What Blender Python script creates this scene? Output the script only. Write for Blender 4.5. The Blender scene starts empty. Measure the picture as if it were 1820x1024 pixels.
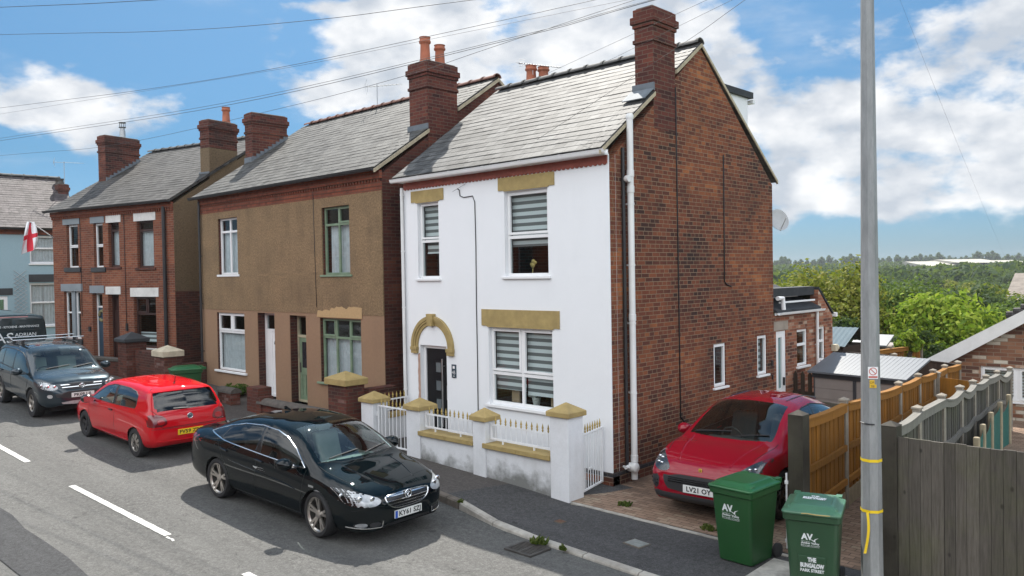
import bpy, bmesh, math, random
import numpy as np
from mathutils import Vector, Matrix
from mathutils.bvhtree import BVHTree
random.seed(7)
SC = bpy.context.scene
COL = SC.collection
R = math.radians
V3 = Vector
# ---------------------------------------------------------------- camera
cd = bpy.data.cameras.new('camera'); cam = bpy.data.objects.new('camera', cd); COL.objects.link(cam)
cd.sensor_width = 36.0; cd.lens = 28.394; cd.clip_start = 0.1; cd.clip_end = 5000
_r = V3((0.722985, 0.690657, -0.016894)); _u = V3((-0.000632, 0.025114, 0.999684)); _b = V3((0.690863, -0.722746, 0.018593))
m = Matrix.Identity(4)
for i in range(3):
    m[i][0] = _r[i]; m[i][1] = _u[i]; m[i][2] = _b[i]
m[0][3], m[1][3], m[2][3] = 8.18475, -10.95044, 3.64902
cam.matrix_world = m
SC.camera = cam
CAMP = V3((8.18475, -10.95044, 3.64902))
# ---------------------------------------------------------------- exposure, sun, sky
SC.view_settings.view_transform = 'Standard'
SC.view_settings.look = 'None'
SC.view_settings.gamma = 1
SC.view_settings.exposure = 2.0
SUN_DIR = V3((0.63, -0.55, -1.0)).normalized()       # direction the light travels
sd = bpy.data.lights.new('sun', 'SUN'); sd.energy = 2.1; sd.angle = R(0.55); sd.color = (1, 0.95, 0.87)
sun = bpy.data.objects.new('sun', sd); COL.objects.link(sun)
sun.rotation_euler = SUN_DIR.to_track_quat('-Z', 'Y').to_euler(); sun.location = (-20, 20, 40)
ELEV = math.asin(-SUN_DIR.z); AZ = math.atan2(-SUN_DIR.x, -SUN_DIR.y)
W = bpy.data.worlds.new('World'); SC.world = W; W.use_nodes = True
# clouds: direction x,y,z, half-width, half-height (radians), density
CL = [(-0.932,0.315,0.184,0.072,0.046,1.25),(-0.954,0.244,0.177,0.028,0.015,.9),(-0.758,0.598,0.261,0.118,0.066,1.0),(-0.673,0.683,0.283,0.139,0.056,1.0),(-0.614,0.746,0.256,0.153,0.056,1.0),(-0.800,0.563,0.207,0.063,0.031,0.75),(-0.486,0.836,0.254,0.077,0.045,0.8),(-0.555,0.778,0.296,0.084,0.042,0.9),(-0.417,0.890,0.186,0.070,0.045,.8),(-0.393,0.909,0.139,0.084,0.05,.85),(-0.278,0.946,0.166,0.132,0.066,1.0),(-0.224,0.967,0.125,0.111,0.077,1.0),(-0.328,0.938,0.116,0.118,0.042,0.9),(-0.255,0.963,0.092,0.091,0.028,0.9),(-0.203,0.945,0.257,0.063,0.028,0.8),(-0.430,0.901,0.051,0.028,0.021,0.7),(-0.805,0.508,0.308,0.084,0.010,0.5),(-0.438,0.865,0.243,0.042,0.018,0.3),(-0.368,0.899,0.236,0.035,0.012,0.25),(-0.373,0.923,0.094,0.084,0.035,0.8),
      (0.75,-0.55,0.45,.5,.3,1.5),(-0.55,-0.7,0.5,.45,.3,1.5),(0.1,-0.9,0.5,.5,.3,1.5),(0.9,0.3,0.4,.45,.22,1.3),(-0.2,-0.35,0.9,.45,.35,1.4),(0.5,0.2,0.85,.35,.3,1.2)]  # out-of-view clouds, behind and overhead, added for white fill
CLOUD_FILL = 3.2
SKYT = [(.085, .138, .245, 1), (.078, .133, .185, 1), (.15, .215, .235, 1)]
def build_world():
    nt = W.node_tree; N = nt.nodes; L = nt.links; N.clear()
    def nd(t, **k):
        n = N.new(t)
        for a, b in k.items(): setattr(n, a, b)
        return n
    def math_(op, a, b=None, c=None, clamp=False):
        n = nd('ShaderNodeMath', operation=op, use_clamp=clamp)
        for i, q in enumerate((a, b, c)):
            if q is None: continue
            if isinstance(q, (int, float)): n.inputs[i].default_value = q
            else: L.new(q, n.inputs[i])
        return n.outputs[0]
    out = nd('ShaderNodeOutputWorld'); bg = nd('ShaderNodeBackground')
    bg.inputs['Strength'].default_value = 0.115
    sky = nd('ShaderNodeTexSky', sky_type='NISHITA'); sky.sun_disc = False
    sky.sun_elevation = ELEV; sky.sun_rotation = AZ; sky.air_density = 1.15; sky.dust_density = 0.6; sky.ozone_density = 1.6
    tc = nd('ShaderNodeTexCoord')
    nz = nd('ShaderNodeTexNoise'); nz.inputs['Scale'].default_value = 11; nz.inputs['Detail'].default_value = 10; nz.inputs['Roughness'].default_value = .56
    mp = nd('ShaderNodeMapping'); mp.inputs['Scale'].default_value = (1, 1, 1.9)
    L.new(tc.outputs['Generated'], mp.inputs['Vector']); L.new(mp.outputs[0], nz.inputs['Vector'])
    tot = None
    for (x, y, z, rx, ry, a) in CL:
        d = V3((x, y, z)).normalized(); t = d.cross(V3((0, 0, 1))).normalized(); u = t.cross(d)
        def comp(v, s):
            n = nd('ShaderNodeVectorMath', operation='DOT_PRODUCT'); L.new(tc.outputs['Generated'], n.inputs[0]); n.inputs[1].default_value = v / s
            return n.outputs['Value']
        A = comp(t, rx); B = comp(u, ry); D = comp(d, 1.0)
        s = math_('ADD', math_('MULTIPLY', A, A), math_('MULTIPLY', B, B))
        g = math_('MULTIPLY', math_('EXPONENT', math_('MULTIPLY', s, -1.1)), a)
        g = math_('MULTIPLY', g, math_('GREATER_THAN', D, 0.0))
        tot = g if tot is None else math_('ADD', tot, g)
    tot = math_('MINIMUM', tot, .92)
    dens = math_('ADD', tot, math_('MULTIPLY', math_('SUBTRACT', nz.outputs['Fac'], 0.5), 2.3))
    mask = nd('ShaderNodeMapRange', interpolation_type='SMOOTHSTEP'); L.new(dens, mask.inputs[0])
    mask.inputs[1].default_value = 0.40; mask.inputs[2].default_value = .88; mask.inputs[3].default_value = 0; mask.inputs[4].default_value = 0.97
    # wisps over the clear blue
    nz2 = nd('ShaderNodeTexNoise'); nz2.inputs['Scale'].default_value = 4; nz2.inputs['Detail'].default_value = 7; nz2.inputs['Roughness'].default_value = .62
    mp2 = nd('ShaderNodeMapping'); mp2.inputs['Scale'].default_value = (1, 1, 3.2); mp2.inputs['Location'].default_value = (3, 1, 0)
    L.new(tc.outputs['Generated'], mp2.inputs['Vector']); L.new(mp2.outputs[0], nz2.inputs['Vector'])
    wm = nd('ShaderNodeMapRange', interpolation_type='SMOOTHSTEP'); L.new(nz2.outputs['Fac'], wm.inputs[0])
    wm.inputs[1].default_value = .5; wm.inputs[2].default_value = .78; wm.inputs[4].default_value = .35
    mk = math_('MAXIMUM', mask.outputs[0], wm.outputs[0])
    # cloud brightness: bright billows, greyer bases
    nz3 = nd('ShaderNodeTexNoise'); nz3.inputs['Scale'].default_value = 14; nz3.inputs['Detail'].default_value = 6
    mp3 = nd('ShaderNodeMapping'); mp3.inputs['Scale'].default_value = (1, 1, 1.7); mp3.inputs['Location'].default_value = (0, 0, .06)
    L.new(tc.outputs['Generated'], mp3.inputs['Vector']); L.new(mp3.outputs[0], nz3.inputs['Vector'])
    cr = nd('ShaderNodeValToRGB'); L.new(nz3.outputs['Fac'], cr.inputs[0])
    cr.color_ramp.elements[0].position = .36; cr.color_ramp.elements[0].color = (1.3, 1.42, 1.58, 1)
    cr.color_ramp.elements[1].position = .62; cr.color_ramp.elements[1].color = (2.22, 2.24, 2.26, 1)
    tint = nd('ShaderNodeMix', data_type='RGBA', blend_type='MULTIPLY'); tint.inputs[0].default_value = 1
    sz = nd('ShaderNodeSeparateXYZ'); L.new(tc.outputs['Generated'], sz.inputs[0])
    el = nd('ShaderNodeValToRGB'); L.new(sz.outputs[2], el.inputs[0])       # the air near the horizon is duller than the model's
    ee = el.color_ramp.elements; ee[0].position = 0.0; ee[0].color = SKYT[0]; ee[1].position = .5; ee[1].color = SKYT[2]
    q = ee.new(.14); q.color = SKYT[1]
    L.new(sky.outputs[0], tint.inputs[6]); L.new(el.outputs[0], tint.inputs[7])
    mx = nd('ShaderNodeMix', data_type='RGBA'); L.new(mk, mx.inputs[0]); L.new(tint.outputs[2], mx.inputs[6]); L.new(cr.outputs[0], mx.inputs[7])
    # unseen clouds away from the sun are brightened as fill for shaded faces
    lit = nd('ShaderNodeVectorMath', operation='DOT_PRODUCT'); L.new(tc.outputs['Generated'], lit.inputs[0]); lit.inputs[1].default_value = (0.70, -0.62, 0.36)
    lr = nd('ShaderNodeMapRange', interpolation_type='SMOOTHSTEP'); L.new(lit.outputs['Value'], lr.inputs[0]); lr.inputs[1].default_value = -.5; lr.inputs[2].default_value = .5; lr.inputs[3].default_value = 1; lr.inputs[4].default_value = CLOUD_FILL
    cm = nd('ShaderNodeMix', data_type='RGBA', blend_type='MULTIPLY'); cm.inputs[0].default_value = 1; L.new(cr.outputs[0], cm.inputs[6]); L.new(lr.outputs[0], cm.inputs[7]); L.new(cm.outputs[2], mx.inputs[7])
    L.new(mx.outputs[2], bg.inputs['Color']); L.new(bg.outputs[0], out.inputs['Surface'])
build_world()
# ---------------------------------------------------------------- helpers
OFF = {}
def thing(name, label, cat, loc=(0, 0, 0), rotz=0, group=None, world=True, rot=None):
    """Empty at the base of a thing; world=True: its parts are given in world coordinates"""
    o = bpy.data.objects.new(name, None); COL.objects.link(o); o.empty_display_size = .2
    o.location = loc; o.rotation_euler = rot or (0, 0, rotz)
    o['label'] = label; o['category'] = cat
    if group: o['group'] = group
    OFF[o.name] = V3(loc) if world else V3((0, 0, 0))
    return o
def tag(o, label, cat, group=None):
    o['label'] = label; o['category'] = cat
    if group: o['group'] = group
    return o
def dup(root, loc=None, rotz=None, label=None):
    r = root.copy(); COL.objects.link(r)
    if loc is not None: r.location = loc
    if rotz is not None: r.rotation_euler = (0, 0, rotz)
    if label: r['label'] = label
    for ch in list(root.children):
        c = ch.copy(); COL.objects.link(c); c.parent = r
        for g in ch.children:
            d = g.copy(); COL.objects.link(d); d.parent = c
    return r
class MB:
    def __init__(s): s.v = []; s.f = []
    def add(s, vs, fs):
        o = len(s.v); s.v += [V3(q) for q in vs]; s.f += [[i + o for i in f] for f in fs]; return s
    def box(s, x0, x1, y0, y1, z0, z1):
        return s.add([(x0, y0, z0), (x1, y0, z0), (x1, y1, z0), (x0, y1, z0), (x0, y0, z1), (x1, y0, z1), (x1, y1, z1), (x0, y1, z1)],
                     [(0, 3, 2, 1), (4, 5, 6, 7), (0, 1, 5, 4), (1, 2, 6, 5), (2, 3, 7, 6), (3, 0, 4, 7)])
    def fbox(s, F, u0, u1, v0, v1, w0, w1):
        """box in a frame F(u,v,w)->point"""
        P = [F(*q) for q in ((u0, v0, w0), (u1, v0, w0), (u1, v1, w0), (u0, v1, w0), (u0, v0, w1), (u1, v0, w1), (u1, v1, w1), (u0, v1, w1))]
        return s.add(P, [(0, 3, 2, 1), (4, 5, 6, 7), (0, 1, 5, 4), (1, 2, 6, 5), (2, 3, 7, 6), (3, 0, 4, 7)])
    def quad(s, a, b, c, d): return s.add([a, b, c, d], [(0, 1, 2, 3)])
    def poly(s, pts): return s.add(pts, [tuple(range(len(pts)))])
    def prism(s, pts, vec):
        n = len(pts); vec = V3(vec); pts = [V3(p) for p in pts]
        return s.add(pts + [p + vec for p in pts], [tuple(reversed(range(n))), tuple(range(n, 2 * n))] + [(i, (i + 1) % n, n + (i + 1) % n, n + i) for i in range(n)])
    def tube(s, pts, r, n=6, closed=False, cap=True):
        pts = [V3(p) for p in pts]; k = len(pts); rs = r if isinstance(r, (list, tuple)) else [r] * k
        rings = []; up = V3((0, 0, 1)); prev = None
        for i, p in enumerate(pts):
            if closed: t = pts[(i + 1) % k] - pts[i - 1]
            else: t = pts[min(i + 1, k - 1)] - pts[max(i - 1, 0)]
            t.normalize()
            a = prev if prev is not None else (up if abs(t.z) < .9 else V3((1, 0, 0)))
            a = (a - t * a.dot(t)).normalized(); prev = a; b = t.cross(a)
            rings.append([p + (a * math.cos(2 * math.pi * j / n) + b * math.sin(2 * math.pi * j / n)) * rs[i] for j in range(n)])
        vs = [q for g in rings for q in g]; fs = []
        for i in range(k if closed else k - 1):
            for j in range(n):
                i2 = (i + 1) % k
                fs.append((i * n + j, i * n + (j + 1) % n, i2 * n + (j + 1) % n, i2 * n + j))
        if cap and not closed: fs += [tuple(reversed(range(n))), tuple(range((k - 1) * n, k * n))]
        return s.add(vs, fs)
    def lathe(s, prof, c=(0, 0, 0), n=16, axis='z', cap=True, ph=0):
        vs = []
        for (r, z) in prof:
            for j in range(n):
                a = 2 * math.pi * (j + ph) / n; x, y = r * math.cos(a), r * math.sin(a)
                q = (x, y, z) if axis == 'z' else ((x, z, y) if axis == 'y' else (z, x, y))
                vs.append(V3(c) + V3(q))
        k = len(prof); fs = []
        for i in range(k - 1):
            for j in range(n): fs.append((i * n + j, i * n + (j + 1) % n, (i + 1) * n + (j + 1) % n, (i + 1) * n + j))
        if cap: fs += [tuple(reversed(range(n))), tuple(range((k - 1) * n, k * n))]
        return s.add(vs, fs)
    def grid(s, rows, closed=False):
        n = len(rows[0]); vs = [p for r in rows for p in r]; fs = []
        for i in range(len(rows) - 1):
            for j in range(n if closed else n - 1):
                j2 = (j + 1) % n; fs.append((i * n + j, i * n + j2, (i + 1) * n + j2, (i + 1) * n + j))
        return s.add(vs, fs)
    def ball(s, c, rx, ry=None, rz=None, n=12, k=8):
        ry = ry or rx; rz = rz or rx; c = V3(c); rows = []
        for i in range(k + 1):
            t = math.pi * i / k
            rows.append([c + V3((rx * math.sin(t) * math.cos(2 * math.pi * j / n), ry * math.sin(t) * math.sin(2 * math.pi * j / n), rz * math.cos(t))) for j in range(n)])
        return s.grid(rows, True)
    def build(s, name, mat, parent=None, smooth=None, bevel=0, seg=2, uv=True, kind=None, recalc=True, origin=None):
        me = bpy.data.meshes.new(name)
        off = V3((0, 0, 0))
        if parent is not None:
            p = parent
            while p.parent is not None: p = p.parent
            off = OFF.get(p.name, off)
        vs = s.v
        org = off
        if parent is None:
            if origin is not None: org = V3(origin)
            else:
                xs = [q.x for q in vs]; ys = [q.y for q in vs]; zs = [q.z for q in vs]
                org = V3(((min(xs) + max(xs)) / 2, (min(ys) + max(ys)) / 2, min(zs)))
        me.from_pydata([q - org for q in vs], [], s.f)
        if recalc:
            bm = bmesh.new(); bm.from_mesh(me); bmesh.ops.recalc_face_normals(bm, faces=bm.faces); bm.to_mesh(me); bm.free()
        if uv:
            ul = me.uv_layers.new(name='UVMap'); me.update(); Z = V3((0, 0, 1))
            data = ul.data
            for p in me.polygons:
                n = p.normal
                if abs(n.z) > .98: t = V3((1, 0, 0)); b = V3((0, 1, 0))
                else:
                    t = Z.cross(n).normalized(); b = n.cross(t)
                for li in p.loop_indices:
                    q = me.vertices[me.loops[li].vertex_index].co + org
                    data[li].uv = (q.dot(t), q.dot(b))
        if smooth is not None:
            me.polygons.foreach_set('use_smooth', [True] * len(me.polygons))
            if smooth < 179: me.set_sharp_from_angle(angle=R(smooth))
        o = bpy.data.objects.new(name, me); COL.objects.link(o)
        if mat is not None: me.materials.append(mat)
        if parent is not None: o.parent = parent
        else: o.location = org
        if bevel:
            md = o.modifiers.new('bevel', 'BEVEL'); md.width = bevel; md.segments = seg; md.limit_method = 'ANGLE'; md.angle_limit = R(40)
        if kind: o['kind'] = kind
        return o
def islands(mb):
    par = list(range(len(mb.v)))
    def find(a):
        while par[a] != a: par[a] = par[par[a]]; a = par[a]
        return a
    for f in mb.f:
        r = find(f[0])
        for q in f[1:]: par[find(q)] = r
    out = {}
    for f in mb.f: out.setdefault(find(f[0]), []).append(f)
    res = []
    for fs in out.values():
        ids = sorted({q for f in fs for q in f}); mp = {a: i for i, a in enumerate(ids)}; m = MB(); m.v = [mb.v[a] for a in ids]; m.f = [[mp[q] for q in f] for f in fs]; res.append(m)
    return res
def build_each(mb, name, *a, **k): return [m.build(name, *a, **k) for m in islands(mb)]
# ---- materials
def newmat(name):
    m = bpy.data.materials.new(name); m.use_nodes = True; nt = m.node_tree; nt.nodes.clear()
    out = nt.nodes.new('ShaderNodeOutputMaterial'); b = nt.nodes.new('ShaderNodeBsdfPrincipled')
    nt.links.new(b.outputs[0], out.inputs[0])
    return m, nt, b, out
class G:
    """small node-graph helper"""
    def __init__(s, nt): s.nt = nt
    def n(s, t, **k):
        q = s.nt.nodes.new(t)
        for a, b in k.items(): setattr(q, a, b)
        return q
    def put(s, sock, v):
        if hasattr(v, 'is_linked') or hasattr(v, 'links'): s.nt.links.new(v, sock)
        else:
            if isinstance(v, tuple) and len(v) == 3 and sock.type == 'RGBA': v = v + (1,)
            sock.default_value = v
    def math(s, op, a, b=0.0, clamp=False):
        q = s.n('ShaderNodeMath', operation=op, use_clamp=clamp); s.put(q.inputs[0], a); s.put(q.inputs[1], b); return q.outputs[0]
    def noise(s, vec, scale, detail=4, rough=.55, stretch=None, loc=None):
        if stretch or loc:
            mp = s.n('ShaderNodeMapping'); s.put(mp.inputs[0], vec)
            if stretch: mp.inputs['Scale'].default_value = stretch
            if loc: mp.inputs['Location'].default_value = loc
            vec = mp.outputs[0]
        q = s.n('ShaderNodeTexNoise'); s.put(q.inputs['Vector'], vec); q.inputs['Scale'].default_value = scale; q.inputs['Detail'].default_value = detail; q.inputs['Roughness'].default_value = rough
        return q.outputs['Fac']
    def ramp(s, f, stops, mode='LINEAR'):
        q = s.n('ShaderNodeValToRGB'); s.put(q.inputs[0], f); cr = q.color_ramp; cr.interpolation = mode
        while len(cr.elements) < len(stops): cr.elements.new(.5)
        for e, (p, c) in zip(cr.elements, stops):
            e.position = p; e.color = (c, c, c, 1) if isinstance(c, (int, float)) else tuple(c) + (1,)
        return q.outputs['Color']
    def mix(s, f, a, b, mode='MIX'):
        q = s.n('ShaderNodeMix', data_type='RGBA', blend_type=mode); s.put(q.inputs[0], f); s.put(q.inputs[6], a); s.put(q.inputs[7], b); return q.outputs[2]
    def bump(s, h, strength=.3, dist=.01):
        q = s.n('ShaderNodeBump'); q.inputs['Strength'].default_value = strength; q.inputs['Distance'].default_value = dist; s.put(q.inputs['Height'], h); return q.outputs[0]
    def pos(s): return s.n('ShaderNodeNewGeometry').outputs['Position']
    def obj(s): return s.n('ShaderNodeTexCoord').outputs['Object']
    def uv(s): return s.n('ShaderNodeTexCoord').outputs['UV']
def plain(name, col, rough=.6, metal=0., var=.12, scale=3., bump=0., bscale=60., coat=0., spec=.5, dirt=0., dirtcol=(.06, .05, .04), dscale=2.5, alpha=None):
    m, nt, b, out = newmat(name); g = G(nt); P = g.obj()
    f = g.noise(P, scale, 5)
    c1 = tuple(max(0, q * (1 - var)) for q in col); c2 = tuple(min(1, q * (1 + var)) for q in col)
    c = g.ramp(f, [(.3, c1), (.7, c2)])
    if dirt:
        d = g.ramp(g.noise(P, dscale, 7, .65, loc=(5, 3, 1)), [(.48, 0.), (.75, dirt)])
        c = g.mix(d, c, dirtcol)
    g.put(b.inputs['Base Color'], c)
    b.inputs['Roughness'].default_value = rough; b.inputs['Metallic'].default_value = metal
    b.inputs['Specular IOR Level'].default_value = spec
    b.inputs['Coat Weight'].default_value = coat; b.inputs['Coat Roughness'].default_value = .03
    if bump: g.put(b.inputs['Normal'], g.bump(g.noise(P, bscale, 4), bump, .01))
    return m
def brickmat(name, ramp, mortar, bw=.232, bh=.075, ms=.006, soot=.35, sootcol=(.035, .025, .022), patch=None, squash=1., freq=2, bumpd=.006, offset=.5, spread=.55):
    m, nt, b, out = newmat(name); g = G(nt); uv = g.uv()
    t = g.n('ShaderNodeTexBrick'); g.put(t.inputs['Vector'], uv)
    t.offset = offset; t.squash = squash; t.squash_frequency = freq
    t.inputs['Scale'].default_value = 1; t.inputs['Brick Width'].default_value = bw; t.inputs['Row Height'].default_value = bh
    t.inputs['Mortar Size'].default_value = ms; t.inputs['Mortar Smooth'].default_value = .15; t.inputs['Bias'].default_value = 0
    t.inputs['Color1'].default_value = (0, 0, 0, 1); t.inputs['Color2'].default_value = (1, 1, 1, 1); t.inputs['Mortar'].default_value = (.5, .5, .5, 1)
    big = g.noise(uv, .42, 6, .6)
    tint = g.math('ADD', g.math('ADD', g.math('MULTIPLY', t.outputs['Color'], spread), (1 - spread) / 2), g.math('MULTIPLY', g.math('SUBTRACT', big, .5), 2.0), True)
    c = g.ramp(tint, ramp)
    fine = g.noise(uv, 38, 4, .7)
    c = g.mix(.35, c, g.ramp(fine, [(.25, .25), (.75, 1.)]), 'MULTIPLY')
    s = g.ramp(g.noise(uv, .8, 8, .62, loc=(4, 7, 0)), [(.5, 0.), (.78, soot)])
    mo = g.mix(g.noise(uv, 1.3, 4), tuple(q * .75 for q in mortar), mortar)
    c = g.mix(t.outputs['Fac'], c, mo)
    c = g.mix(s, c, sootcol)
    if patch:
        p = g.ramp(g.noise(uv, patch[0], 3, .5, loc=(9, 2, 0)), [(patch[1], 0.), (patch[1] + .06, 1.)])
        c = g.mix(g.math('MULTIPLY', p, .55), c, patch[2])
    g.put(b.inputs['Base Color'], c); b.inputs['Roughness'].default_value = .88; b.inputs['Specular IOR Level'].default_value = .25
    h = g.math('ADD', g.math('MULTIPLY', t.outputs['Fac'], -1.), g.math('MULTIPLY', fine, .5))
    g.put(b.inputs['Normal'], g.bump(h, .55, bumpd))
    return m
def rendermat(name, col, speck=.35, scale=70, bump=.6, stain=.35, staincol=(.09, .07, .05), dist=.01, streak=True, rough=.9):
    m, nt, b, out = newmat(name); g = G(nt); uv = g.uv()
    f = g.noise(uv, scale, 3, .7)
    f2 = g.noise(uv, scale * .32, 4, .75); f = g.math('ADD', g.math('MULTIPLY', f, .5), g.math('MULTIPLY', f2, .5))
    c = g.mix(speck, col, g.ramp(f, [(.36, tuple(q * .3 for q in col)), (.64, tuple(min(1, q * 1.7) for q in col))]))
    if stain:
        s1 = g.noise(uv, 1.1, 7, .65); s2 = g.noise(uv, 1.0, 6, .6, stretch=(3.2, .35, 1))
        s = g.math('MULTIPLY', g.ramp(s1, [(.38, 0.), (.75, 1.)]), g.ramp(s2, [(.35, .25), (.7, 1.)]) if streak else 1.)
        c = g.mix(g.math('MULTIPLY', s, stain), c, staincol)
    g.put(b.inputs['Base Color'], c); b.inputs['Roughness'].default_value = rough; b.inputs['Specular IOR Level'].default_value = .25
    if bump: g.put(b.inputs['Normal'], g.bump(f, bump, dist))
    return m
def slatemat(name, c0, c1, lichen, amount=.5, w=.26, h=.2):
    m, nt, b, out = newmat(name); g = G(nt); uv = g.uv()
    t = g.n('ShaderNodeTexBrick'); g.put(t.inputs['Vector'], uv); t.offset = .5
    t.inputs['Scale'].default_value = 1; t.inputs['Brick Width'].default_value = w; t.inputs['Row Height'].default_value = h
    t.inputs['Mortar Size'].default_value = .004; t.inputs['Mortar Smooth'].default_value = .3
    t.inputs['Color1'].default_value = (0, 0, 0, 1); t.inputs['Color2'].default_value = (1, 1, 1, 1)
    c = g.ramp(t.outputs['Color'], [(0., tuple(.2 * q for q in c0)), (.5, tuple(.26 * q for q in c1)), (1., tuple(.36 * q for q in c1))])
    l1 = g.noise(uv, .9, 7, .68); l2 = g.noise(uv, 5., 5, .65, stretch=(1, 2.6, 1))
    f = g.math('MULTIPLY', g.ramp(l1, [(.40, 0.), (.70, 1.)]), g.ramp(l2, [(.38, 0.), (.62, 1.)]))
    c = g.mix(g.math('MULTIPLY', f, amount), c, tuple(.33 * q for q in lichen))
    c = g.mix(g.ramp(g.noise(uv, 1.6, 6, .6, loc=(8, 2, 0)), [(.55, 0.), (.8, .5)]), c, (.03, .026, .025))
    c = g.mix(.6, c, g.ramp(g.noise(uv, 2.6, 6, .7, stretch=(1.6, .5, 1), loc=(1, 5, 0)), [(.3, .45), (.7, 1.4)]), 'MULTIPLY')
    c = g.mix(g.math('MULTIPLY', t.outputs['Fac'], .85), c, (.015, .015, .016))
    g.put(b.inputs['Base Color'], c); b.inputs['Roughness'].default_value = .7; b.inputs['Specular IOR Level'].default_value = .3
    g.put(b.inputs['Normal'], g.bump(g.math('ADD', g.math('MULTIPLY', t.outputs['Color'], .4), g.math('MULTIPLY', t.outputs['Fac'], -1.)), .5, .006))
    return m
def asphalt(name, base, light, agg=.5, wear=.4, wearcol=(.3, .3, .29), crack=.0):
    m, nt, b, out = newmat(name); g = G(nt); P = g.pos()
    f = g.noise(P, 130, 3, .8); f2 = g.noise(P, 36, 4, .75)
    c = g.mix(g.math('MULTIPLY', g.ramp(f, [(.42, 0.), (.75, 1.)]), agg), base, light)
    c = g.mix(g.math('MULTIPLY', g.ramp(f2, [(.3, 1.), (.55, 0.)]), .35), c, tuple(q * .45 for q in base))
    f3 = g.noise(P, 13, 6, .8); c = g.mix(.85, c, g.ramp(f3, [(.3, .5), (.7, 1.5)]), 'MULTIPLY'); c = g.mix(.7, c, g.ramp(g.noise(P, 34, 3, .85), [(.32, .5), (.68, 1.55)]), 'MULTIPLY')
    big = g.noise(P, .5, 6, .62, stretch=(.5, 1.4, 1))
    c = g.mix(g.math('MULTIPLY', g.ramp(big, [(.35, 0.), (.7, 1.)]), wear), c, wearcol)
    tr = g.noise(P, 1., 5, .6, stretch=(.06, 1.5, 1)); c = g.mix(.8, c, g.ramp(tr, [(.3, .74), (.7, 1.2)]), 'MULTIPLY')
    sp = g.noise(P, 3.1, 3, .5, loc=(7, 1, 0)); c = g.mix(g.ramp(sp, [(.70, 0.), (.76, .5)]), c, tuple(q * .35 for q in base))
    d = g.noise(P, 1.7, 6, .7, loc=(3, 9, 0))
    c = g.mix(g.ramp(d, [(.58, 0.), (.8, .45)]), c, tuple(q * .4 for q in base))
    if crack:
        vo = g.n('ShaderNodeTexVoronoi', feature='DISTANCE_TO_EDGE'); g.put(vo.inputs['Vector'], g.n('ShaderNodeVectorMath', operation='ADD').outputs[0])
        nv = vo.inputs['Vector'].links[0].from_node; g.put(nv.inputs[0], P)
        nn = g.n('ShaderNodeTexNoise'); g.put(nn.inputs['Vector'], P); nn.inputs['Scale'].default_value = 2.5; g.put(nv.inputs[1], nn.outputs['Color'])
        vo.inputs['Scale'].default_value = .55
        k = g.ramp(vo.outputs['Distance'], [(0., 1.), (.006, 0.)])
        c = g.mix(g.math('MULTIPLY', g.math('MULTIPLY', k, g.ramp(d, [(.42, 0.), (.55, 1.)])), crack), c, (.02, .02, .02))
    g.put(b.inputs['Base Color'], c); b.inputs['Roughness'].default_value = .92; b.inputs['Specular IOR Level'].default_value = .3
    g.put(b.inputs['Normal'], g.bump(g.math('ADD', f, g.math('MULTIPLY', f2, .7)), .45, .008))
    return m
def woodmat(name, c0, c1, grey=None, gamt=0., board=.1, knots=True, rough=.8, green=0.):
    """vertical boards in the UV's v direction"""
    m, nt, b, out = newmat(name); g = G(nt); uv = g.uv()
    gr = g.noise(uv, 3., 8, .65, stretch=(14, .8, 1)); gr2 = g.noise(uv, 9., 5, .7, stretch=(12, .5, 1))
    c = g.ramp(g.math('ADD', g.math('MULTIPLY', gr, .6), g.math('MULTIPLY', gr2, .4)), [(.3, c0), (.68, c1)])
    ri = g.n('ShaderNodeNewGeometry').outputs['Random Per Island']
    c = g.mix(.75, c, g.ramp(ri, [(0., .55), (1., 1.15)]), 'MULTIPLY')
    if knots:
        vo = g.n('ShaderNodeTexVoronoi'); mp = g.n('ShaderNodeMapping'); mp.inputs['Scale'].default_value = (1., .6, 1); g.put(mp.inputs[0], uv); g.put(vo.inputs['Vector'], mp.outputs[0]); vo.inputs['Scale'].default_value = 5.5
        c = g.mix(g.ramp(vo.outputs['Distance'], [(.05, .8), (.12, 0.)]), c, tuple(q * .3 for q in c0))
    if grey: c = g.mix(g.math('MULTIPLY', g.ramp(g.noise(uv, 1.2, 5), [(.35, 0.), (.7, 1.)]), gamt), c, grey)
    if green: c = g.mix(g.math('MULTIPLY', g.ramp(g.noise(uv, 1.0, 6, .65, loc=(2, 4, 0)), [(.45, 0.), (.72, 1.)]), green), c, (.09, .11, .02))
    g.put(b.inputs['Base Color'], c); b.inputs['Roughness'].default_value = rough; b.inputs['Specular IOR Level'].default_value = .3
    g.put(b.inputs['Normal'], g.bump(gr2, .35, .006))
    return m
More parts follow.
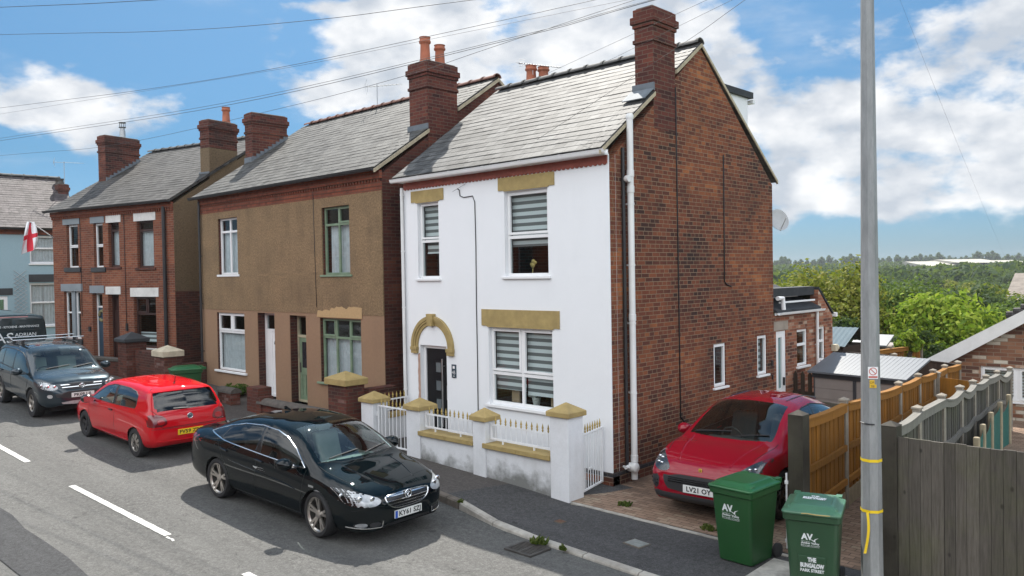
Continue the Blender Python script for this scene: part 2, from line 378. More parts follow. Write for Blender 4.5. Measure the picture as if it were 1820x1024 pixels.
def glassmat(name, tint=(.75, .85, .85), refl=1.0, dark=.0):
    m = bpy.data.materials.new(name); m.use_nodes = True; nt = m.node_tree; nt.nodes.clear(); g = G(nt)
    out = g.n('ShaderNodeOutputMaterial'); ge = g.n('ShaderNodeNewGeometry'); dp = g.n('ShaderNodeVectorMath', operation='DOT_PRODUCT'); g.put(dp.inputs[0], ge.outputs['Incoming']); g.put(dp.inputs[1], ge.outputs['Normal']); co = g.math('ABSOLUTE', dp.outputs['Value']); fr = g.math('ADD', .043, g.math('MULTIPLY', g.math('POWER', g.math('SUBTRACT', 1., co, True), 5.), .957))
    gl = g.n('ShaderNodeBsdfGlossy'); gl.inputs['Roughness'].default_value = .015; gl.inputs['Color'].default_value = (1, 1, 1, 1)
    tr = g.n('ShaderNodeBsdfTransparent'); tr.inputs['Color'].default_value = tint + (1,)
    mx = g.n('ShaderNodeMixShader'); g.put(mx.inputs[0], g.math('MULTIPLY', fr, 1.9 * refl, True)); nt.links.new(tr.outputs[0], mx.inputs[1]); nt.links.new(gl.outputs[0], mx.inputs[2])
    nt.links.new(mx.outputs[0], out.inputs[0])
    return m
def paint(name, col, flake=.0, rough=.25, coat=1.0, metal=0.):
    m, nt, b, out = newmat(name); g = G(nt); P = g.obj()
    d = g.ramp(g.noise(P, 2.2, 6, .6), [(.4, 0.), (.8, .18)])
    g.put(b.inputs['Base Color'], g.mix(d, col, tuple(.6 * q + .003 for q in col)))
    b.inputs['Roughness'].default_value = rough; b.inputs['Metallic'].default_value = metal
    b.inputs['Coat Weight'].default_value = coat; b.inputs['Coat Roughness'].default_value = .012; b.inputs['Coat IOR'].default_value = 1.5; b.inputs['Specular IOR Level'].default_value = 0.
    g.put(b.inputs['Coat Normal'], g.bump(g.noise(P, 5, 1), .012, .01))
    return m
def text(s, size, F, mat, parent, name='lettering', align='CENTER', thick=.0015, width=None, shear=0, bold=0):
    """flat lettering; F(u,v,w) maps reading direction u, up v, out w to a point in the parent's space"""
    cu = bpy.data.curves.new(name, 'FONT'); cu.body = s; cu.size = size; cu.align_x = align; cu.align_y = 'CENTER'; cu.extrude = 0; cu.resolution_u = 2; cu.shear = shear; cu.offset = bold
    to = bpy.data.objects.new(name, cu); COL.objects.link(to)
    dg = bpy.context.evaluated_depsgraph_get(); me0 = bpy.data.meshes.new_from_object(to.evaluated_get(dg))
    pts = [v.co.copy() for v in me0.vertices]; fs = [tuple(p.vertices) for p in me0.polygons]
    bpy.data.objects.remove(to); bpy.data.curves.remove(cu); bpy.data.meshes.remove(me0)
    sx = 1.
    if width and pts:
        w = max(p.x for p in pts) - min(p.x for p in pts); sx = width / w
    mb = MB(); mb.add([F(p.x * sx, p.y, thick) for p in pts], fs)
    return mb.build(name, mat, parent, uv=False, recalc=False)
def lerp(a, b, t): return a + (b - a) * t
def frame(o, e, up=(0, 0, 1)):
    """frame on a vertical wall: u along e, v up, w outward (e x up)"""
    o = V3(o); e = V3(e).normalized(); up = V3(up); n = e.cross(up)
    return lambda u, v, w=0: o + e * u + up * v + n * w
# ================================================================ materials
M_ROAD = asphalt('worn_road_asphalt', (.075, .074, .071), (.25, .245, .23), .5, .5, (.125, .124, .118), .6)
M_PATCH = asphalt('dark_patch_asphalt', (.034, .035, .037), (.13, .13, .13), .4, .2, (.055, .055, .056))
M_PAVE_OLD = asphalt('old_pavement_asphalt', (.062, .056, .053), (.2, .17, .15), .45, .5, (.11, .095, .085))
M_PAVE_NEW = asphalt('new_pavement_asphalt', (.042, .041, .042), (.2, .197, .195), .5, .25, (.07, .068, .067))
M_KERB = plain('concrete_kerb', (.36, .34, .3), .9, var=.2, scale=7, bump=.4, bscale=90, dirt=.6, dirtcol=(.12, .10, .08))
M_KERBD = plain('dark_stone_kerb', (.13, .11, .09), .9, var=.25, scale=9, bump=.4, bscale=60, dirt=.5)
M_CONC = plain('concrete_slab', (.42, .40, .36), .9, var=.25, scale=9, bump=.5, bscale=110, dirt=.5, dirtcol=(.1, .1, .07))
M_LINE = plain('road_paint', (.5, .495, .475), .85, var=.18, scale=20, bump=.3, bscale=120, dirt=.8, dirtcol=(.13, .13, .125), dscale=11)
M_PAVER = brickmat('block_paving', [(0., (.13, .09, .066)), (.35, (.23, .15, .105)), (.7, (.31, .21, .15)), (1., (.36, .28, .2))], (.07, .055, .042), .2, .1, .005, .35, (.06, .05, .042))
M_EARTH = plain('grassy_earth', (.07, .09, .03), .95, var=.4, scale=.6, bump=.4, bscale=9)
M_IRON = plain('cast_iron', (.07, .065, .06), .65, .3, var=.25, scale=12, dirt=.4, dirtcol=(.1, .06, .04))
M_HOLE = plain('dark_void', (.008, .008, .008), .9)
M_BRICK_W = brickmat('red_stock_brick', [(0., (.036, .022, .021)), (.2, (.088, .035, .025)), (.42, (.158, .051, .03)), (.62, (.205, .066, .035)), (.8, (.28, .092, .04)), (1., (.40, .145, .055))], (.25, .18, .12), .232, .075, .0065, .6, squash=.62, freq=3)
M_BRICK_C = brickmat('chimney_brick', [(0., (.045, .02, .018)), (.3, (.1, .032, .025)), (.7, (.155, .046, .031)), (1., (.24, .078, .046))], (.15, .11, .085), .232, .078, .006, .8)
M_BRICK_CT = plain('sooty_cement_cap', (.13, .115, .095), .9, var=.3, scale=8, bump=.4, bscale=50, dirt=.6)
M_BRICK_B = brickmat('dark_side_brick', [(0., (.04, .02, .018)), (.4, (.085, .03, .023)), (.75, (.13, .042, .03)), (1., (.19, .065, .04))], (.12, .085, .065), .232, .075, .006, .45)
M_BRICK_R = brickmat('orange_red_brick', [(0., (.12, .042, .028)), (.4, (.2, .066, .038)), (.75, (.26, .086, .046)), (1., (.31, .115, .06))], (.25, .18, .13), .232, .075, .006, .25)
M_BRICK_BAND = brickmat('eaves_brick', [(0., (.14, .045, .03)), (.5, (.25, .072, .042)), (1., (.32, .1, .055))], (.14, .08, .055), .115, .075, .008, .4)
M_BRICK_BUN = brickmat('mixed_walling', [(0., (.12, .06, .045)), (.3, (.23, .105, .065)), (.62, (.34, .165, .095)), (.84, (.4, .22, .14)), (.93, (.6, .52, .42)), (1., (.66, .6, .5))], (.3, .24, .18), .34, .1, .008, .15, spread=1.05)
M_BRICK_E = brickmat('patched_orange_brick', [(0., (.11, .045, .032)), (.3, (.24, .085, .05)), (.72, (.33, .125, .07)), (.93, (.4, .2, .125)), (1., (.5, .38, .29))], (.3, .22, .16), .235, .075, .0065, .3, spread=.95)
M_BLUEBRICK = brickmat('blue_engineering_brick', [(0., (.025, .025, .03)), (1., (.07, .065, .07))], (.12, .1, .09), .232, .075, .006, .2)
M_WHITE = rendermat('white_masonry_paint', (.80, .81, .825), .03, 30, .35, .18, (.55, .56, .56), .006)
M_WALLWHITE = rendermat('stained_white_wall', (.72, .73, .75), .08, 30, .3, .55, (.33, .32, .29), .008)
M_ROUGH = rendermat('brown_roughcast', (.245, .165, .092), .85, 70, 1.0, .8, (.085, .062, .042), .02)
M_TAN = rendermat('tan_painted_render', (.285, .18, .112), .12, 40, .2, .65, (.2, .125, .085))
M_ROUGHG = rendermat('grey_brown_roughcast', (.16, .115, .07), .7, 55, 1., .5, (.07, .052, .036), .02)
M_BLUE = rendermat('pale_blue_render', (.30, .42, .47), .08, 40, .2, .2, (.22, .31, .35))
M_OCHRE = rendermat('bare_ochre_render', (.46, .31, .16), .2, 50, .3, .3, (.3, .2, .1))
M_GOLD = plain('gold_masonry_paint', (.36, .265, .105), .8, var=.14, scale=7, bump=.25, bscale=60, dirt=.45, dirtcol=(.2, .14, .06))
M_GOLDP = plain('gold_metal_paint', (.40, .29, .09), .45, .5, var=.15)
M_GREYSTONE = plain('grey_painted_lintel', (.21, .24, .26), .7, var=.08)
M_WHITESTONE = plain('white_painted_lintel', (.66, .65, .62), .7, var=.08, dirt=.25)
M_CREAMSTONE = plain('cream_stone_cap', (.53, .46, .34), .85, var=.12, scale=7, dirt=.4)
M_BLACKSTONE = plain('black_painted_stone', (.035, .038, .042), .6, var=.2)
M_DARKCOPE = plain('weathered_coping', (.085, .075, .065), .9, var=.3, scale=8, bump=.4, bscale=40)
M_SLATE_W = slatemat('pale_weathered_slate', (.13, .13, .13), (.27, .268, .262), (.54, .535, .52), .5)
M_SLATE_B = slatemat('grey_weathered_slate', (.12, .117, .113), (.25, .245, .23), (.45, .43, .39), .7)
M_SLATE_R = slatemat('brownish_slate', (.125, .115, .11), (.21, .2, .19), (.34, .32, .29), .55)
M_SLATE_P = slatemat('purple_slate', (.16, .125, .13), (.27, .22, .225), (.55, .5, .49), .75)
M_RIDGE = plain('dark_ridge_tile', (.07, .068, .066), .8, var=.3, scale=6, dirt=.4, dirtcol=(.3, .3, .27))
M_RIDGER = plain('terracotta_ridge_tile', (.16, .075, .055), .8, var=.3, scale=6)
M_POT = plain('terracotta_pot', (.36, .115, .06), .8, var=.18, scale=5, dirt=.45, dirtcol=(.1, .05, .035))
M_LEAD = plain('lead_flashing', (.13, .15, .17), .75, .0, var=.15, scale=8)
M_MORTAR = plain('verge_mortar', (.42, .36, .25), .9, var=.2, scale=10, dirt=.4)
M_UPVC = plain('white_upvc', (.8, .8, .8), .35, var=.03, dirt=.08, dirtcol=(.45, .43, .4))
M_UPVCD = plain('weathered_white_pipe', (.74, .74, .73), .4, var=.05, dirt=.22, dirtcol=(.35, .32, .28))
M_BLACKPL = plain('black_plastic_gutter', (.02, .02, .022), .45, var=.15, dirt=.2, dirtcol=(.1, .09, .08))
M_REDTRIM = plain('red_scalloped_tile', (.24, .06, .04), .7, var=.2, scale=9)
M_GREENP = plain('green_gloss_paint', (.17, .24, .155), .5, var=.18, scale=5, dirt=.5, dirtcol=(.3, .33, .24))
M_BROWNP = plain('dark_brown_frame', (.045, .02, .016), .45, var=.2)
M_BLACKDOOR = plain('charcoal_composite_door', (.006, .0065, .008), .5, spec=.25, var=.15, bump=.1, bscale=30)
M_BLUEDOOR = plain('dark_blue_door', (.03, .065, .1), .45)
M_STEEL = plain('brushed_steel', (.6, .6, .6), .3, 1., var=.08)
M_GALV = plain('galvanised_steel', (.42, .43, .44), .5, .6, var=.15, scale=20)
M_WHITEMETAL = plain('white_painted_iron', (.76, .77, .78), .4, var=.05, dirt=.2, dirtcol=(.4, .25, .15))
M_BLIND = None
M_GLASS = glassmat('window_glass', (.8, .86, .86), .62)
M_GLASSB = glassmat('obscure_green_glass', (.35, .5, .48))
M_ROOMD = plain('dim_interior', (.1, .085, .08), .9)
M_CURT = plain('net_curtain', (.55, .56, .58), .9, var=.12, scale=8)
M_TARP = plain('felt_roofing', (.025, .027, .03), .75, var=.3, scale=6, dirt=.3, dirtcol=(.1, .1, .1))
M_RUBBER = plain('tyre_rubber', (.018, .018, .019), .8, var=.2)
M_WIRE = plain('cable_black', (.02, .02, .022), .6)
def zebra():
    m, nt, b, out = newmat('zebra_blind_fabric'); g = G(nt)
    sx = g.n('ShaderNodeSeparateXYZ'); g.put(sx.inputs[0], g.pos())
    f = g.math('FRACT', g.math('MULTIPLY', sx.outputs[2], 1 / .135))
    c = g.ramp(f, [(0., (.66, .68, .68)), (.47, (.66, .68, .68)), (.53, (.15, .15, .15)), (.96, (.15, .15, .15)), (1., (.66, .68, .68))])
    g.put(b.inputs['Base Color'], c); b.inputs['Roughness'].default_value = .9
    return m
M_BLIND = zebra()
def struct(o): o['kind'] = 'structure'; return o
# ================================================================ the setting
def zr(x): return -.07 - .037 * max(min(x, 0), -45) - (.0 if x < 4 else 0)
KL = [(-70, -1.9), (-30, -2.2), (-10, -2.3), (-2, -2.38), (-1.2, -2.47), (.05, -2.7), (2.3, -2.86), (6, -3.05), (12, -3.2), (60, -4.0)]
def ky(x):
    for (a, b), (c, d) in zip(KL, KL[1:]):
        if x <= c: return lerp(b, d, (x - a) / (c - a))
    return KL[-1][1]
def kh(x): return lerp(.105, .03, max(0., min(1., (x + 1.15) / 1.2)))
def zb(x): return max(0., -.037 * max(x, -45))
XS = [-70, -50, -45] + [-40 + i * .5 for i in range(81)] + [.3, .6, 1, 1.5, 2, 2.5, 3, 3.6, 4, 5, 6, 8, 10, 12, 20, 40, 60]
mb = MB()
ysr = [-60, -20, -14, -10, -8, -6.2, -4.5]
mb.grid([[V3((x, y, zr(x) + (.02 if y == -6.2 else 0) - .03 * (y > -3))) for y in ysr] + [V3((x, ky(x) + .02, zr(x) - .01))] for x in XS])
struct(mb.build('road', M_ROAD, recalc=False))
# trench patch along the road and its lighter far side
mb = MB(); rows = []
for i in range(60):
    x = -40 + i * .8
    rows.append([V3((x, -7.47 + .03 * math.sin(x * 3.1) + .02 * math.sin(x * 7), zr(x) + .016)), V3((x, -7.8, zr(x) + .016)), V3((x, -8.06 + .03 * math.sin(x * 2.3 + 1), zr(x) + .012))])
mb.grid(rows); struct(mb.build('road_patch', M_PATCH, recalc=False))
for (xa, xb, ya, yb) in ((-6.56, -3.08, -6.33, -6.2), (-12.2, -8.75, -6.45, -6.38), (-17.9, -14.4, -6.6, -6.52), (-1.1, 2.4, -6.1, -6.0)):
    mb = MB(); rows = []
    for i in range(25):
        t = i / 24; x = lerp(xa, xb, t); y = lerp(ya, yb, t); w = .055 + random.uniform(-.004, .004)
        rows.append([V3((x, y - w, zr(x) + .026)), V3((x, y + w, zr(x) + .026))])
    mb.grid(rows); struct(mb.build('road_marking', M_LINE, recalc=False))
mb = MB(); mb.grid([[V3((x, -6.24 + .012 * math.sin(x * 30) + s * .018, zr(x) + .027)) for s in (-1, 1)] for x in (-3.03, -2.95, -2.88, -2.8)])
struct(mb.build('road_marking', M_LINE, recalc=False))
# pavement: old and new asphalt
def pave(x0, x1, mat, back, skew=0):
    xs = sorted(set([x0, x1] + [x for x in XS if x0 < x < x1])); rows = []
    for x in xs:
        r = []
        for k in range(7):
            t = k / 6; y = lerp(ky(x) + .12, back(x), t); xx = x + skew * (y + 1.2)
            r.append(V3((xx, y, lerp(zr(x) + kh(x), zb(x), min(1, t * 1.2)))))
        rows.append(r)
    mb = MB(); mb.grid(rows); return struct(mb.build('pavement', mat, recalc=False))
pave(-70, -1.36, M_PAVE_OLD, lambda x: .3, .28)
pave(-1.36, 4.6, M_PAVE_NEW, lambda x: .2 if x < .02 else -1.12, .28)
mb = MB(); mb.grid([[V3((x, y, lerp(zr(x) + .045, .012, (y + 3) / 1.7))) for y in (-2.9, -2.2, -1.42)] for x in (3.55, 4, 4.6, 5.4)])
mb.grid([[V3((x, y, lerp(zr(x) + .02, -.012, (y + 3) / 2))) for y in (-3.2, -2.2, -1.0)] for x in (5.4, 8, 12, 20, 60)])
struct(mb.build('concrete_apron', M_CONC, recalc=False))
mb = MB(); mb.grid([[V3((x, y, .004 + (-.05 * (y - 4) if y > 4 else 0))) for y in (-1.12, 0, 2, 4, 6, 8, 12, 16)] for x in (-.2, 1, 2, 3, 4, 5.2)])
struct(mb.build('driveway', M_PAVER, recalc=False))
mb = MB()
for i in range(6): mb.box(.06 + i * .6, .65 + i * .6, -1.2 - .012 * i, -1.13 - .012 * i, -.05, .012)
struct(mb.build('edging', M_KERB))
# kerb stones
def kerb(x0, x1, mat, step):
    mb = MB(); x = x0
    while x < x1 - .01:
        xe = min(x + step, x1); g = .008; rows = []
        for xx in (x + g, xe - g):
            y = ky(xx); z = zr(xx); h = kh(xx)
            rows.append([V3((xx, y, z - .05)), V3((xx, y + .012, z + h - .02)), V3((xx, y + .035, z + h)), V3((xx, y + .13, z + h + .003)), V3((xx, y + .13, z - .05))])
        mb.grid(rows); mb.poly(rows[0]); mb.poly(list(reversed(rows[1]))); x = xe
    return struct(mb.build('kerb', mat))
kerb(-60, -1.15, M_KERBD, .9); kerb(-1.15, 14, M_KERB, .91)
# ground down into the valley and up to the wooded horizon
def gz(x, y):
    P = [(-60, -.6), (9, -.6), (14, -1.0), (30, -2.2), (60, -4.5), (120, -7), (220, -6), (400, -3), (600, -.5), (900, 1.0), (3000, 2)]
    d = math.hypot(x * .6, y) if y > 0 else y
    for (a, b), (c, e) in zip(P, P[1:]):
        if d <= c: return lerp(b, e, max(0, (d - a) / (c - a)))
    return 2
mb = MB()
gx = [-2500, -1500, -900, -600, -400, -250, -150, -90, -60, -40, -25, -15, -8, -4, 0, 5, 10, 20, 40, 80, 160, 300, 600, 1500]
gy = [-60, -20, -12, -3, 2, 9, 14, 20, 30, 45, 60, 90, 120, 170, 220, 300, 400, 500, 600, 750, 900, 1300, 2000, 3000]
mb.grid([[V3((x, y, gz(x, y))) for y in gy] for x in gx]); struct(mb.build('ground', M_EARTH, recalc=False, smooth=180))
# drain grate, covers
t = thing('drain_grate', 'cast iron slotted drain grate in the road gutter beside the dropped kerb', 'drain', (.83, -3.04, zr(1)))
z = zr(1) + .012
mb = MB(); mb.box(.59, 1.07, -3.24, -2.83, z - .03, z - .018); mb.build('pit', M_HOLE, t)
mb = MB()
for (a, b, c, d) in ((.59, 1.07, -3.25, -3.21), (.59, 1.07, -2.87, -2.83), (.59, .63, -3.21, -2.87), (1.03, 1.07, -3.21, -2.87), (.81, .85, -3.21, -2.87)): mb.box(a, b, c, d, z - .015, z + .006)
mb.build('frame', M_IRON, t)
mb = MB()
for i in range(8):
    y = -3.19 + i * .042
    mb.box(.63, .81, y, y + .02, z - .014, z + .002); mb.box(.85, 1.03, y, y + .02, z - .014, z + .002)
mb.build('bars', M_IRON, t)
def cover(x, y, w, d, rot, mat, label):
    z = lerp(zr(x) + kh(x), zb(x), min(1, (y + 2.7) / 1.6 * 1.2)) + .006
    t = thing('inspection_cover', label, 'utility cover', (x, y, z), rot, world=False)
    mb = MB(); mb.box(-w, w, -d, d, -.02, .004); mb.build('frame', M_KERBD if mat is not M_IRON else mat, t)
    mb = MB(); mb.box(-w * .86, w * .86, -d * .84, d * .84, -.01, .008)
    for i in range(6):
        for j in range(4):
            a = -w * .7 + i * w * .28; b = -d * .65 + j * d * .43; mb.box(a - w * .06, a + w * .06, b - d * .13, b + d * .13, .008, .011)
    mb.build('lid', mat, t)
M_COVG = plain('galvanised_cover', (.24, .26, .25), .55, .3, var=.2, scale=18)
M_COVR = plain('rusty_cover', (.13, .07, .045), .8, .1, var=.25, scale=15)
cover(1.9, -2.03, .15, .12, -.15, M_COVG, 'grey chequered metal cover in the dark new pavement near the bins')
cover(.5, -1.97, .075, .06, -.1, M_COVR, 'small rusty brown stopcock cover in the pavement before the white garden wall')
# ================================================================ houses
def wall(mb, F, u0, u1, v0, v1, holes=(), th=.25, top=None):
    us = sorted(set([u0, u1] + [h[0] for h in holes] + [h[1] for h in holes])); vs = sorted(set([v0, v1] + [h[2] for h in holes] + [h[3] for h in holes]))
    for a, b in zip(us, us[1:]):
        for c, d in zip(vs, vs[1:]):
            um, vm = (a + b) / 2, (c + d) / 2
            if any(h[0] < um < h[1] and h[2] < vm < h[3] for h in holes): continue
            mb.quad(F(a, c), F(b, c), F(b, d), F(a, d)); mb.quad(F(a, c, -th), F(a, d, -th), F(b, d, -th), F(b, c, -th))
    for (a, b, c, d) in holes:
        mb.quad(F(a, c), F(a, d), F(a, d, -th), F(a, c, -th)); mb.quad(F(b, c), F(b, c, -th), F(b, d, -th), F(b, d))
        mb.quad(F(a, d), F(b, d), F(b, d, -th), F(a, d, -th)); mb.quad(F(a, c), F(a, c, -th), F(b, c, -th), F(b, c))
def bars(mb, F, u0, u1, v0, v1, fw, w0, w1):
    mb.fbox(F, u0, u1, v0, v0 + fw, w0, w1); mb.fbox(F, u0, u1, v1 - fw, v1, w0, w1)
    mb.fbox(F, u0, u0 + fw, v0 + fw, v1 - fw, w0, w1); mb.fbox(F, u1 - fw, u1, v0 + fw, v1 - fw, w0, w1)
def curtain(F, u0, u1, v0, v1, w, amp=.02, n=None, part=None, seedv=0):
    rnd = random.Random(seedv); n = n or int((u1 - u0) / .018); rows = []; ph = 0
    for i in range(n + 1):
        u = lerp(u0, u1, i / n); ph += rnd.uniform(.5, 1.3); d = amp * math.sin(ph)
        rows.append([F(u, v0, w + d * 1.1), F(u, (v0 + v1) / 2, w + d), F(u, v1, w + d * .6)])
    mb = MB(); mb.grid(rows); return mb
def window(root, F, u0, u1, v0, v1, rec=.08, fw=.05, fmat=None, sash=(), mull=(), trans=(), sill=None, dress=None, fd=.06, glass=None, label=None, sillmat=None):
    """sash: inner opening frames (u0,u1,v0,v1) as fractions; mull/trans: bars (pos, from, to) as fractions"""
    fmat = fmat or M_UPVC; U = lambda t: lerp(u0, u1, t); Vv = lambda t: lerp(v0, v1, t)
    mb = MB(); bars(mb, F, u0, u1, v0, v1, fw, -rec - fd, -rec)
    for (p, a, b) in mull: mb.fbox(F, U(p) - fw * .55, U(p) + fw * .55, max(Vv(a), v0 + fw), min(Vv(b), v1 - fw), -rec - fd + .004, -rec - .003)
    for (p, a, b) in trans: mb.fbox(F, max(U(a), u0 + fw), min(U(b), u1 - fw), Vv(p) - fw * .55, Vv(p) + fw * .55, -rec - fd + .006, -rec - .005)
    for (a, b, c, d) in sash: bars(mb, F, U(a) + fw * .55, U(b) - fw * .55, Vv(c) + fw * .55, Vv(d) - fw * .55, fw * .85, -rec - fd * .6, -rec + .012)
    wn = mb.build('window', fmat, root, bevel=.004, seg=1)
    if label: wn['label'] = label
    mb = MB(); mb.quad(F(u0 + .02, v0 + .02, -rec - fd * .55), F(u1 - .02, v0 + .02, -rec - fd * .55), F(u1 - .02, v1 - .02, -rec - fd * .55), F(u0 + .02, v1 - .02, -rec - fd * .55))
    mb.build('pane', glass or M_GLASS, wn)
    if sill:
        mb = MB(); mb.fbox(F, u0 - sill[0], u1 + sill[0], v0 - sill[2], v0 - .002, -rec - .02, sill[1]); mb.build('sill', sillmat or fmat, wn, bevel=.006, seg=1)
    w = -rec - fd - .06
    if dress:
        if dress[0] == 'blind':
            for (a, b, c, d) in dress[1:]:
                mb = MB(); mb.fbox(F, U(a) + .02, U(b) - .02, Vv(c), Vv(d), w - .004, w); mb.fbox(F, U(a) + .02, U(b) - .02, Vv(c) - .02, Vv(c), w - .01, w + .012); mb.build('blind', M_BLIND, wn)
        elif dress[0] == 'net':
            for k, (a, b, c, d) in enumerate(dress[1:]):
                curtain(F, U(a), U(b), Vv(c), Vv(d), w, seedv=int(abs(u0 * 97 + k * 13))).build('curtain', M_CURT, wn, smooth=180)
    return wn
def gable(mb, F, pts, th=.22):
    """polygon above the eaves, pts in (u,v)"""
    mb.prism([F(u, v, 0) for u, v in pts], F(0, 0, -th) - F(0, 0, 0))
def roof(root, A, B, Cc, D, mat, name='roof', course=.2, lift=.009, under=.07, sub=None):
    """slope: eave A->B, ridge D->C; overlapped courses"""
    A, B, Cc, D = (V3(q) for q in (A, B, Cc, D)); n = (B - A).cross(D - A).normalized(); L = (D - A).length; k = max(2, int(L / course + .5)); mb = sub or MB(); rnd = random.Random(int(L * 1000))
    for i in range(k):
        t0 = i / k; t1 = min(1, (i + 1.25) / k)
        a, b = A.lerp(D, t0), B.lerp(Cc, t0); c, d = B.lerp(Cc, t1), A.lerp(D, t1)
        m = 14; lo = []; hi = []; un = []
        for j in range(m + 1):
            s = j / m; w = rnd.uniform(-.004, .004); lo.append(a.lerp(b, s) + n * (lift + w)); hi.append(d.lerp(c, s) + n * .001); un.append(a.lerp(b, s) - n * .002)
        mb.grid([un, lo, hi])
    mb.prism([A - n * .004, B - n * .004, Cc - n * .004, D - n * .004], -n * under)
    if sub is not None: return
    return mb.build(name, mat, root)
def ridge(root, A, B, mat, r=.11, step=.45, name='ridge_tiles', roll=.014, sub=None):
    A, B = V3(A), V3(B); d = B - A; L = d.length; d.normalize(); k = int(L / step); mb = MB(); s = d.cross(V3((0, 0, 1)))
    for i in range(k):
        a = A + d * (L * i / k); b = A + d * (L * (i + 1) / k - .01)
        def prof(p, rr): return [p + s * (rr * math.cos(t)) + V3((0, 0, rr * math.sin(t) * .8 - .05)) for t in [math.pi * j / 8 for j in range(9)]]
        mb.grid([prof(a, r), prof(b, r)]); e = b - d * .05; mb.grid([prof(e, r + .003), prof(e, r + roll + .012), prof(b, r + roll + .012), prof(b, r)])
    return mb.build(name, mat, root)
def chimney(root, x0, x1, y0, y1, z0, z1, mat=None, F=None, name='chimney', cap=True, bands=2, seat=None):
    F = F or (lambda u, v, w: V3((u, v, w))); mb = MB()
    def bx(e, a, b): mb.fbox(F, x0 - e, x1 + e, y0 - e, y1 + e, a, b)
    h = z1 - z0; t = z1
    bx(0, z0, t - .62); bx(.028, t - .62, t - .55); bx(.003, t - .55, t - .34); bx(.03, t - .34, t - .27); bx(.06, t - .27, t - .14); bx(.02, t - .14, t)
    ch = mb.build(name, mat or M_BRICK_C, root, bevel=.006, seg=1)
    if cap:
        mb = MB(); mb.fbox(F, x0 + .02, x1 - .02, y0 + .02, y1 - .02, t + .001, t + .035); mb.build('flaunching', M_BRICK_CT, ch, bevel=.02)
    return ch
def pot(ch, x, y, z, h=.5, r=.12, mat=None, name='chimney_pot', n=20):
    mb = MB(); mb.lathe([(r * 1.12, 0), (r * 1.1, .06), (r * .98, .1), (r * .86, h * .72), (r * .88, h * .74), (r * 1.1, h * .78), (r * 1.14, h * .84), (r * 1.02, h * .88), (r * .98, h * .96), (r * 1.1, h), (r * .9, h), (r * .8, h * .5)], (x, y, z), n)
    return mb.build(name, mat or M_POT, ch, smooth=50)
def gutter(root, A, B, mat, r=.055, name='gutter', out=(0, -1, 0)):
    A, B, o = V3(A), V3(B), V3(out); d = (B - A).normalized(); mb = MB()
    prof = [(-1, .25), (-.95, -.35), (-.6, -.85), (0, -1), (.6, -.85), (.95, -.35), (1, .25), (1.15, .3), (1.1, .1), (.9, .12), (.8, -.3), (0, -.85), (-.8, -.3), (-.85, .2)]
    P = lambda p: [p + o * (r * a) + V3((0, 0, r * b)) for a, b in prof]
    mb.grid([P(A), P(B)], True); mb.poly(P(A)); mb.poly(list(reversed(P(B))))
    L = (B - A).length; k = int(L / .9)
    for i in range(1, k):
        p = A + d * (L * i / k); mb.grid([[q + (q - p) * .12 for q in P(p - d * .03)], [q + (q - p) * .12 for q in P(p + d * .03)]], True)
    return mb.build(name, mat, root, smooth=40)
def pipe(root, x, y, z0, z1, r, mat, name='downpipe', clips=(), cx=0, cy=.05, n=14, joints=()):
    mb = MB(); mb.lathe([(r, z0), (r, z1)], (x, y, 0), n)
    for z in joints: mb.lathe([(r, z - .06), (r * 1.16, z - .055), (r * 1.16, z + .055), (r, z + .06)], (x, y, 0), n, cap=False)
    for z in clips:
        mb.lathe([(r * 1.12, z - .018), (r * 1.12, z + .018)], (x, y, 0), n); mb.box(min(x, x + cx) - r * .3, max(x, x + cx) + r * .3, min(y, y + cy) - r * .3, max(y, y + cy) + r * .3, z - .014, z + .014)
    return mb.build(name, mat, root, smooth=40)
def cable(root, pts, r=.008, mat=None, name='cable'):
    mb = MB(); mb.tube(pts, r, 5); return mb.build(name, mat or M_WIRE, root, smooth=180)
# ---------------------------------------------------------------- white-fronted house
H = thing('detached_house', 'tall house with white front, gold lintels and bare brick side wall', 'house', (-2.7, 3, 0))
FF = frame((0, 0, 0), (1, 0, 0)); FS = frame((0, 0, 0), (0, 1, 0))
w_ul = (-5.0, -4.333, 3.564, 5.148); w_ur = (-2.448, -1.366, 3.586, 5.178); w_g = (-2.933, -1.297, 1.135, 2.612); dr = (-4.99, -4.16, .16, 2.17)
s1 = (3.384, 3.863, 1.297, 2.161); s2 = (5.218, 5.667, 1.352, 2.203)
mb = MB(); wall(mb, FF, -5.45, 0, .24, 5.62, [w_ul, w_ur, w_g, dr], .19)
mb.quad(FF(0, .24), FF(0, .24, -.02), FF(0, 5.62, -.02), FF(0, 5.62)); mb.quad(FF(-5.45, .24), FF(-5.45, 5.62), FF(-5.45, 5.62, -.2), FF(-5.45, .24, -.2))
mb.build('front_wall', M_WHITE, H)
FSs = lambda u, v, w=0: FS(u, v, w - .004)
mb = MB(); wall(mb, FSs, .02, 6.0, .0, 5.5, [s1, s2], .22)
gable(mb, FSs, [(.02, 5.5), (6.0, 5.5), (3.01, 7.96)], .22)
mb.build('side_wall', M_BRICK_W, H)
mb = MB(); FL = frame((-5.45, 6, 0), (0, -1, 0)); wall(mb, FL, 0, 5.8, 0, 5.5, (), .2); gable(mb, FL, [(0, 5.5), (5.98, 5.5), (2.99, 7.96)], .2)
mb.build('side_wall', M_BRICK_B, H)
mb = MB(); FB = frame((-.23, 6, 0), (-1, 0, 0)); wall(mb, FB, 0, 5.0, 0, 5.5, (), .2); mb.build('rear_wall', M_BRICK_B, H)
mb = MB(); mb.box(-5.43, -.004, .004, .2, -.1, .165); mb.build('plinth', M_BRICK_W, H)
mb = MB(); mb.box(-5.44, .004, -.006, .2, .166, .238); mb.box(-.1, .003, .2, 6, .166, .238); mb.build('damp_course', M_BLUEBRICK, H)
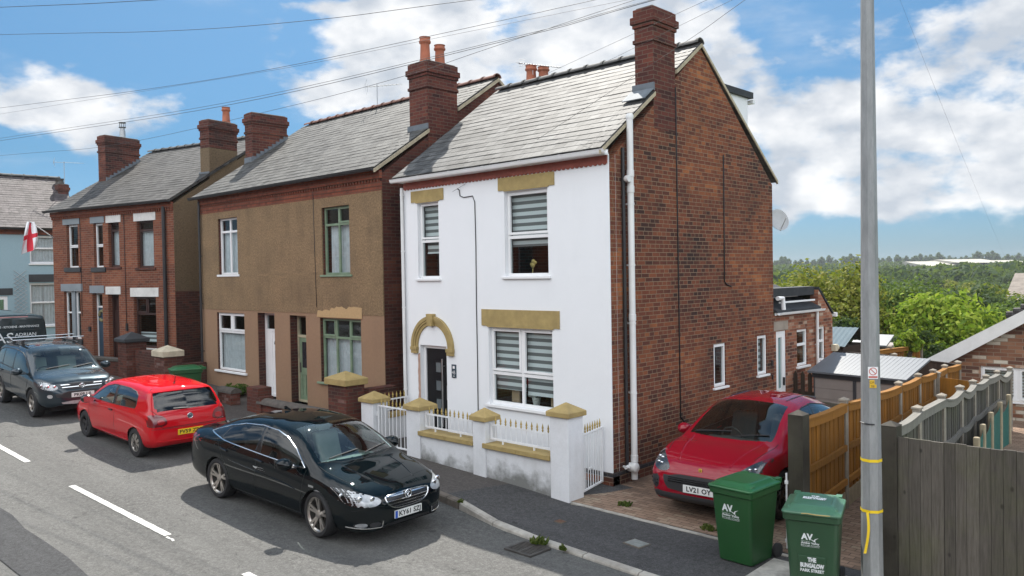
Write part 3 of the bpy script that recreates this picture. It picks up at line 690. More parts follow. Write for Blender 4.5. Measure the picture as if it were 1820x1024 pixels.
# windows of the front
window(H, FF, *w_ul, sash=((0, 1, .5, 1),), trans=((.49, 0, 1),), sill=(.05, .05, .05), dress=('blind', (0, 1, .5, 1), (.1, 1, .34, .5)), fw=.05)
window(H, FF, *w_ur, sash=((0, 1, .47, 1),), trans=((.46, 0, 1),), sill=(.06, .05, .05), dress=('blind', (0, 1, .36, 1)), fw=.055)
wg = window(H, FF, *w_g, sash=((0, .5, .41, 1), (.5, 1, .41, 1)), mull=((.5, 0, 1),), trans=((.4, 0, 1),), sill=(.06, .06, .06), dress=('blind', (0, .5, .2, 1), (.5, 1, .16, 1)), fw=.055)
# things on the window board
mb = MB(); F2 = FF
for i, (u, s) in enumerate(((-1.99, .085), (-2.03, .05), (-1.93, .06), (-1.98, .07))): mb.ball(F2(u + .0, 3.586 + .2 + i * .025, -.27), s * .7, s * .3, s * .6, 8, 6)
mb.tube([F2(-2.0, 3.62, -.27), F2(-1.98, 3.8, -.27)], .012)
mb.build('ornament', M_GOLDP, H, smooth=60)
mb = MB()
for i in range(5): mb.ball(F2(-4.55 + .05 * i, 3.66 + .03 * (i % 3), -.26), .035, .03, .06, 8, 6)
mb.tube([F2(-4.47 + .09 * math.cos(a), 3.78 + .11 * math.sin(a), -.26) for a in [i * math.pi / 8 for i in range(16)]], .012, 6, True)
mb.build('ornament', M_GOLDP, H, smooth=60)
mb = MB(); mb.box(-2.62, -2.42, .3, .34, 1.16, 1.45); mb.box(-1.62, -1.45, .3, .33, 1.16, 1.36); build_each(mb, 'picture_frame', plain('tan_frames', (.4, .28, .17), .7), H)
mb = MB()
for i in range(26): mb.ball((-1.98 + random.uniform(-.13, .13), .3 + random.uniform(-.05, .05), 1.42 + random.uniform(-.1, .1)), .045, .04, .045, 6, 5)
mb.lathe([(.06, 1.16), (.09, 1.3)], (-1.98, .3, 0), 12); mb.build('flower_bowl', plain('pale_flowers', (.5, .5, .47), .8, var=.4, scale=40), H)
# lintels
for (a, b, c, d) in ((-5.185, -4.163, 5.168, 5.403), (-2.593, -1.195, 5.206, 5.443), (-3.1, -1.12, 2.64, 2.957)):
    mb = MB(); FFl = FF; n = 6; mb.prism([FF(a, c, 0), FF(a + .12, c, 0), FF(a + .16, c - .022, 0), FF(b - .16, c - .022, 0), FF(b - .12, c, 0), FF(b, c, 0), FF(b, d, 0), FF(a, d, 0)], (0, -.022, 0)); mb.build('lintel', M_GOLD, H)
# door with arched surround
Dd = None
mb = MB(); bars(mb, FF, dr[0], dr[1], dr[2], dr[3], .07, -.19, -.09); dfr = mb.build('door_frame', M_UPVC, H, bevel=.004, seg=1)
mb = MB(); mb.fbox(FF, dr[0] + .072, dr[1] - .072, dr[2] + .06, dr[3] - .072, -.17, -.12)
for v in (1.58, 1.2, .82, .44): bars(mb, FF, -4.66, -4.44, v, v + .26, .03, -.13, -.108)
Dd = mb.build('door', M_BLACKDOOR, H, bevel=.004, seg=1)
mb = MB()
for v in (1.58, 1.2, .82, .44): mb.fbox(FF, -4.63, -4.47, v + .03, v + .23, -.125, -.117)
build_each(mb, 'pane', plain('frosted_door_glass', (.12, .14, .15), .15), Dd)
mb = MB(); mb.tube([FF(-4.36, .5, -.05), FF(-4.36, 1.9, -.05)], .016, 10)
for v in (.65, 1.75): mb.tube([FF(-4.36, v, -.12), FF(-4.36, v, -.05)], .01, 8)
mb.fbox(FF, -4.30, -4.26, 1.05, 1.35, -.12, -.11); mb.build('handle', M_STEEL, Dd, smooth=40)
mb = MB(); mb.box(-5.05, -4.1, -.25, -.002, .0, .15); mb.build('doorstep', M_KERB, H, bevel=.01)
mb = MB(); ac = (-4.575, 2.13)
def ring(r0, r1, w0, w1, a0=0, a1=math.pi, n=28):
    rows = []
    for i in range(n + 1):
        t = lerp(a0, a1, i / n); c, s = math.cos(t), math.sin(t); rows.append([FF(ac[0] + r * c, ac[1] + r * s, w) for r, w in ((r0, w0), (r0, w1), (r1, w1), (r1, w0))])
    mb.grid(rows, True); mb.poly(rows[0]); mb.poly(list(reversed(rows[-1])))
ring(.47, .535, 0, .03); ring(.535, .58, 0, .05); ring(.58, .655, 0, .065)
for s in (-1, 1):
    a, b = sorted((ac[0] + s * .46, ac[0] + s * .665)); mb.fbox(FF, a, b, 2.06, 2.13, 0, .075); mb.fbox(FF, a + .01, b - .01, 1.99, 2.06, 0, .06)
mb.prism([FF(ac[0] - .07, 2.58, 0), FF(ac[0] + .07, 2.58, 0), FF(ac[0] + .105, 2.83, 0), FF(ac[0] - .105, 2.83, 0)], (0, -.1, 0))
mb.build('door_arch', M_GOLD, H, bevel=.004, seg=1)
mb = MB(); pts = [FF(-5.05, .3, 0)]
rnd = random.Random(3)
L_ = [( -5.07 + rnd.uniform(-.012, .012), .25 + i * .09) for i in range(20)]; R_ = [(-4.995, 2.0), (-4.995, .25)]
mb.prism([FF(u, v, 0) for u, v in R_ + L_], (0, -.004, 0)); mb.build('bare_patch', plain('bare_pink_render', (.42, .27, .21), .9, var=.2, scale=9), H)
mb = MB(); mb.fbox(FF, -4.0, -3.87, 1.55, 1.82, 0, .014); pq = mb.build('house_number_plaque', plain('dark_slate_plaque', (.025, .05, .07), .4), H)
text('45', .105, lambda u, v, w: FF(-3.935 + u, 1.655 + v, .014 + w), M_UPVC, pq)
mb = MB(); mb.fbox(FF, -3.965, -3.905, 1.735, 1.79, .014, .016); mb.fbox(FF, -3.96, -3.91, 1.575, 1.582, .014, .016); mb.fbox(FF, -3.955, -3.915, 1.595, 1.6, .014, .016); mb.build('emblem', M_UPVC, pq)
# eaves trim, gutter, pipes
mb = MB(); n = 54
pts = []
for i in range(n):
    u0 = lerp(-5.42, -.02, i / n); u1 = lerp(-5.42, -.02, (i + 1) / n)
    for k in range(6): t = k / 6; pts.append((lerp(u0, u1, t), 5.475 - .035 * math.sin(math.pi * t)))
pts += [(-.02, 5.475), (-.02, 5.6), (-5.42, 5.6)]
mb.prism([FF(u, v, .004) for u, v in pts], (0, -.02, 0)); mb.build('scalloped_trim', M_REDTRIM, H)
mb = MB(); mb.box(-5.45, -.0, -.16, -.001, 5.6, 5.65); mb.build('soffit', M_UPVC, H)
gutter(H, (-5.6, -.2, 5.655), (.1, -.2, 5.655), M_UPVC, .06)
pipe(H, -5.44, -.06, .3, 5.5, .034, M_UPVCD, clips=(1.2, 2.95, 4.15, 5.35), cy=.05)
pipe(H, .09, .5, .06, 6.25, .056, M_UPVCD, 'soil_pipe', clips=(1.55, 2.75, 3.75, 4.8), cx=-.08, cy=0, joints=(.42, 2.85, 5.05, 5.32))
mb = MB(); mb.lathe([(.062, 0), (.07, .05), (.05, .09)], (.09, .5, 6.25), 12); mb.lathe([(.075, -.1), (.085, 0), (.085, .06), (.06, .08)], (.13, .42, .28), 12, 'x'); mb.lathe([(.03, -.12), (.035, 0), (.035, .03)], (.08, .37, .3), 10, 'y'); mb.lathe([(.04, 0), (.06, .03), (.06, .09)], (.06, .38, 5.22), 10, 'x')
build_each(mb, 'pipe_fitting', M_UPVCD, H, smooth=40)
pipe(H, .03, .37, .3, 5.75, .03, M_BLACKPL, 'waste_pipe', n=10)
mb = MB(); mb.lathe([(.02, 0), (.02, .14)], (0, .3, .3), 8, 'x'); mb.lathe([(.025, 0), (.025, .08)], (-.45, -.09, .26), 8, 'y'); build_each(mb, 'overflow_pipe', M_UPVCD, H)
mb = MB(); mb.tube([(-3.68, -.02, 5.32), (-3.68, -.06, 5.34)], .012, 6); mb.build('wire_bracket', M_BLACKPL, H)
cable(H, [(-3.68, -.012, 5.32), (-3.66, -.012, 5.2), (-3.55, -.012, 5.16), (-3.3, -.012, 5.17), (-3.24, -.012, 5.05), (-3.23, -.012, 4.2), (-3.245, -.012, 3.0), (-3.24, -.012, 2.0), (-3.25, -.012, .7)], .009)
cable(H, [(.012, 2.09, 7.05), (.012, 2.1, 5), (.012, 2.11, 3), (.012, 2.12, .9), (.012, 2.3, .75)], .012)
cable(H, [(.012, 3.84, 5.96), (.012, 3.83, 4.2), (.012, 3.82, 3.4), (.012, 3.95, 3.33), (.012, 4.1, 3.3)], .012)
# roof, ridge, chimney
def roof_round_chimney(root, x0, xc, x1, e, r, y0, y1, mat):
    """front slope notched where a stack stands in the gable; e, r = (y, z) of eave and ridge"""
    zz = lambda y: lerp(e[1], r[1], (y - e[0]) / (r[0] - e[0])); mb = MB()
    for (a, b, c, d) in ((x0, xc, e[0], r[0]), (xc, x1, e[0], y0), (xc, x1, y1, r[0])): roof(root, (a, c, zz(c)), (b, c, zz(c)), (b, d, zz(d)), (a, d, zz(d)), mat, sub=mb)
    return mb.build('roof', mat, root)
roof_round_chimney(H, -5.52, -.40, .03, (-.25, 5.70), (3.0, 8.05), 1.37, 2.1, M_SLATE_W)
roof(H, (.03, 6.2, 5.62), (-5.52, 6.2, 5.62), (-5.52, 3.0, 8.05), (.03, 3.0, 8.05), M_SLATE_W)
ridge(H, (-5.5, 3.0, 8.09), (.03, 3.0, 8.09), M_RIDGE)
mb = MB()
for (a, b) in (((-.26, 5.66), (1.38, 6.86)), ((2.1, 7.37), (3.0, 8.03)), ((3.0, 8.03), (6.2, 5.6))):
    mb.prism([(.002, a[0], a[1]), (.002, b[0], b[1]), (.002, b[0], b[1] - .07), (.002, a[0], a[1] - .07)], (.045, 0, 0))
build_each(mb, 'verge_mortar', M_MORTAR, H)
ch = chimney(H, -.40, -.001, 1.38, 2.1, 6.2, 8.40)
mb = MB()
m_ = .723
mb.prism([(-.44, 1.34, 6.885), (.03, 1.34, 6.885), (.03, 1.34, 7.03), (-.44, 1.34, 7.03)], (0, .035, 0)); mb.prism([(-.46, 1.05, 6.69), (.03, 1.05, 6.69), (.03, 1.34, 6.905), (-.46, 1.34, 6.905)], (0, -.01, .015))
mb.build('flashing', M_LEAD, ch)
# rear dormer, dish
mb = MB(); mb.box(-4.4, -.62, 4.5, 6.1, 6.0, 7.52); dm = mb.build('dormer', M_UPVC, H); mb = MB(); mb.box(-4.5, -.55, 4.3, 6.25, 7.522, 7.66); mb.build('dormer_roof', M_TARP, dm)
mb = MB(); mb.box(-4.5, -.56, 6.251, 6.35, 7.42, 7.5); mb.build('gutter', M_UPVC, dm)
mb = MB(); rows = []
c = V3((.02, 6.22, 4.72)); nd = V3((.80, -.45, .3)).normalized(); ta = nd.cross(V3((0, 0, 1))).normalized(); tb = ta.cross(nd)
for i in range(6):
    r = .24 * i / 5; rows.append([c + ta * (r * math.cos(a)) + tb * (r * 1.05 * math.sin(a)) + nd * (.9 * r * r) for a in [j * math.pi / 10 for j in range(20)]])
mb.grid(rows, True); mb.grid([[q - nd * .012 for q in r] for r in rows], True)
mb.tube([c, c - nd * .08, (-.12, 6.01, 4.68)], .015); mb.tube([c - tb * .25, c + nd * .3 - tb * .05], .01)
mb.build('satellite_dish', plain('grey_dish', (.42, .43, .44), .6), H, smooth=60)
# side windows
for q in (s1, s2): window(H, FS, *q, rec=.03, fw=.045, sash=((0, 1, 0, 1),), sill=(.05, .05, .045), dress=('blind', (0, 1, .0, 1)) if q is s2 else ('net', (0, .45, 0, 1)))
# extension
e1 = (7.196, 7.766, 1.355, 2.21); e2 = (8.30, 8.786, 1.368, 2.205); ed = (6.13, 6.62, -.1, 2.24)
mb = MB(); FE = frame((-.012, 0, 0), (0, 1, 0)); wall(mb, FE, 6.002, 9.25, -.7, 2.45, [e1, e2, ed], .2); gable(mb, FE, [(6.002, 2.45), (9.25, 2.45), (8.42, 3.12), (8.38, 2.6), (6.002, 2.6)], .2)
mb.box(-3.5, -.212, 9.05, 9.25, -.7, 2.45)
X = mb.build('extension', M_BRICK_E, H)
mb = MB(); mb.fbox(FE, 6.02, 6.72, 2.26, 2.46, 0, .012); mb.build('lintel', plain('concrete_lintel', (.32, .27, .22), .9, var=.2), X)
mb = MB(); mb.prism([(.06, 6.03, 2.66), (-1.1, 6.03, 3.2), (-1.1, 8.4, 3.2), (.06, 8.4, 2.66)], (0, 0, .05)); mb.prism([(-1.1, 6.03, 3.2), (-3.5, 6.03, 2.4), (-3.5, 8.4, 2.4), (-1.1, 8.4, 3.2)], (0, 0, .05)); mb.box(-.5, -.1, 6.02, 8.38, 3.0, 3.2)
mb.prism([(-.0, 8.42, 3.14), (-3.4, 8.42, 3.14), (-3.4, 9.35, 2.45), (-.0, 9.35, 2.45)], (0, 0, .05)); mb.build('felt_roof', M_TARP, X)
mb = MB(); mb.box(.0, .02, 6.05, 8.4, 2.6, 2.66); mb.box(-.02, .0, 6.3, 8.2, 2.86, 2.9); mb.tube([(.04, 6.12, 2.98), (.05, 6.35, 2.98), (.06, 6.37, 2.72)], .05, 10); mb.build('fascia', M_UPVC, X)
gutter(X, (.08, 6.1, 2.65), (.08, 8.5, 2.65), M_UPVC, .05, out=(1, 0, 0))
pipe(X, .05, 8.2, .0, 2.62, .034, M_UPVCD, clips=(.9, 1.8), cx=-.05, cy=0)
window(X.parent, FE, *e1, rec=.03, fw=.055, trans=((.58, 0, 1),), sill=(.06, .06, .05)); window(H, FE, *e2, rec=.03, fw=.055, trans=((.58, 0, 1),), sill=(.06, .06, .05))
mb = MB(); bars(mb, FE, *ed, .06, -.1, -.02); mb.fbox(FE, ed[0] + .06, ed[1] - .06, -.04, .85, -.08, -.03); bars(mb, FE, ed[0] + .06, ed[1] - .06, .85, 2.18, .09, -.09, -.025)
sdoor = mb.build('door', M_UPVC, H); sdoor['label'] = 'white half glazed side door'
mb = MB(); mb.fbox(FE, ed[0] + .12, ed[1] - .12, .9, 2.1, -.07, -.06); mb.build('pane', plain('obscure_teal_pane', (.16, .25, .25), .25), sdoor); mb = MB(); mb.fbox(FE, ed[1] - .13, ed[1] - .1, 1.0, 1.18, -.02, .02); mb.build('handle', M_BLACKPL, sdoor)
mb = MB(); mb.box(-.01, .1, 9.16, 9.3, 1.56, 1.72); mb.lathe([(.03, 0), (.09, .06), (.085, .1)], (.02, 9.3, 1.64), 10, 'y'); mb.build('floodlight', plain('beige_lamp_housing', (.5, .45, .33), .6), X)
mb = MB(); mb.fbox(FE, 5.87, 5.93, 1.5, 1.62, 0, .03); mb.fbox(FE, 5.88, 5.92, 1.2, 1.3, 0, .03); build_each(mb, 'key_box', M_BLACKPL, H)
for yb in (9.3,):
    mb = MB(); mb.box(-.15, .06, yb, yb + .1, 2.42, 2.52); mb.build('gutter', M_UPVC, X)
# ---------------------------------------------------------------- brown pair
Bn = thing('semi_detached_house', 'brown roughcast pair of houses with a white door beside a green door', 'house', (-10.6, 3.6, .4))
b_ul = (-13.86, -12.72, 3.74, 5.33); b_ur = (-8.56, -7.42, 3.68, 5.29); b_ll = (-14.06, -12.45, 1.02, 2.66); b_lr = (-8.74, -7.06, 1.09, 2.64)
d_w = (-11.74, -10.86, .45, 2.70); d_g = (-10.12, -9.36, .45, 2.67)
mb = MB(); wall(mb, FF, -14.95, -6.2, .0, 5.98, [b_ul, b_ur, b_ll, b_lr, d_w, d_g], .25); mb.build('front_wall', M_BRICK_B, Bn)
mb = MB(); F3 = lambda u, v, w=0: FF(u, v, w + .028); wall(mb, F3, -14.955, -6.195, 2.745, 5.52, [b_ul, b_ur], .027)
mb.quad(F3(-6.195, 2.745), F3(-6.195, 2.745, -.03), F3(-6.195, 5.52, -.03), F3(-6.195, 5.52)); mb.quad(F3(-14.955, 2.745), F3(-6.195, 2.745), F3(-6.195, 2.745, -.03), F3(-14.955, 2.745, -.03)); mb.quad(F3(-14.955, 5.52), F3(-6.195, 5.52), F3(-6.195, 5.52, -.03), F3(-14.955, 5.52, -.03))
mb.build('roughcast_render', M_ROUGH, Bn)
mb = MB(); F4 = lambda u, v, w=0: FF(u, v, w + .018); wall(mb, F4, -14.953, -6.197, .0, 2.744, [b_ll, b_lr, d_w, d_g], .017)
mb.quad(F4(-6.197, 0), F4(-6.197, 0, -.018), F4(-6.197, 2.744, -.018), F4(-6.197, 2.744)); mb.build('painted_render', M_TAN, Bn)
rnd = random.Random(5); top = [(-7.0 - i * .1, 2.9 + rnd.uniform(-.035, .035) - (.06 if i > 12 else 0)) for i in range(19)]
mb = MB(); mb.prism([F4(u, v, .0105) for u, v in [(-8.85, 2.66), (-7.0, 2.66)] + top], (0, -.004, 0)); mb.build('bare_patch', M_OCHRE, Bn)
mb = MB(); mb.box(-14.96, -6.19, -.02, 0, 5.521, 5.62); mb.box(-14.96, -6.19, -.035, 0, 5.62, 5.72)
for i in range(77): mb.box(-14.9 + i * .113, -14.845 + i * .113, -.06, 0, 5.72, 5.79)
mb.box(-14.96, -6.19, -.08, 0, 5.79, 5.97); mb.build('brick_eaves_band', M_BRICK_BAND, Bn)
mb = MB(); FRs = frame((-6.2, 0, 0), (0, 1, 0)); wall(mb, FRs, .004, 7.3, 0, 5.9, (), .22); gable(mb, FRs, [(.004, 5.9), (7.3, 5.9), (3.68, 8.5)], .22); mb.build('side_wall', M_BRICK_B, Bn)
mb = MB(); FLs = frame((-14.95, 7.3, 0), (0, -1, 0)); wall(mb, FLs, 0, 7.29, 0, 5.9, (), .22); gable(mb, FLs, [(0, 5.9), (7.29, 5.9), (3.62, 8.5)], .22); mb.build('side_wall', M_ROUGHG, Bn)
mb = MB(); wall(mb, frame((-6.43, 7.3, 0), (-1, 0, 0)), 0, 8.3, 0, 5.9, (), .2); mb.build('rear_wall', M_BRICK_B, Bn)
window(Bn, FF, *b_ul, rec=.06, fw=.055, mull=((.5, 0, 1),), trans=((.76, 0, 1),), sill=(.08, .05, .06), dress=('net', (0, .5, 0, .76), (.5, 1, 0, .76)))
window(Bn, FF, *b_ur, rec=.06, fw=.05, fmat=M_GREENP, mull=((.52, 0, 1),), trans=((.74, 0, 1),), sash=((.52, 1, .74, 1),), sill=(.08, .06, .05), dress=('net', (.1, .5, 0, .72), (.52, 1, 0, .74)))
window(Bn, FF, *b_ll, rec=.05, fw=.06, mull=((.5, .68, 1),), trans=((.67, 0, 1),), sash=((0, .5, .67, 1), (.5, 1, .67, 1)), sill=(.1, .08, .06), dress=('net', (0, .34, 0, .7), (.34, .68, 0, .7), (.68, 1, 0, .7)))
window(Bn, FF, *b_lr, rec=.07, fw=.05, fmat=M_GREENP, mull=((.34, 0, 1), (.67, 0, 1)), trans=((.7, 0, 1),), sash=((0, .34, .7, 1), (.67, 1, .7, 1)), sill=(.1, .08, .05), dress=('net', (0, .33, 0, .7), (.34, .66, 0, .7), (.68, 1, 0, .7)))
# doors of the pair
mb = MB(); bars(mb, FF, *d_w, .075, -.28, -.2); mb.fbox(FF, -11.66, -10.94, 2.2, 2.26, -.27, -.205); mb.fbox(FF, -11.66, -11.4, .52, 2.2, -.265, -.21); fr1 = mb.build('door_frame', M_UPVC, Bn, bevel=.004, seg=1)
mb = MB(); mb.fbox(FF, -11.66, -10.94, 2.26, 2.63, -.25, -.24); mb.build('pane', M_GLASS, fr1)
mb = MB(); mb.fbox(FF, -11.4, -10.95, .52, 2.2, -.262, -.225)
for (a, b, c, d) in ((-11.34, -11.0, .6, .95), (-11.34, -11.0, 1.0, 1.15)): bars(mb, FF, a, b, c, d, .02, -.226, -.214)
bars(mb, FF, -11.3, -11.1, 1.2, 1.72, .025, -.226, -.212); wd = mb.build('door', M_UPVC, Bn, bevel=.003, seg=1); wd['label'] = 'white panelled front door'
mb = MB(); mb.fbox(FF, -11.27, -11.13, 1.23, 1.69, -.224, -.22); mb.prism([FF(-11.17 + .14 * math.cos(t), 1.85 + .16 * math.sin(t), -.225) for t in [math.pi * i / 10 for i in range(11)]], (0, -.006, 0)); mb.build('pane', plain('dark_leaded_glass', (.03, .035, .04), .12), wd)
mb = MB(); bars(mb, FF, *d_g, .06, -.28, -.2); mb.fbox(FF, -10.06, -9.42, 2.1, 2.16, -.27, -.19); fr2 = mb.build('door_frame', plain('cream_frame', (.42, .38, .26), .7, dirt=.4), Bn)
mb = MB(); mb.fbox(FF, -10.06, -9.42, 2.16, 2.61, -.25, -.24); mb.build('pane', M_GLASS, fr2)
mb = MB(); mb.fbox(FF, -10.055, -9.425, .5, 2.1, -.265, -.235); mb.fbox(FF, -10.055, -9.95, .5, 2.1, -.235, -.215); mb.fbox(FF, -9.53, -9.425, .5, 2.1, -.235, -.215); mb.fbox(FF, -9.95, -9.53, 1.98, 2.1, -.235, -.216); mb.fbox(FF, -9.95, -9.53, 1.14, 1.32, -.235, -.216); mb.fbox(FF, -9.95, -9.53, .5, .62, -.235, -.216)
mb.fbox(FF, -9.82, -9.79, .62, 1.14, -.235, -.218); mb.fbox(FF, -9.69, -9.66, .62, 1.14, -.235, -.218); gd = mb.build('door', M_GREENP, Bn, bevel=.004, seg=1); gd['label'] = 'green half glazed door'
mb = MB(); mb.fbox(FF, -9.95, -9.53, 1.32, 1.98, -.234, -.228); mb.build('pane', plain('dark_door_glass', (.03, .03, .035), .15), gd)
mb = MB(); mb.fbox(FF, -10.03, -9.99, 1.2, 1.45, -.215, -.2); mb.build('handle', M_IRON, gd)
mb = MB(); mb.fbox(FF, -10.2, -9.3, .3, .45, -.3, .1); mb.fbox(FF, -11.8, -10.8, .3, .45, -.3, .1); build_each(mb, 'doorstep', M_CONC, Bn)
roof_round_chimney(Bn, -15.08, -6.86, -6.17, (-.22, 6.02), (3.68, 8.6), 1.35, 2.3, M_SLATE_B)
roof(Bn, (-6.17, 7.5, 6.0), (-15.08, 7.5, 6.0), (-15.08, 3.68, 8.6), (-6.17, 3.68, 8.6), M_SLATE_B)
ridge(Bn, (-15.0, 3.68, 8.64), (-6.16, 3.68, 8.64), M_RIDGER)
mb = MB(); mb.prism([(-6.19, -.23, 5.98), (-6.19, 1.36, 7.03), (-6.19, 1.36, 6.95), (-6.19, -.23, 5.9)], (.05, 0, 0)); mb.prism([(-6.19, 2.3, 7.65), (-6.19, 3.68, 8.56), (-6.19, 3.68, 8.48), (-6.19, 2.3, 7.57)], (.05, 0, 0)); mb.prism([(-6.19, 3.68, 8.58), (-6.19, 7.4, 6.0), (-6.19, 7.4, 5.92), (-6.19, 3.68, 8.5)], (.05, 0, 0)); build_each(mb, 'verge_mortar', M_MORTAR, Bn)
gutter(Bn, (-15.15, -.25, 5.99), (-6.2, -.25, 5.99), M_BLACKPL, .06)
pipe(Bn, -14.88, -.09, .6, 5.9, .036, M_BLACKPL, clips=(1.5, 2.9, 4.3), cy=.08)
cable(Bn, [(-8.9, -.034, 5.75), (-8.88, -.034, 4.5), (-8.84, -.034, 2.9)], .008)
ch = chimney(Bn, -6.86, -6.197, 1.36, 2.3, 6.6, 8.62); pot(ch, -6.53, 1.6, 8.64, .62, .125); pot(ch, -6.53, 2.06, 8.64, .52, .125)
mb = MB(); mb.box(-6.9, -6.17, 1.32, 1.355, 7.0, 7.16); mb.build('flashing', M_LEAD, ch)
ch = chimney(Bn, -15.2, -14.78, 1.6, 2.82, 6.9, 8.72); mb = MB()
for i in range(9):
    y = 1.6 + i * .135; z = 7.25 + i * .135 * .66; mb.box(-14.779, -14.745, y, y + .15, z - .02, z + .13)
mb.box(-15.2, -14.77, 1.56, 1.598, 7.18, 7.36); mb.build('flashing', M_LEAD, ch)
def aerial(name, x, y, z, h, L, az, label, group=None):
    t = thing(name, label, 'aerial', (x, y, z)); mb = MB(); mb.tube([(x, y, z), (x, y, z + h)], .014, 6); mb.build('mast', M_GALV, t)
    d = V3((math.cos(az), math.sin(az), .0)); s = V3((-d.y, d.x, 0)); p = V3((x, y, z + h - .06)); mb = MB(); mb.tube([p - d * L * .35, p + d * L * .65], .009, 5)
    for i in range(9):
        q = p + d * (L * (i / 9 - .2)); mb.tube([q - s * .1, q + s * .1], .005, 4)
    for k in (-1, 1): mb.tube([p - d * L * .35, p - d * L * .3 + V3((0, 0, .22 * k))], .007, 4); mb.tube([p - d * L * .33 + s * .1 * k + V3((0, 0, .1)), p - d * L * .33 + s * .12 * k - V3((0, 0, .12))], .006, 4)
    mb.build('elements', M_GALV, t); return t
aerial('television_aerial', -11.2, 3.7, 8.55, .75, 1.1, .5, 'small television aerial on the ridge of the brown roughcast house')
# ---------------------------------------------------------------- brick pair (angled to the street)
e_ = V3((.9756, .2195, 0)).normalized(); L0 = V3((-23.59, -1.39, 0)); FK = frame(L0, e_)
K = thing('semi_detached_house', 'orange red brick pair of houses with grey and white lintels', 'house', tuple(FK(3.4, .8, -3)))
FKi = lambda u, v, w: FK(u, w, -v)      # u along, v depth, w height
LK = 6.74
k1 = (.86, 1.55, 4.1, 5.6); k2 = (2.46, 3.0, 4.08, 5.58); k3 = (3.3, 3.9, 4.08, 5.56); k4 = (4.85, 5.72, 4.02, 5.54)
q1 = (.6, 1.6, 1.6, 3.27); q4 = (4.6, 5.75, 1.42, 3.08); kd1 = (2.3, 2.88, .95, 3.2); kd2 = (3.2, 3.8, .95, 3.16)
mb = MB(); wall(mb, FK, 0, LK, .3, 6.05, [k1, k2, k3, k4, q1, q4, kd1, kd2], .24); mb.build('front_wall', M_BRICK_R, K)
mb = MB(); FKr = frame(FK(LK, 0, 0), (-e_.y, e_.x, 0)); wall(mb, FKr, .003, 7.6, 3.25, 6.0, (), .2); gable(mb, FKr, [(.003, 6.0), (7.6, 6.0), (4.0, 8.6)], .2); mb.build('side_wall', M_ROUGHG, K)
FKr2 = lambda u, v, w=0: FKr(u, v, w + .02); mb = MB(); wall(mb, FKr2, .003, 7.6, .3, 3.25, (), .24); mb.build('side_wall_base', M_BRICK_B, K)
mb = MB(); FKl = frame(FK(0, 0, -7.6), (e_.y, -e_.x, 0)); wall(mb, FKl, 0, 7.59, .3, 6.0, (), .2); gable(mb, FKl, [(0, 6.0), (7.59, 6.0), (3.6, 8.6)], .2); mb.build('side_wall', M_BRICK_R, K)
mb = MB(); wall(mb, frame(FK(LK - .23, 0, -7.6), -e_), 0, LK - .46, .3, 6.0, (), .2); mb.build('rear_wall', M_BRICK_B, K)
mb = MB(); mb.fbox(FK, 0, LK, 5.9, 6.06, 0, .09)
for i in range(58): mb.fbox(FK, .03 + i * .116, .09 + i * .116, 5.8, 5.9, 0, .06)
mb.build('dentil_band', M_BRICK_BAND, K)
for k, q in enumerate((k1, k2)):
    window(K, FK, *q, rec=.1, fw=.05, trans=((.48, 0, 1),), sash=((0, 1, .48, 1),), sill=(.14, .05, .16), sillmat=M_BLACKSTONE)
window(K, FK, *k3, rec=.1, fw=.06, fmat=M_BROWNP, trans=((.82, 0, 1),), sill=(.1, .04, .08), sillmat=M_BRICK_B, dress=('net', (0, 1, 0, .82)))
window(K, FK, *k4, rec=.1, fw=.065, fmat=M_BROWNP, trans=((.8, 0, 1),), sill=(.1, .04, .08), sillmat=M_BRICK_B, dress=('net', (0, 1, 0, .8)))
wq = window(K, FK, q1[0], q1[0] + .4, q1[2], q1[3], rec=.1, fw=.05, trans=((.55, 0, 1),)); window(K, FK, q1[1] - .4, q1[1], q1[2], q1[3], rec=.1, fw=.05, trans=((.55, 0, 1),))
mb = MB(); mb.fbox(FK, q1[0] + .401, q1[1] - .401, q1[2], q1[3], -.2, -.04); mb.build('stone_mullion', M_GREYSTONE, K)
mb = MB(); mb.fbox(FK, q1[0] - .1, q1[1] + .1, q1[2] - .18, q1[2] - .002, -.02, .06); mb.build('stone_sill', M_BLACKSTONE, K)
window(K, FK, *q4, rec=.1, fw=.06, fmat=M_BROWNP, mull=((.52, .68, 1),), trans=((.66, 0, 1),), sash=((.0, .52, .66, 1),), dress=('blind', (0, 1, .12, .3)), sill=(.0, .02, .05), sillmat=M_WHITESTONE)
for (a, b, c, d, mm) in ((.66, 1.67, 5.6, 5.86, M_GREYSTONE), (2.3, 3.1, 5.58, 5.86, M_GREYSTONE), (3.2, 4.02, 5.56, 5.85, M_WHITESTONE), (4.72, 5.85, 5.54, 5.85, M_WHITESTONE), (.45, 1.75, 3.27, 3.53, M_GREYSTONE), (2.18, 3.0, 3.2, 3.46, M_GREYSTONE), (3.1, 3.92, 3.16, 3.42, M_WHITESTONE), (4.45, 5.92, 3.08, 3.37, M_WHITESTONE)):
    mb = MB(); mb.fbox(FK, a, b, c, d, -.1, .02); mb.build('lintel', mm, K)
mb = MB(); bars(mb, FK, *kd1, .05, -.24, -.16); mb.fbox(FK, kd1[0] + .05, kd1[1] - .05, 2.7, 2.76, -.23, -.165); f1 = mb.build('door_frame', M_UPVC, K)
mb = MB(); mb.fbox(FK, kd1[0] + .05, kd1[1] - .05, 2.76, 3.15, -.21, -.2); mb.build('pane', M_GLASS, f1)
mb = MB(); mb.fbox(FK, kd1[0] + .05, kd1[1] - .05, 1.0, 2.7, -.23, -.18); d1 = mb.build('door', M_BLUEDOOR, K); d1['label'] = 'dark blue front door with a wreath'
mb = MB()
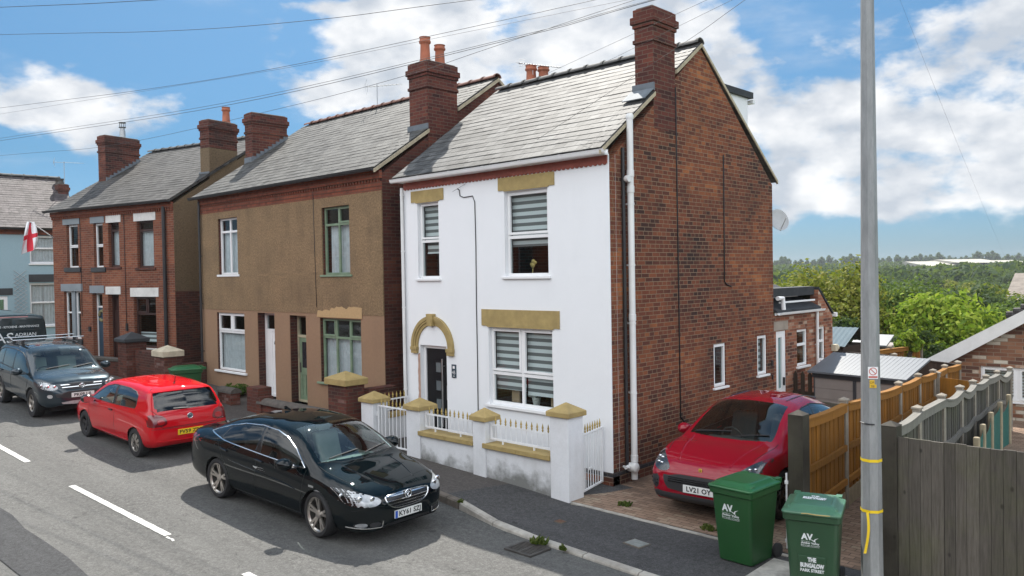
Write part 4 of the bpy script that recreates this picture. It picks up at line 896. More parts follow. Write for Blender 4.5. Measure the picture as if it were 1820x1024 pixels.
for i in range(40):
    a = random.uniform(0, 6.28); mb.ball(FK(2.6 + .15 * math.cos(a), 2.42 + .17 * math.sin(a), -.15), .05, .05, .05, 6, 4)
mb.build('wreath', plain('dried_wreath', (.2, .19, .1), .9, var=.5, scale=30), d1)
mb = MB(); mb.fbox(FK, kd2[0], kd2[1], .95, 3.16, -.26, -.24); bars(mb, FK, *kd2, .06, -.24, -.15); mb.fbox(FK, kd2[0] + .06, kd2[1] - .06, 1.0, 2.6, -.24, -.19); d2 = mb.build('door', M_BROWNP, K); d2['label'] = 'dark brown front door'
mb = MB(); mb.fbox(FK, 6.28, 6.4, .5, 5.95, .03, .12); mb.build('downpipe', M_BLACKPL, K, bevel=.04)
mb = MB(); mb.fbox(FK, 2.08, 2.2, 1.9, 2.05, 0, .04); mb.fbox(FK, 4.2, 4.28, 1.95, 2.2, 0, .05); build_each(mb, 'meter_box', M_BLACKPL, K)
cable(K, [FK(1.7, 5.8, .02), FK(1.72, 4.2, .02), FK(1.7, 2.4, .02)], .01); cable(K, [FK(4.2, 5.8, .02), FK(4.21, 4.2, .02), FK(4.22, 2.2, .02)], .01)
A_ = FK(-.08, 6.12, .22); B_ = FK(LK + .06, 6.12, .22); C_ = FK(LK + .06, 8.7, -4.0); D_ = FK(-.08, 8.7, -4.0); E_ = FK(LK + .06, 6.1, -7.8); G_ = FK(-.08, 6.1, -7.8)
roof(K, A_, B_, C_, D_, M_SLATE_R); roof(K, E_, G_, D_, C_, M_SLATE_R); ridge(K, D_ + V3((0, 0, .05)), C_ + V3((0, 0, .05)), M_RIDGE)
gutter(K, FK(-.1, 6.1, .25), FK(LK + .1, 6.1, .25), M_BLACKPL, .06, out=(e_.y, -e_.x, 0))
ch = chimney(K, .05, .5, 1.75, 3.15, 6.6, 9.02, F=FKi); mb = MB(); p = FK(.3, 9.04, -2.6); mb.lathe([(.11, 0), (.1, .3), (.08, .3), (.08, .42)], p, 12); mb.build('chimney_pot', M_GALV, ch, smooth=40)
mb = MB(); mb.lathe([(.13, .58), (.13, .6)], p, 10); mb.lathe([(.13, .4), (.13, .42)], p, 10)
for k in range(4): mb.tube([p + V3((.1 * math.cos(k * 1.57), .1 * math.sin(k * 1.57), .42)), p + V3((.1 * math.cos(k * 1.57), .1 * math.sin(k * 1.57), .6))], .012, 5)
mb.build('cowl', M_IRON, ch); mb = MB()
for i in range(9):
    v = 1.75 + i * .155; mb.fbox(FKi, .501, .54, v, v + .17, 7.32 + i * .1 - .04, 7.46 + i * .1)
mb.build('flashing', M_LEAD, ch)
ch = chimney(K, 6.3, 6.743, 1.4, 2.55, 7.95, 8.85, F=FKi, mat=M_BRICK_C); mb = MB(); mb.fbox(FKi, 6.3, 6.7445, 1.4, 2.55, 6.9, 7.94); mb.build('rendered_base', M_ROUGHG, ch)
p = FK(6.52, 8.87, -2.3); pot(ch, p.x, p.y, p.z, .55, .13); mb = MB(); mb.fbox(FKi, 6.26, 6.745, 1.36, 1.398, 7.0, 7.15); mb.build('flashing', M_LEAD, ch)
# ---------------------------------------------------------------- blue house at the end of the street
FU = frame((-33, -7, 0), (.03, 1, 0)); U = thing('terraced_house', 'pale blue rendered house with purple slate roof at the end of the street', 'house', (-34, -3, .8))
ww = (7.42, 9.3, 4.45, 5.7); wl = (7.38, 9.3, 1.6, 3.55); ud = (5.35, 6.5, .9, 3.0)
mb = MB(); wall(mb, FU, 0, 9.6, .5, 6.0, [ww, wl, ud], .2); mb.build('front_wall', M_BLUE, U)
mb = MB(); wall(mb, frame(FU(9.6, 0, -.005), (-1, 0, 0)), 0, 7, .5, 6.0, (), .2); gable(mb, frame(FU(9.6, 0, -.005), (-1, 0, 0)), [(0, 6.0), (7, 6.0), (3.5, 8.7)], .2); mb.build('side_wall', M_BRICK_R, U)
mb = MB(); mb.fbox(FU, 0, 9.6, 5.75, 6.02, 0, .05); mb.build('brick_eaves_band', M_BRICK_BAND, U)
roof(U, FU(-.1, 6.05, .25), FU(9.7, 6.05, .25), FU(9.7, 8.75, -3.5), FU(-.1, 8.75, -3.5), M_SLATE_P); roof(U, FU(9.7, 6.05, -7.2), FU(-.1, 6.05, -7.2), FU(-.1, 8.75, -3.5), FU(9.7, 8.75, -3.5), M_SLATE_P)
ridge(U, FU(-.1, 8.8, -3.5), FU(9.7, 8.8, -3.5), M_RIDGE, .13, .5); gutter(U, FU(-.1, 6.02, .3), FU(9.7, 6.02, .3), M_BLACKPL, .07, out=(1, 0, 0))
window(U, FU, *ww, rec=.06, fw=.07, mull=((.8, 0, 1),), trans=((.55, 0, .8),), sill=(.06, .06, .07), dress=('net', (0, .4, 0, 1), (.4, .8, 0, 1), (.8, 1, 0, 1)))
window(U, FU, *wl, rec=.06, fw=.07, mull=((.62, 0, 1),), trans=((.55, 0, 1),), sill=(.06, .06, .07), dress=('net', (0, .3, 0, 1), (.3, .62, 0, 1), (.62, 1, 0, 1)))
mb = MB(); bars(mb, FU, *ud, .14, -.12, -.03); dd = mb.build('door', M_UPVC, U); mb = MB(); mb.fbox(FU, ud[0] + .14, ud[1] - .14, 1.0, 2.85, -.1, -.08); mb.build('pane', M_GLASSB, dd)
for (a, b, c, d) in ((7.35, 9.4, 5.72, 5.9), (7.35, 9.4, 3.6, 3.95), (5.2, 6.7, 3.05, 3.35)):
    mb = MB(); mb.fbox(FU, a, b, c, d, 0, .03); mb.build('lintel', M_BLACKSTONE, U)
mb = MB()
for i in range(14):
    v = 1.4 + i * .18
    for k in (0, 1): mb.tube([FU(6.75, v + (.4 if k else 0), .04), FU(7.25, v + (0 if k else .4), .04)], .012, 4)
mb.build('trellis', plain('grey_trellis', (.4, .43, .45), .7), U)
FUi = lambda u, v, w: FU(u, w, -v); ch = chimney(U, 9.3, 9.75, 2.3, 3.4, 6.6, 8.35, F=FUi)
for v in (2.6, 3.05): p = FU(9.5, 8.38, -v); pot(ch, p.x, p.y, p.z, .28, .13, M_IRON)
p = FU(9.6, 8.4, -2.4); aerial('television_aerial', p.x, p.y, p.z, 1.1, 1.3, 1.2, 'thin television aerial on the chimney of the blue house')
# flag on a pole on the wall of the brick house
t = thing('flag', 'white flag with red cross hanging from an angled pole on the brick house', 'flag', tuple(FK(.12, 5.3, .02)))
p0 = FK(.1, 5.62, .02); mb = MB(); mb.tube([p0 + V3((0, 0, -.45)), FK(-.05, 5.72, .75)], .018, 6); mb.build('pole', M_GALV, t)
def flagmat():
    m, nt, b, out = newmat('flag_cloth'); g = G(nt); s = g.n('ShaderNodeSeparateXYZ'); g.put(s.inputs[0], g.uv())
    f = g.math('MAXIMUM', g.math('LESS_THAN', g.math('ABSOLUTE', g.math('SUBTRACT', s.outputs[0], .5)), .075), g.math('LESS_THAN', g.math('ABSOLUTE', g.math('SUBTRACT', s.outputs[1], .5)), .12))
    g.put(b.inputs['Base Color'], g.mix(f, (.75, .75, .76), (.6, .03, .05))); b.inputs['Roughness'].default_value = .9
    return m
me = bpy.data.meshes.new('cloth'); vs = []; fs = []; uvs = []
n1, n2 = 18, 14; top = FK(-.05, 5.72, .75); dn = V3((.15, -.1, -1)).normalized(); si = V3((.25, .97, 0))
for i in range(n1 + 1):
    for j in range(n2 + 1):
        a = i / n1; b = j / n2; spread = .22 + .6 * a
        p = top + dn * (1.2 * a - .3 * a * b) + si * ((b - .45) * .95 * spread * (1 - .35 * a * a)) + V3((1, 0, 0)) * (.16 * math.sin(b * 8 + a * 3) * (.3 + a)); vs.append(p - OFF[t.name]); uvs.append((a, b))
for i in range(n1):
    for j in range(n2): q = i * (n2 + 1) + j; fs.append((q, q + 1, q + n2 + 2, q + n2 + 1))
me.from_pydata(vs, [], fs); ul = me.uv_layers.new(name='UVMap')
for p in me.polygons:
    for li in p.loop_indices: ul.data[li].uv = uvs[me.loops[li].vertex_index]
me.polygons.foreach_set('use_smooth', [True] * len(me.polygons)); me.materials.append(flagmat()); o = bpy.data.objects.new('cloth', me); COL.objects.link(o); o.parent = t
# ---------------------------------------------------------------- bungalow behind the fences
FW = frame((1.35, 13.6, 0), (1, 0, 0)); Bg = thing('bungalow', 'low mottled brick bungalow with white bargeboard behind the fences', 'bungalow', (4, 16, -1.4))
bw = (.88, 3.3, .02, .92); mb = MB(); wall(mb, FW, 0, 6.4, -1.6, 1.15, [bw], .25); gable(mb, FW, [(0, 1.15), (6.4, 1.15), (3.2, 3.05)], .25); mb.build('front_wall', M_BRICK_BUN, Bg)
mb = MB(); mb.box(1.36, 1.6, 13.86, 22, -1.6, 1.15); mb.box(7.5, 7.74, 13.86, 22, -1.6, 1.15); build_each(mb, 'side_wall', M_BRICK_BUN, Bg)
roof(Bg, (1.0, 22, 1.06), (1.0, 13.35, 1.06), (4.55, 13.35, 3.18), (4.55, 22, 3.18), M_SLATE_R, course=.3); roof(Bg, (8.1, 13.35, 1.06), (8.1, 22, 1.06), (4.55, 22, 3.18), (4.55, 13.35, 3.18), M_SLATE_R, course=.3)
mb = MB(); mb.prism([(.98, 13.3, 1.06), (4.55, 13.3, 3.2), (8.12, 13.3, 1.06), (8.12, 13.3, .82), (7.8, 13.3, .82), (4.55, 13.3, 2.9), (1.3, 13.3, .84), (.98, 13.3, .84)], (0, .05, 0)); mb.build('bargeboard', M_UPVCD, Bg)
gutter(Bg, (.95, 22, 1.0), (.95, 13.3, 1.0), M_UPVCD, .06, out=(-1, 0, 0))
mb = MB()
for i in range(4): mb.lathe([(.09, -.14), (.1, 0), (.09, .14)], (3.0 + i * .17, 13.6, 2.32 + i * .1), 8, 'x')
mb.build('roof_tiles', M_SLATE_R, Bg)
window(Bg, FW, *bw, rec=.06, fw=.07, mull=((.36, 0, 1),), sash=((0, .36, 0, 1), (.36, 1, 0, 1)), dress=('slats', 0), sill=(.05, .05, .05))
mb = MB()
for i in range(10): mb.fbox(FW, bw[0] + .07, bw[1] - .07, bw[2] + .06 + i * .082, bw[2] + .115 + i * .082, -.24, -.235)
mb.build('venetian_blind', plain('pale_slats', (.62, .62, .6), .7), Bg)
mb = MB()
for u in (1.32, 2.15, 2.6, 2.95): mb.fbox(FW, u - .012, u + .012, bw[2] + .07, bw[3] - .07, -.09, -.075)
build_each(mb, 'glazing_bar', M_UPVC, Bg)
# ---------------------------------------------------------------- the other side of the road (behind the camera; it shows in the glass and the paint)
O = thing('terraced_house', 'red brick terrace across the road, seen only as reflections in windows and cars', 'house', (-10, -19, 0)); FO = frame((16, -17.5, 0), (-1, 0, 0)); hs = []
for i in range(9):
    u = 1.2 + i * 6; hs += [(u, u + 1.2, 3.4, 4.9), (u + 2.6, u + 3.6, 3.4, 4.9), (u, u + 1.5, .9, 2.5), (u + 2.6, u + 3.5, .1, 2.3)]
mb = MB(); wall(mb, FO, 0, 56, -.2, 5.6, hs, .2); mb.build('front_wall', M_BRICK_R, O)
roof(O, FO(0, 5.6, .2), FO(56, 5.6, .2), FO(56, 8.2, -3.5), FO(0, 8.2, -3.5), M_SLATE_B, course=.4)
mb = MB()
for h in hs: bars(mb, FO, h[0], h[1], h[2], h[3], .07, -.1, -.05)
mb.build('window_frames', M_UPVC, O); mb = MB()
for h in hs: mb.quad(FO(h[0], h[2], -.08), FO(h[1], h[2], -.08), FO(h[1], h[3], -.08), FO(h[0], h[3], -.08))
mb.build('panes', M_BLKGL if 'M_BLKGL' in globals() else plain('dark_window', (.05, .055, .06), .1), O)
# ================================================================ garden walls, railings, gates
def grimewall():
    m = M_WALLWHITE.copy(); m.name = 'algae_stained_white_wall'; nt = m.node_tree; g = G(nt); b = [n for n in nt.nodes if n.type == 'BSDF_PRINCIPLED'][0]; c = b.inputs['Base Color'].links[0].from_socket; uv = g.uv()
    s = g.n('ShaderNodeSeparateXYZ'); g.put(s.inputs[0], g.pos()); n1 = g.noise(uv, 2.2, 8, .68); n2 = g.noise(uv, .9, 4, .6, loc=(3, 0, 0))
    h = g.math('ADD', s.outputs[2], g.math('ADD', g.math('MULTIPLY', g.math('SUBTRACT', n1, .5), -.9), g.math('MULTIPLY', g.math('SUBTRACT', n2, .45), -1.1)))
    g.put(b.inputs['Base Color'], g.mix(g.ramp(h, [(.0, .85), (.12, .6), (.34, 0.)]), c, (.12, .12, .105))); return m
M_WALLGRIME = grimewall()
def pyramid(mb, x0, x1, y0, y1, z, e=.045, h1=.08, h2=.14, lip=.01):
    cx, cy = (x0 + x1) / 2, (y0 + y1) / 2; a0, a1, b0, b1 = x0 - e, x1 + e, y0 - e, y1 + e
    vs = [(a0, b0, z), (a1, b0, z), (a1, b1, z), (a0, b1, z), (a0, b0, z + h1), (a1, b0, z + h1), (a1, b1, z + h1), (a0, b1, z + h1), (cx, cy, z + h1 + h2)]
    mb.add(vs, [(3, 2, 1, 0), (0, 1, 5, 4), (1, 2, 6, 5), (2, 3, 7, 6), (3, 0, 4, 7), (4, 5, 8), (5, 6, 8), (6, 7, 8), (7, 4, 8)])
def spike(mb, x, y, z, h=.14):
    mb.lathe([(.009, 0), (.012, .01), (.018, .03), (.01, .045), (.02, .065), (.013, .09), (.002, h)], (x, y, z), 6)
def railing(root, p0, p1, z0, z1, n, name='railing'):
    """white bars between two points with gold spear heads"""
    a, b = V3((p0[0], p0[1], 0)), V3((p1[0], p1[1], 0)); d = (b - a).normalized(); s = V3((-d.y, d.x, 0)); mb = MB(); zl = lambda t: 0
    F = lambda u, v, w: a + d * u + V3((0, 0, v)) + s * w
    L = (b - a).length; mb.fbox(F, 0, L, z0, z0 + .03, -.014, .014); mb.fbox(F, 0, L, z1 - .03, z1, -.014, .014); mb.fbox(F, -.001, .03, z0 + .03, z1 - .03, -.013, .013); mb.fbox(F, L - .03, L + .001, z0 + .03, z1 - .03, -.013, .013)
    for i in range(1, n + 1):
        u = L * i / (n + 1); mb.tube([F(u, z0 + .02, 0), F(u, z1 - .01, 0)], .008, 6)
    for u in (L * .2, L * .7): mb.fbox(F, u - .012, u + .012, z0 - .09, z0, -.012, .012)
    r = mb.build(name, M_WHITEMETAL, root); mb = MB()
    for i in range(1, n + 1): q = F(L * i / (n + 1), z1, 0); spike(mb, q.x, q.y, q.z)
    mb.build('spear_heads', M_GOLDP, r); return r
def gate(name, label, p0, p1, z0, z1, n, hinge=True):
    a, b = V3((p0[0], p0[1], 0)), V3((p1[0], p1[1], 0)); t = thing(name, label, 'gate', ((a.x + b.x) / 2, (a.y + b.y) / 2, z0)); d = (b - a).normalized(); s = V3((-d.y, d.x, 0)); L = (b - a).length; F = lambda u, v, w: a + d * u + V3((0, 0, v)) + s * w
    mb = MB(); bars(mb, lambda u, v, w: F(u, v, w), 0, L, z0, z1, .032, -.016, .016); mb.build('frame', M_WHITEMETAL, t, bevel=.004, seg=1)
    mb = MB(); sp = MB()
    for i in range(1, n + 1):
        q = F(L * i / (n + 1), z1, 0); mb.tube([F(L * i / (n + 1), z0 + .02, 0), F(L * i / (n + 1), z1 - .01, 0)], .009, 6); spike(sp, q.x, q.y, q.z, .15)
    mb.build('bars', M_WHITEMETAL, t); sp.build('spear_heads', M_GOLDP, t); mb = MB()
    for z in (z0 + .12, z1 - .18): mb.tube([F(-.1, z, 0), F(.02, z, 0)], .012, 6); mb.tube([F(-.03, z - .05, 0), F(-.03, z + .05, 0)], .018, 8)
    mb.build('hinges', M_WHITEMETAL, t); return t
yw = -1.16; gw = thing('garden_wall', 'white painted garden wall with gold pyramid caps and spiked railings', 'garden wall', (-2, yw + .15, .05))
mb = MB(); mb.box(-2.19, -.385, yw + .03, yw + .26, -.08, .60); mb.box(-3.72, -2.191, yw + .03, yw + .26, 0, .60); mb.build('wall_body', M_WALLGRIME, gw, bevel=.01)
for (a, b, zt, z0) in ((-.385, .0, 1.33, -.1), (-2.2, -1.88, 1.06, -.05), (-4.06, -3.66, 1.06, 0), (-5.52, -5.12, 1.06, .05)):
    mb = MB(); mb.box(a, b, yw - (.002 if a > -1 else .001), yw + .38 if a > -1 or a < -3 else yw + .3, z0, zt); p = mb.build('pillar', M_WALLWHITE, gw, bevel=.012); mb = MB(); pyramid(mb, a, b, yw, yw + (.38 if a > -1 or a < -3 else .3), zt + .002); mb.build('cap', M_GOLD, p, bevel=.008)
for (a, b) in ((-3.66, -2.2), (-1.88, -.386)):
    mb = MB(); L = (b - a) / 2; mb.box(a - .03 if a < -3 else a - .06, a + L - .003, yw - .03, yw + .3, .602, .685); mb.box(a + L + .003, b, yw - .032, yw + .3, .602, .685); mb.build('coping', M_GOLD, gw, bevel=.008)
railing(gw, (-3.62, yw + .12), (-2.22, yw + .12), .745, 1.02, 11); railing(gw, (-1.86, yw + .12), (-.4, yw + .12), .745, 1.02, 11)
t = gate('garden_gate', 'white iron garden gate nearer the black saloon and the brown houses', (-5.08, yw + .1), (-4.12, yw + .1), .22, 1.03, 7)
t = gate('garden_gate', 'white iron gate at the corner of the white house next to the brick driveway', (-.03, -.76), (-.2, -.02), .07, 1.02, 7)
sw = thing('garden_wall', 'low white side wall with gold coping between the white house and its brown neighbour', 'garden wall', (-5.35, -.5, .2)); mb = MB(); mb.box(-5.46, -5.28, -.77, -.02, .1, .68); mb.build('wall_body', M_WALLWHITE, sw); mb = MB(); mb.box(-5.5, -5.24, -.77, -.02, .682, .76); mb.build('coping', M_GOLD, sw); railing(sw, (-5.37, -.76), (-5.37, -.05), .82, 1.06, 6)
mb = MB(); mb.box(-.32, -.12, .0 - .1, -.01, .05, 1.0); 
# walls of the brown pair
def brickpillar(root, x0, x1, y0, y1, z0, z1, mat, cap, h1=.1, h2=.13, e=.05):
    mb = MB(); mb.box(x0, x1, y0, y1, z0, z1); p = mb.build('pillar', mat, root); mb = MB(); pyramid(mb, x0, x1, y0, y1, z1 + .002, e, h1, h2); mb.build('cap', cap, p, bevel=.012); return p
M_BRICK_G = brickmat('old_garden_brick', [(0., (.05, .025, .022)), (.45, (.10, .036, .027)), (.8, (.16, .05, .034)), (1., (.26, .17, .15))], (.12, .085, .065), .232, .075, .006, .5)
w = thing('garden_wall', 'dark red brick garden wall with rounded grey coping in front of the green door', 'garden wall', (-8, -1.1, .3)); mb = MB(); mb.box(-9.6, -6.85, -1.2, -.98, .1, .62); mb.build('wall_body', M_BRICK_G, w)
mb = MB(); mb.grid([[V3((x, -1.09 + .17 * math.cos(a), .622 + .13 * math.sin(a))) for a in [math.pi * i / 8 for i in range(9)]] for x in (-9.65, -8.6, -7.6, -6.8)]); mb.build('coping', M_DARKCOPE, w, smooth=50)
mb = MB(); mb.box(-10.15, -9.62, -1.22, -.85, .1, .98); mb.box(-9.66, -9.45, -1.24, -.9, .1, .78); build_each(mb, 'pillar', M_BRICK_G, w)
brickpillar(w, -6.62, -5.96, -1.22, -.75, .1, 1.34, M_BRICK_G, M_GOLD, .13, .15, .06)
w = thing('garden_wall', 'stepped dark brick side wall behind the gold capped brick pillar', 'garden wall', (-6.0, -.4, .2)); mb = MB(); mb.box(-6.05, -5.82, -.74, -.02, .1, 1.16); mb.build('wall_body', M_BRICK_G, w); mb = MB(); mb.box(-6.07, -5.8, -.745, -.018, 1.162, 1.24); mb.build('brick_coping', M_BRICK_B, w)
w = thing('garden_wall', 'short dark brick wall stub with rounded coping beside the far green bin', 'garden wall', (-11.3, -1.1, .4)); mb = MB(); mb.box(-11.7, -11.0, -1.2, -.95, .2, .72); mb.build('wall_body', M_BRICK_G, w); mb = MB(); mb.grid([[V3((x, -1.075 + .16 * math.cos(a), .722 + .13 * math.sin(a))) for a in [math.pi * i / 8 for i in range(9)]] for x in (-11.74, -10.96)]); mb.poly([V3((-10.96, -1.075 + .16 * math.cos(a), .722 + .13 * math.sin(a))) for a in [math.pi * i / 8 for i in range(9)]]); mb.build('coping', M_DARKCOPE, w)
# walls of the brick pair
w = thing('garden_wall', 'long brick garden wall with black capped pillar before the orange brick houses', 'garden wall', (-19, -1.5, .7)); FG = frame((-22.5, -2.3, 0), (.976, .18, 0)); mb = MB(); mb.fbox(FG, 0, 4.95, .5, 1.12, -.2, 0); mb.build('wall_body', M_BRICK_B, w); mb = MB(); mb.fbox(FG, 0, 4.95, 1.122, 1.22, -.24, .04); mb.build('coping', M_DARKCOPE, w, bevel=.02)
brickpillar(w, -17.65, -17.0, -1.45, -.85, .5, 1.75, M_BRICK_G, M_BLACKSTONE, .1, .2, .08)
mb = MB(); mb.box(-17.0, -15.1, -1.2, -1.0, .5, 1.5); mb.build('wall_body', M_BRICK_G, w)
w = thing('garden_wall', 'brick boundary wall with cream capped pillar beside the brown roughcast pair', 'garden wall', (-15, -.8, .6)); brickpillar(w, -15.1, -14.45, -1.4, -.9, .4, 1.45, M_BRICK_G, M_CREAMSTONE, .16, .15, .06); mb = MB(); mb.box(-15.0, -14.75, -.89, -.03, .4, 1.18); mb.build('wall_body', M_BRICK_G, w)
# ================================================================ fences on the right
M_OW = woodmat('orange_stained_fence', (.15, .058, .004), (.33, .135, .011), grey=(.2, .14, .06), gamt=.2, knots=False)
M_OWR = woodmat('orange_stained_rail', (.19, .078, .007), (.40, .18, .03), knots=False)
M_GW = woodmat('weathered_grey_fence', (.055, .05, .043), (.14, .13, .118), green=.25)
M_GWR = woodmat('weathered_grey_rail', (.13, .122, .11), (.30, .285, .255), knots=False, green=.1)
M_DW = woodmat('dark_brown_fence', (.022, .015, .012), (.06, .04, .03), knots=False, green=.1)
M_BP = woodmat('mossy_black_post', (.014, .011, .009), (.038, .03, .024), grey=(.12, .11, .085), gamt=.5, green=.08)
M_BIGB = woodmat('weathered_wide_boards', (.04, .034, .028), (.13, .116, .098), green=.3)
M_CP = plain('concrete_fence_post', (.25, .22, .18), .9, var=.2, scale=8, bump=.3, bscale=70, dirt=.4, dirtcol=(.16, .13, .09))
M_CPG = plain('pale_gravel_board', (.3, .25, .17), .9, var=.2, scale=5, bump=.3, bscale=40, dirt=.5, dirtcol=(.12, .1, .05))
def post(mb, x, y, z0, z1, a=.05, cap=True):
    mb.box(x - a, x + a, y - a, y + a, z0, z1)
    if cap: pyramid(mb, x - a, x + a, y - a, y + a, z1 + .001, .014, .025, .035)
def panel(root, p0, p1, z0, zt0, zt1, bmat, rmat, side, rails=(.12, .5, .95), sag=0., bw=.1, cap=True, name='panel', gap=0.):
    """close-boarded panel between two posts, rails on one side"""
    a, b = V3((p0[0], p0[1], 0)), V3((p1[0], p1[1], 0)); d = b - a; L = d.length; d.normalize(); s = V3((-d.y, d.x, 0)) * side; n = int(L / bw); mb = MB(); rnd = random.Random(int(a.x * 100 + a.y * 37))
    zt = lambda u: lerp(zt0, zt1, u / L) - sag * math.sin(math.pi * u / L)
    F = lambda u, v, w: a + d * u + V3((0, 0, v)) + s * w
    for i in range(n):
        u0 = L * i / n; u1 = L * (i + 1) / n - gap; t = rnd.uniform(-.003, .003); q = [F(u0, z0, t), F(u1, z0, t), F(u1, zt(u1) - .03, t), F(u0, zt(u0) - .03, t)]; w2 = .012 if i % 2 else .02
        mb.prism(q, s * w2)
    o = mb.build(name, bmat, root); mb = MB()
    def rail(f0, f1, w0, w1, k=8):
        rows = []
        for j in range(k + 1):
            u = L * j / k; rows.append([F(u, f0(u), w0), F(u, f0(u), w1), F(u, f1(u), w1), F(u, f1(u), w0)])
        mb.grid(rows, True); mb.poly(rows[0]); mb.poly(list(reversed(rows[-1])))
    for r in rails:
        if r > .9: rail(lambda u: zt(u) - .13, lambda u: zt(u) - .035, .022, .07)
        else: rail(lambda u: lerp(z0, zt(u), r) - .045, lambda u: lerp(z0, zt(u), r) + .045, .022, .065)
    if cap: rail(lambda u: zt(u) - .029, lambda u: zt(u), -.025, .08)
    mb.build('rails', rmat, o); return o
# orange fence (posts from the black gatepost to the back)
P = [(3.37, 1.31, 1.60), (3.16, 3.14, 1.51), (2.96, 4.97, 1.42), (2.74, 6.8, 1.37), (2.5, 8.6, 1.26), (2.24, 10.4, 1.18), (2.06, 12.25, 1.08)]
fo = thing('fence', 'orange stained board fence with concrete posts along the driveway', 'fence', (3, 6, -.2))
mb = MB(); g0 = (3.58, -.72)
pts = [(g0[0], g0[1], 1.66)] + P
for (x, y, z) in P: m1 = MB(); post(m1, x, y, -.9, z + .03); m1.build('post', M_CP, fo)
for (a, b) in zip(pts, pts[1:]):
    zb_ = .26 + min(0, -.05 * (a[1] - 4)) if a[1] > 4 else .26
    dx, dy = b[0] - a[0], b[1] - a[1]; L = math.hypot(dx, dy); e = .05 / L
    p0 = (a[0] + dx * e, a[1] + dy * e); p1 = (b[0] - dx * e, b[1] - dy * e); panel(fo, p0, p1, zb_, a[2], b[2], M_OW, M_OWR, -1, sag=.02)
    m1 = MB(); d = V3((dx, dy, 0)).normalized(); F = lambda u, v, w: V3((p0[0], p0[1], 0)) + d * u + V3((0, 0, v)) + V3((-d.y, d.x, 0)) * w; m1.fbox(F, 0, L - .1, zb_ - .32, zb_ - .004, -.03, .02); m1.build('gravel_board', M_CPG, fo)
# cross fences at the back
def fence(name, label, pts, bmat, rmat, side, h, posts=M_CP, **k):
    t = thing(name, label, 'fence', (pts[0][0], pts[0][1], pts[0][2] - h)); 
    for (x, y, z) in pts: m1 = MB(); post(m1, x, y, z - h, z + .04); m1.build('post', posts, t)
    for a, b in zip(pts, pts[1:]): panel(t, a, b, a[2] - h + .05, a[2], b[2], bmat, rmat, side, **k)
    return t
fence('fence', 'dark brown board fence across the far end of the driveway behind the plastic shed', [(2.0, 12.35, 1.07), (.35, 12.6, 1.15), (-.55, 12.75, 1.22)], M_DW, M_DW, -1, 1.7, rails=(.95,))
fence('fence', 'short orange fence with concrete posts behind the dark fence near the trees', [(-.55, 12.9, 1.2), (-.45, 14.6, 1.17), (-.5, 16.6, 1.08), (-.42, 17.4, 1.12)], M_OW, M_OWR, -1, 1.7)
fence('fence', 'dark fence with one pale post below the blue corrugated shed', [(-.6, 13.2, 1.12), (-1.9, 13.0, 1.2), (-3.6, 12.8, 1.2)], M_DW, M_DW, -1, 1.6, rails=(.95,))
t = fence('fence', 'plain orange board fence closing the path between the two long fences', [(2.55, 8.75, 1.18), (3.5, 8.7, 1.12)], M_OW, M_OWR, 1, 1.6, rails=(), cap=False)
# wavy grey fence
Q = [(4.62, -.6, 1.66), (4.47, 1.11, 1.62), (4.27, 2.94, 1.55), (4.05, 4.77, 1.46), (3.8, 6.6, 1.34), (3.6, 8.4, 1.24), (3.4, 10.2, 1.14), (3.42, 11.3, 1.12)]
fw_ = thing('fence', 'wavy weathered grey fence with sagging top rails beside the bungalow', 'fence', (4, 5, 0))
for (x, y, z) in Q[1:]: m1 = MB(); post(m1, x, y, -.9, z + .03); m1.build('post', M_CP, fw_)
for i, (a, b) in enumerate(zip(Q, Q[1:])): panel(fw_, a, b, .0 - .05 * i, a[2], b[2], M_GW, M_GWR, -1, sag=(.05, .0, .07, .09, .05, .02, .12, .06)[i], rails=(.12, .55, .95))
gn = thing('fence', 'low fence of short concrete posts with green netting beside the wavy grey fence', 'fence', (4.5, 5, -.3))
NP = [(4.7, 3.2, .95), (4.45, 4.6, .92), (4.2, 6.2, .88), (3.95, 8.0, .82), (3.85, 9.2, .82)]
for (x, y, z) in NP: m1 = MB(); m1.box(x - .045, x + .045, y - .045, y + .045, -.9, z); m1.build('post', M_CPG, gn, bevel=.02)
M_NET = plain('green_netting', (.004, .09, .075), .7, var=.2, scale=20)
for i, (a, b) in enumerate(zip(NP, NP[1:])): m1 = MB(); m1.grid([[V3((lerp(a[0], b[0], s) + .01 * math.sin(s * 9), lerp(a[1], b[1], s), z)) for z in (-.6, .2, lerp(a[2], b[2], s) - .08 - .22 * math.sin(math.pi * s) * (1 if i % 2 else .4))] for s in [q / 8 for q in range(9)]]); m1.build('netting', M_NET, gn)
t = fence('fence', 'grey board fence under the bungalow window', [(3.9, 12.3, .55), (5.7, 12.2, .55), (7.5, 12.1, .55)], M_GW, M_GWR, -1, 1.6, rails=())
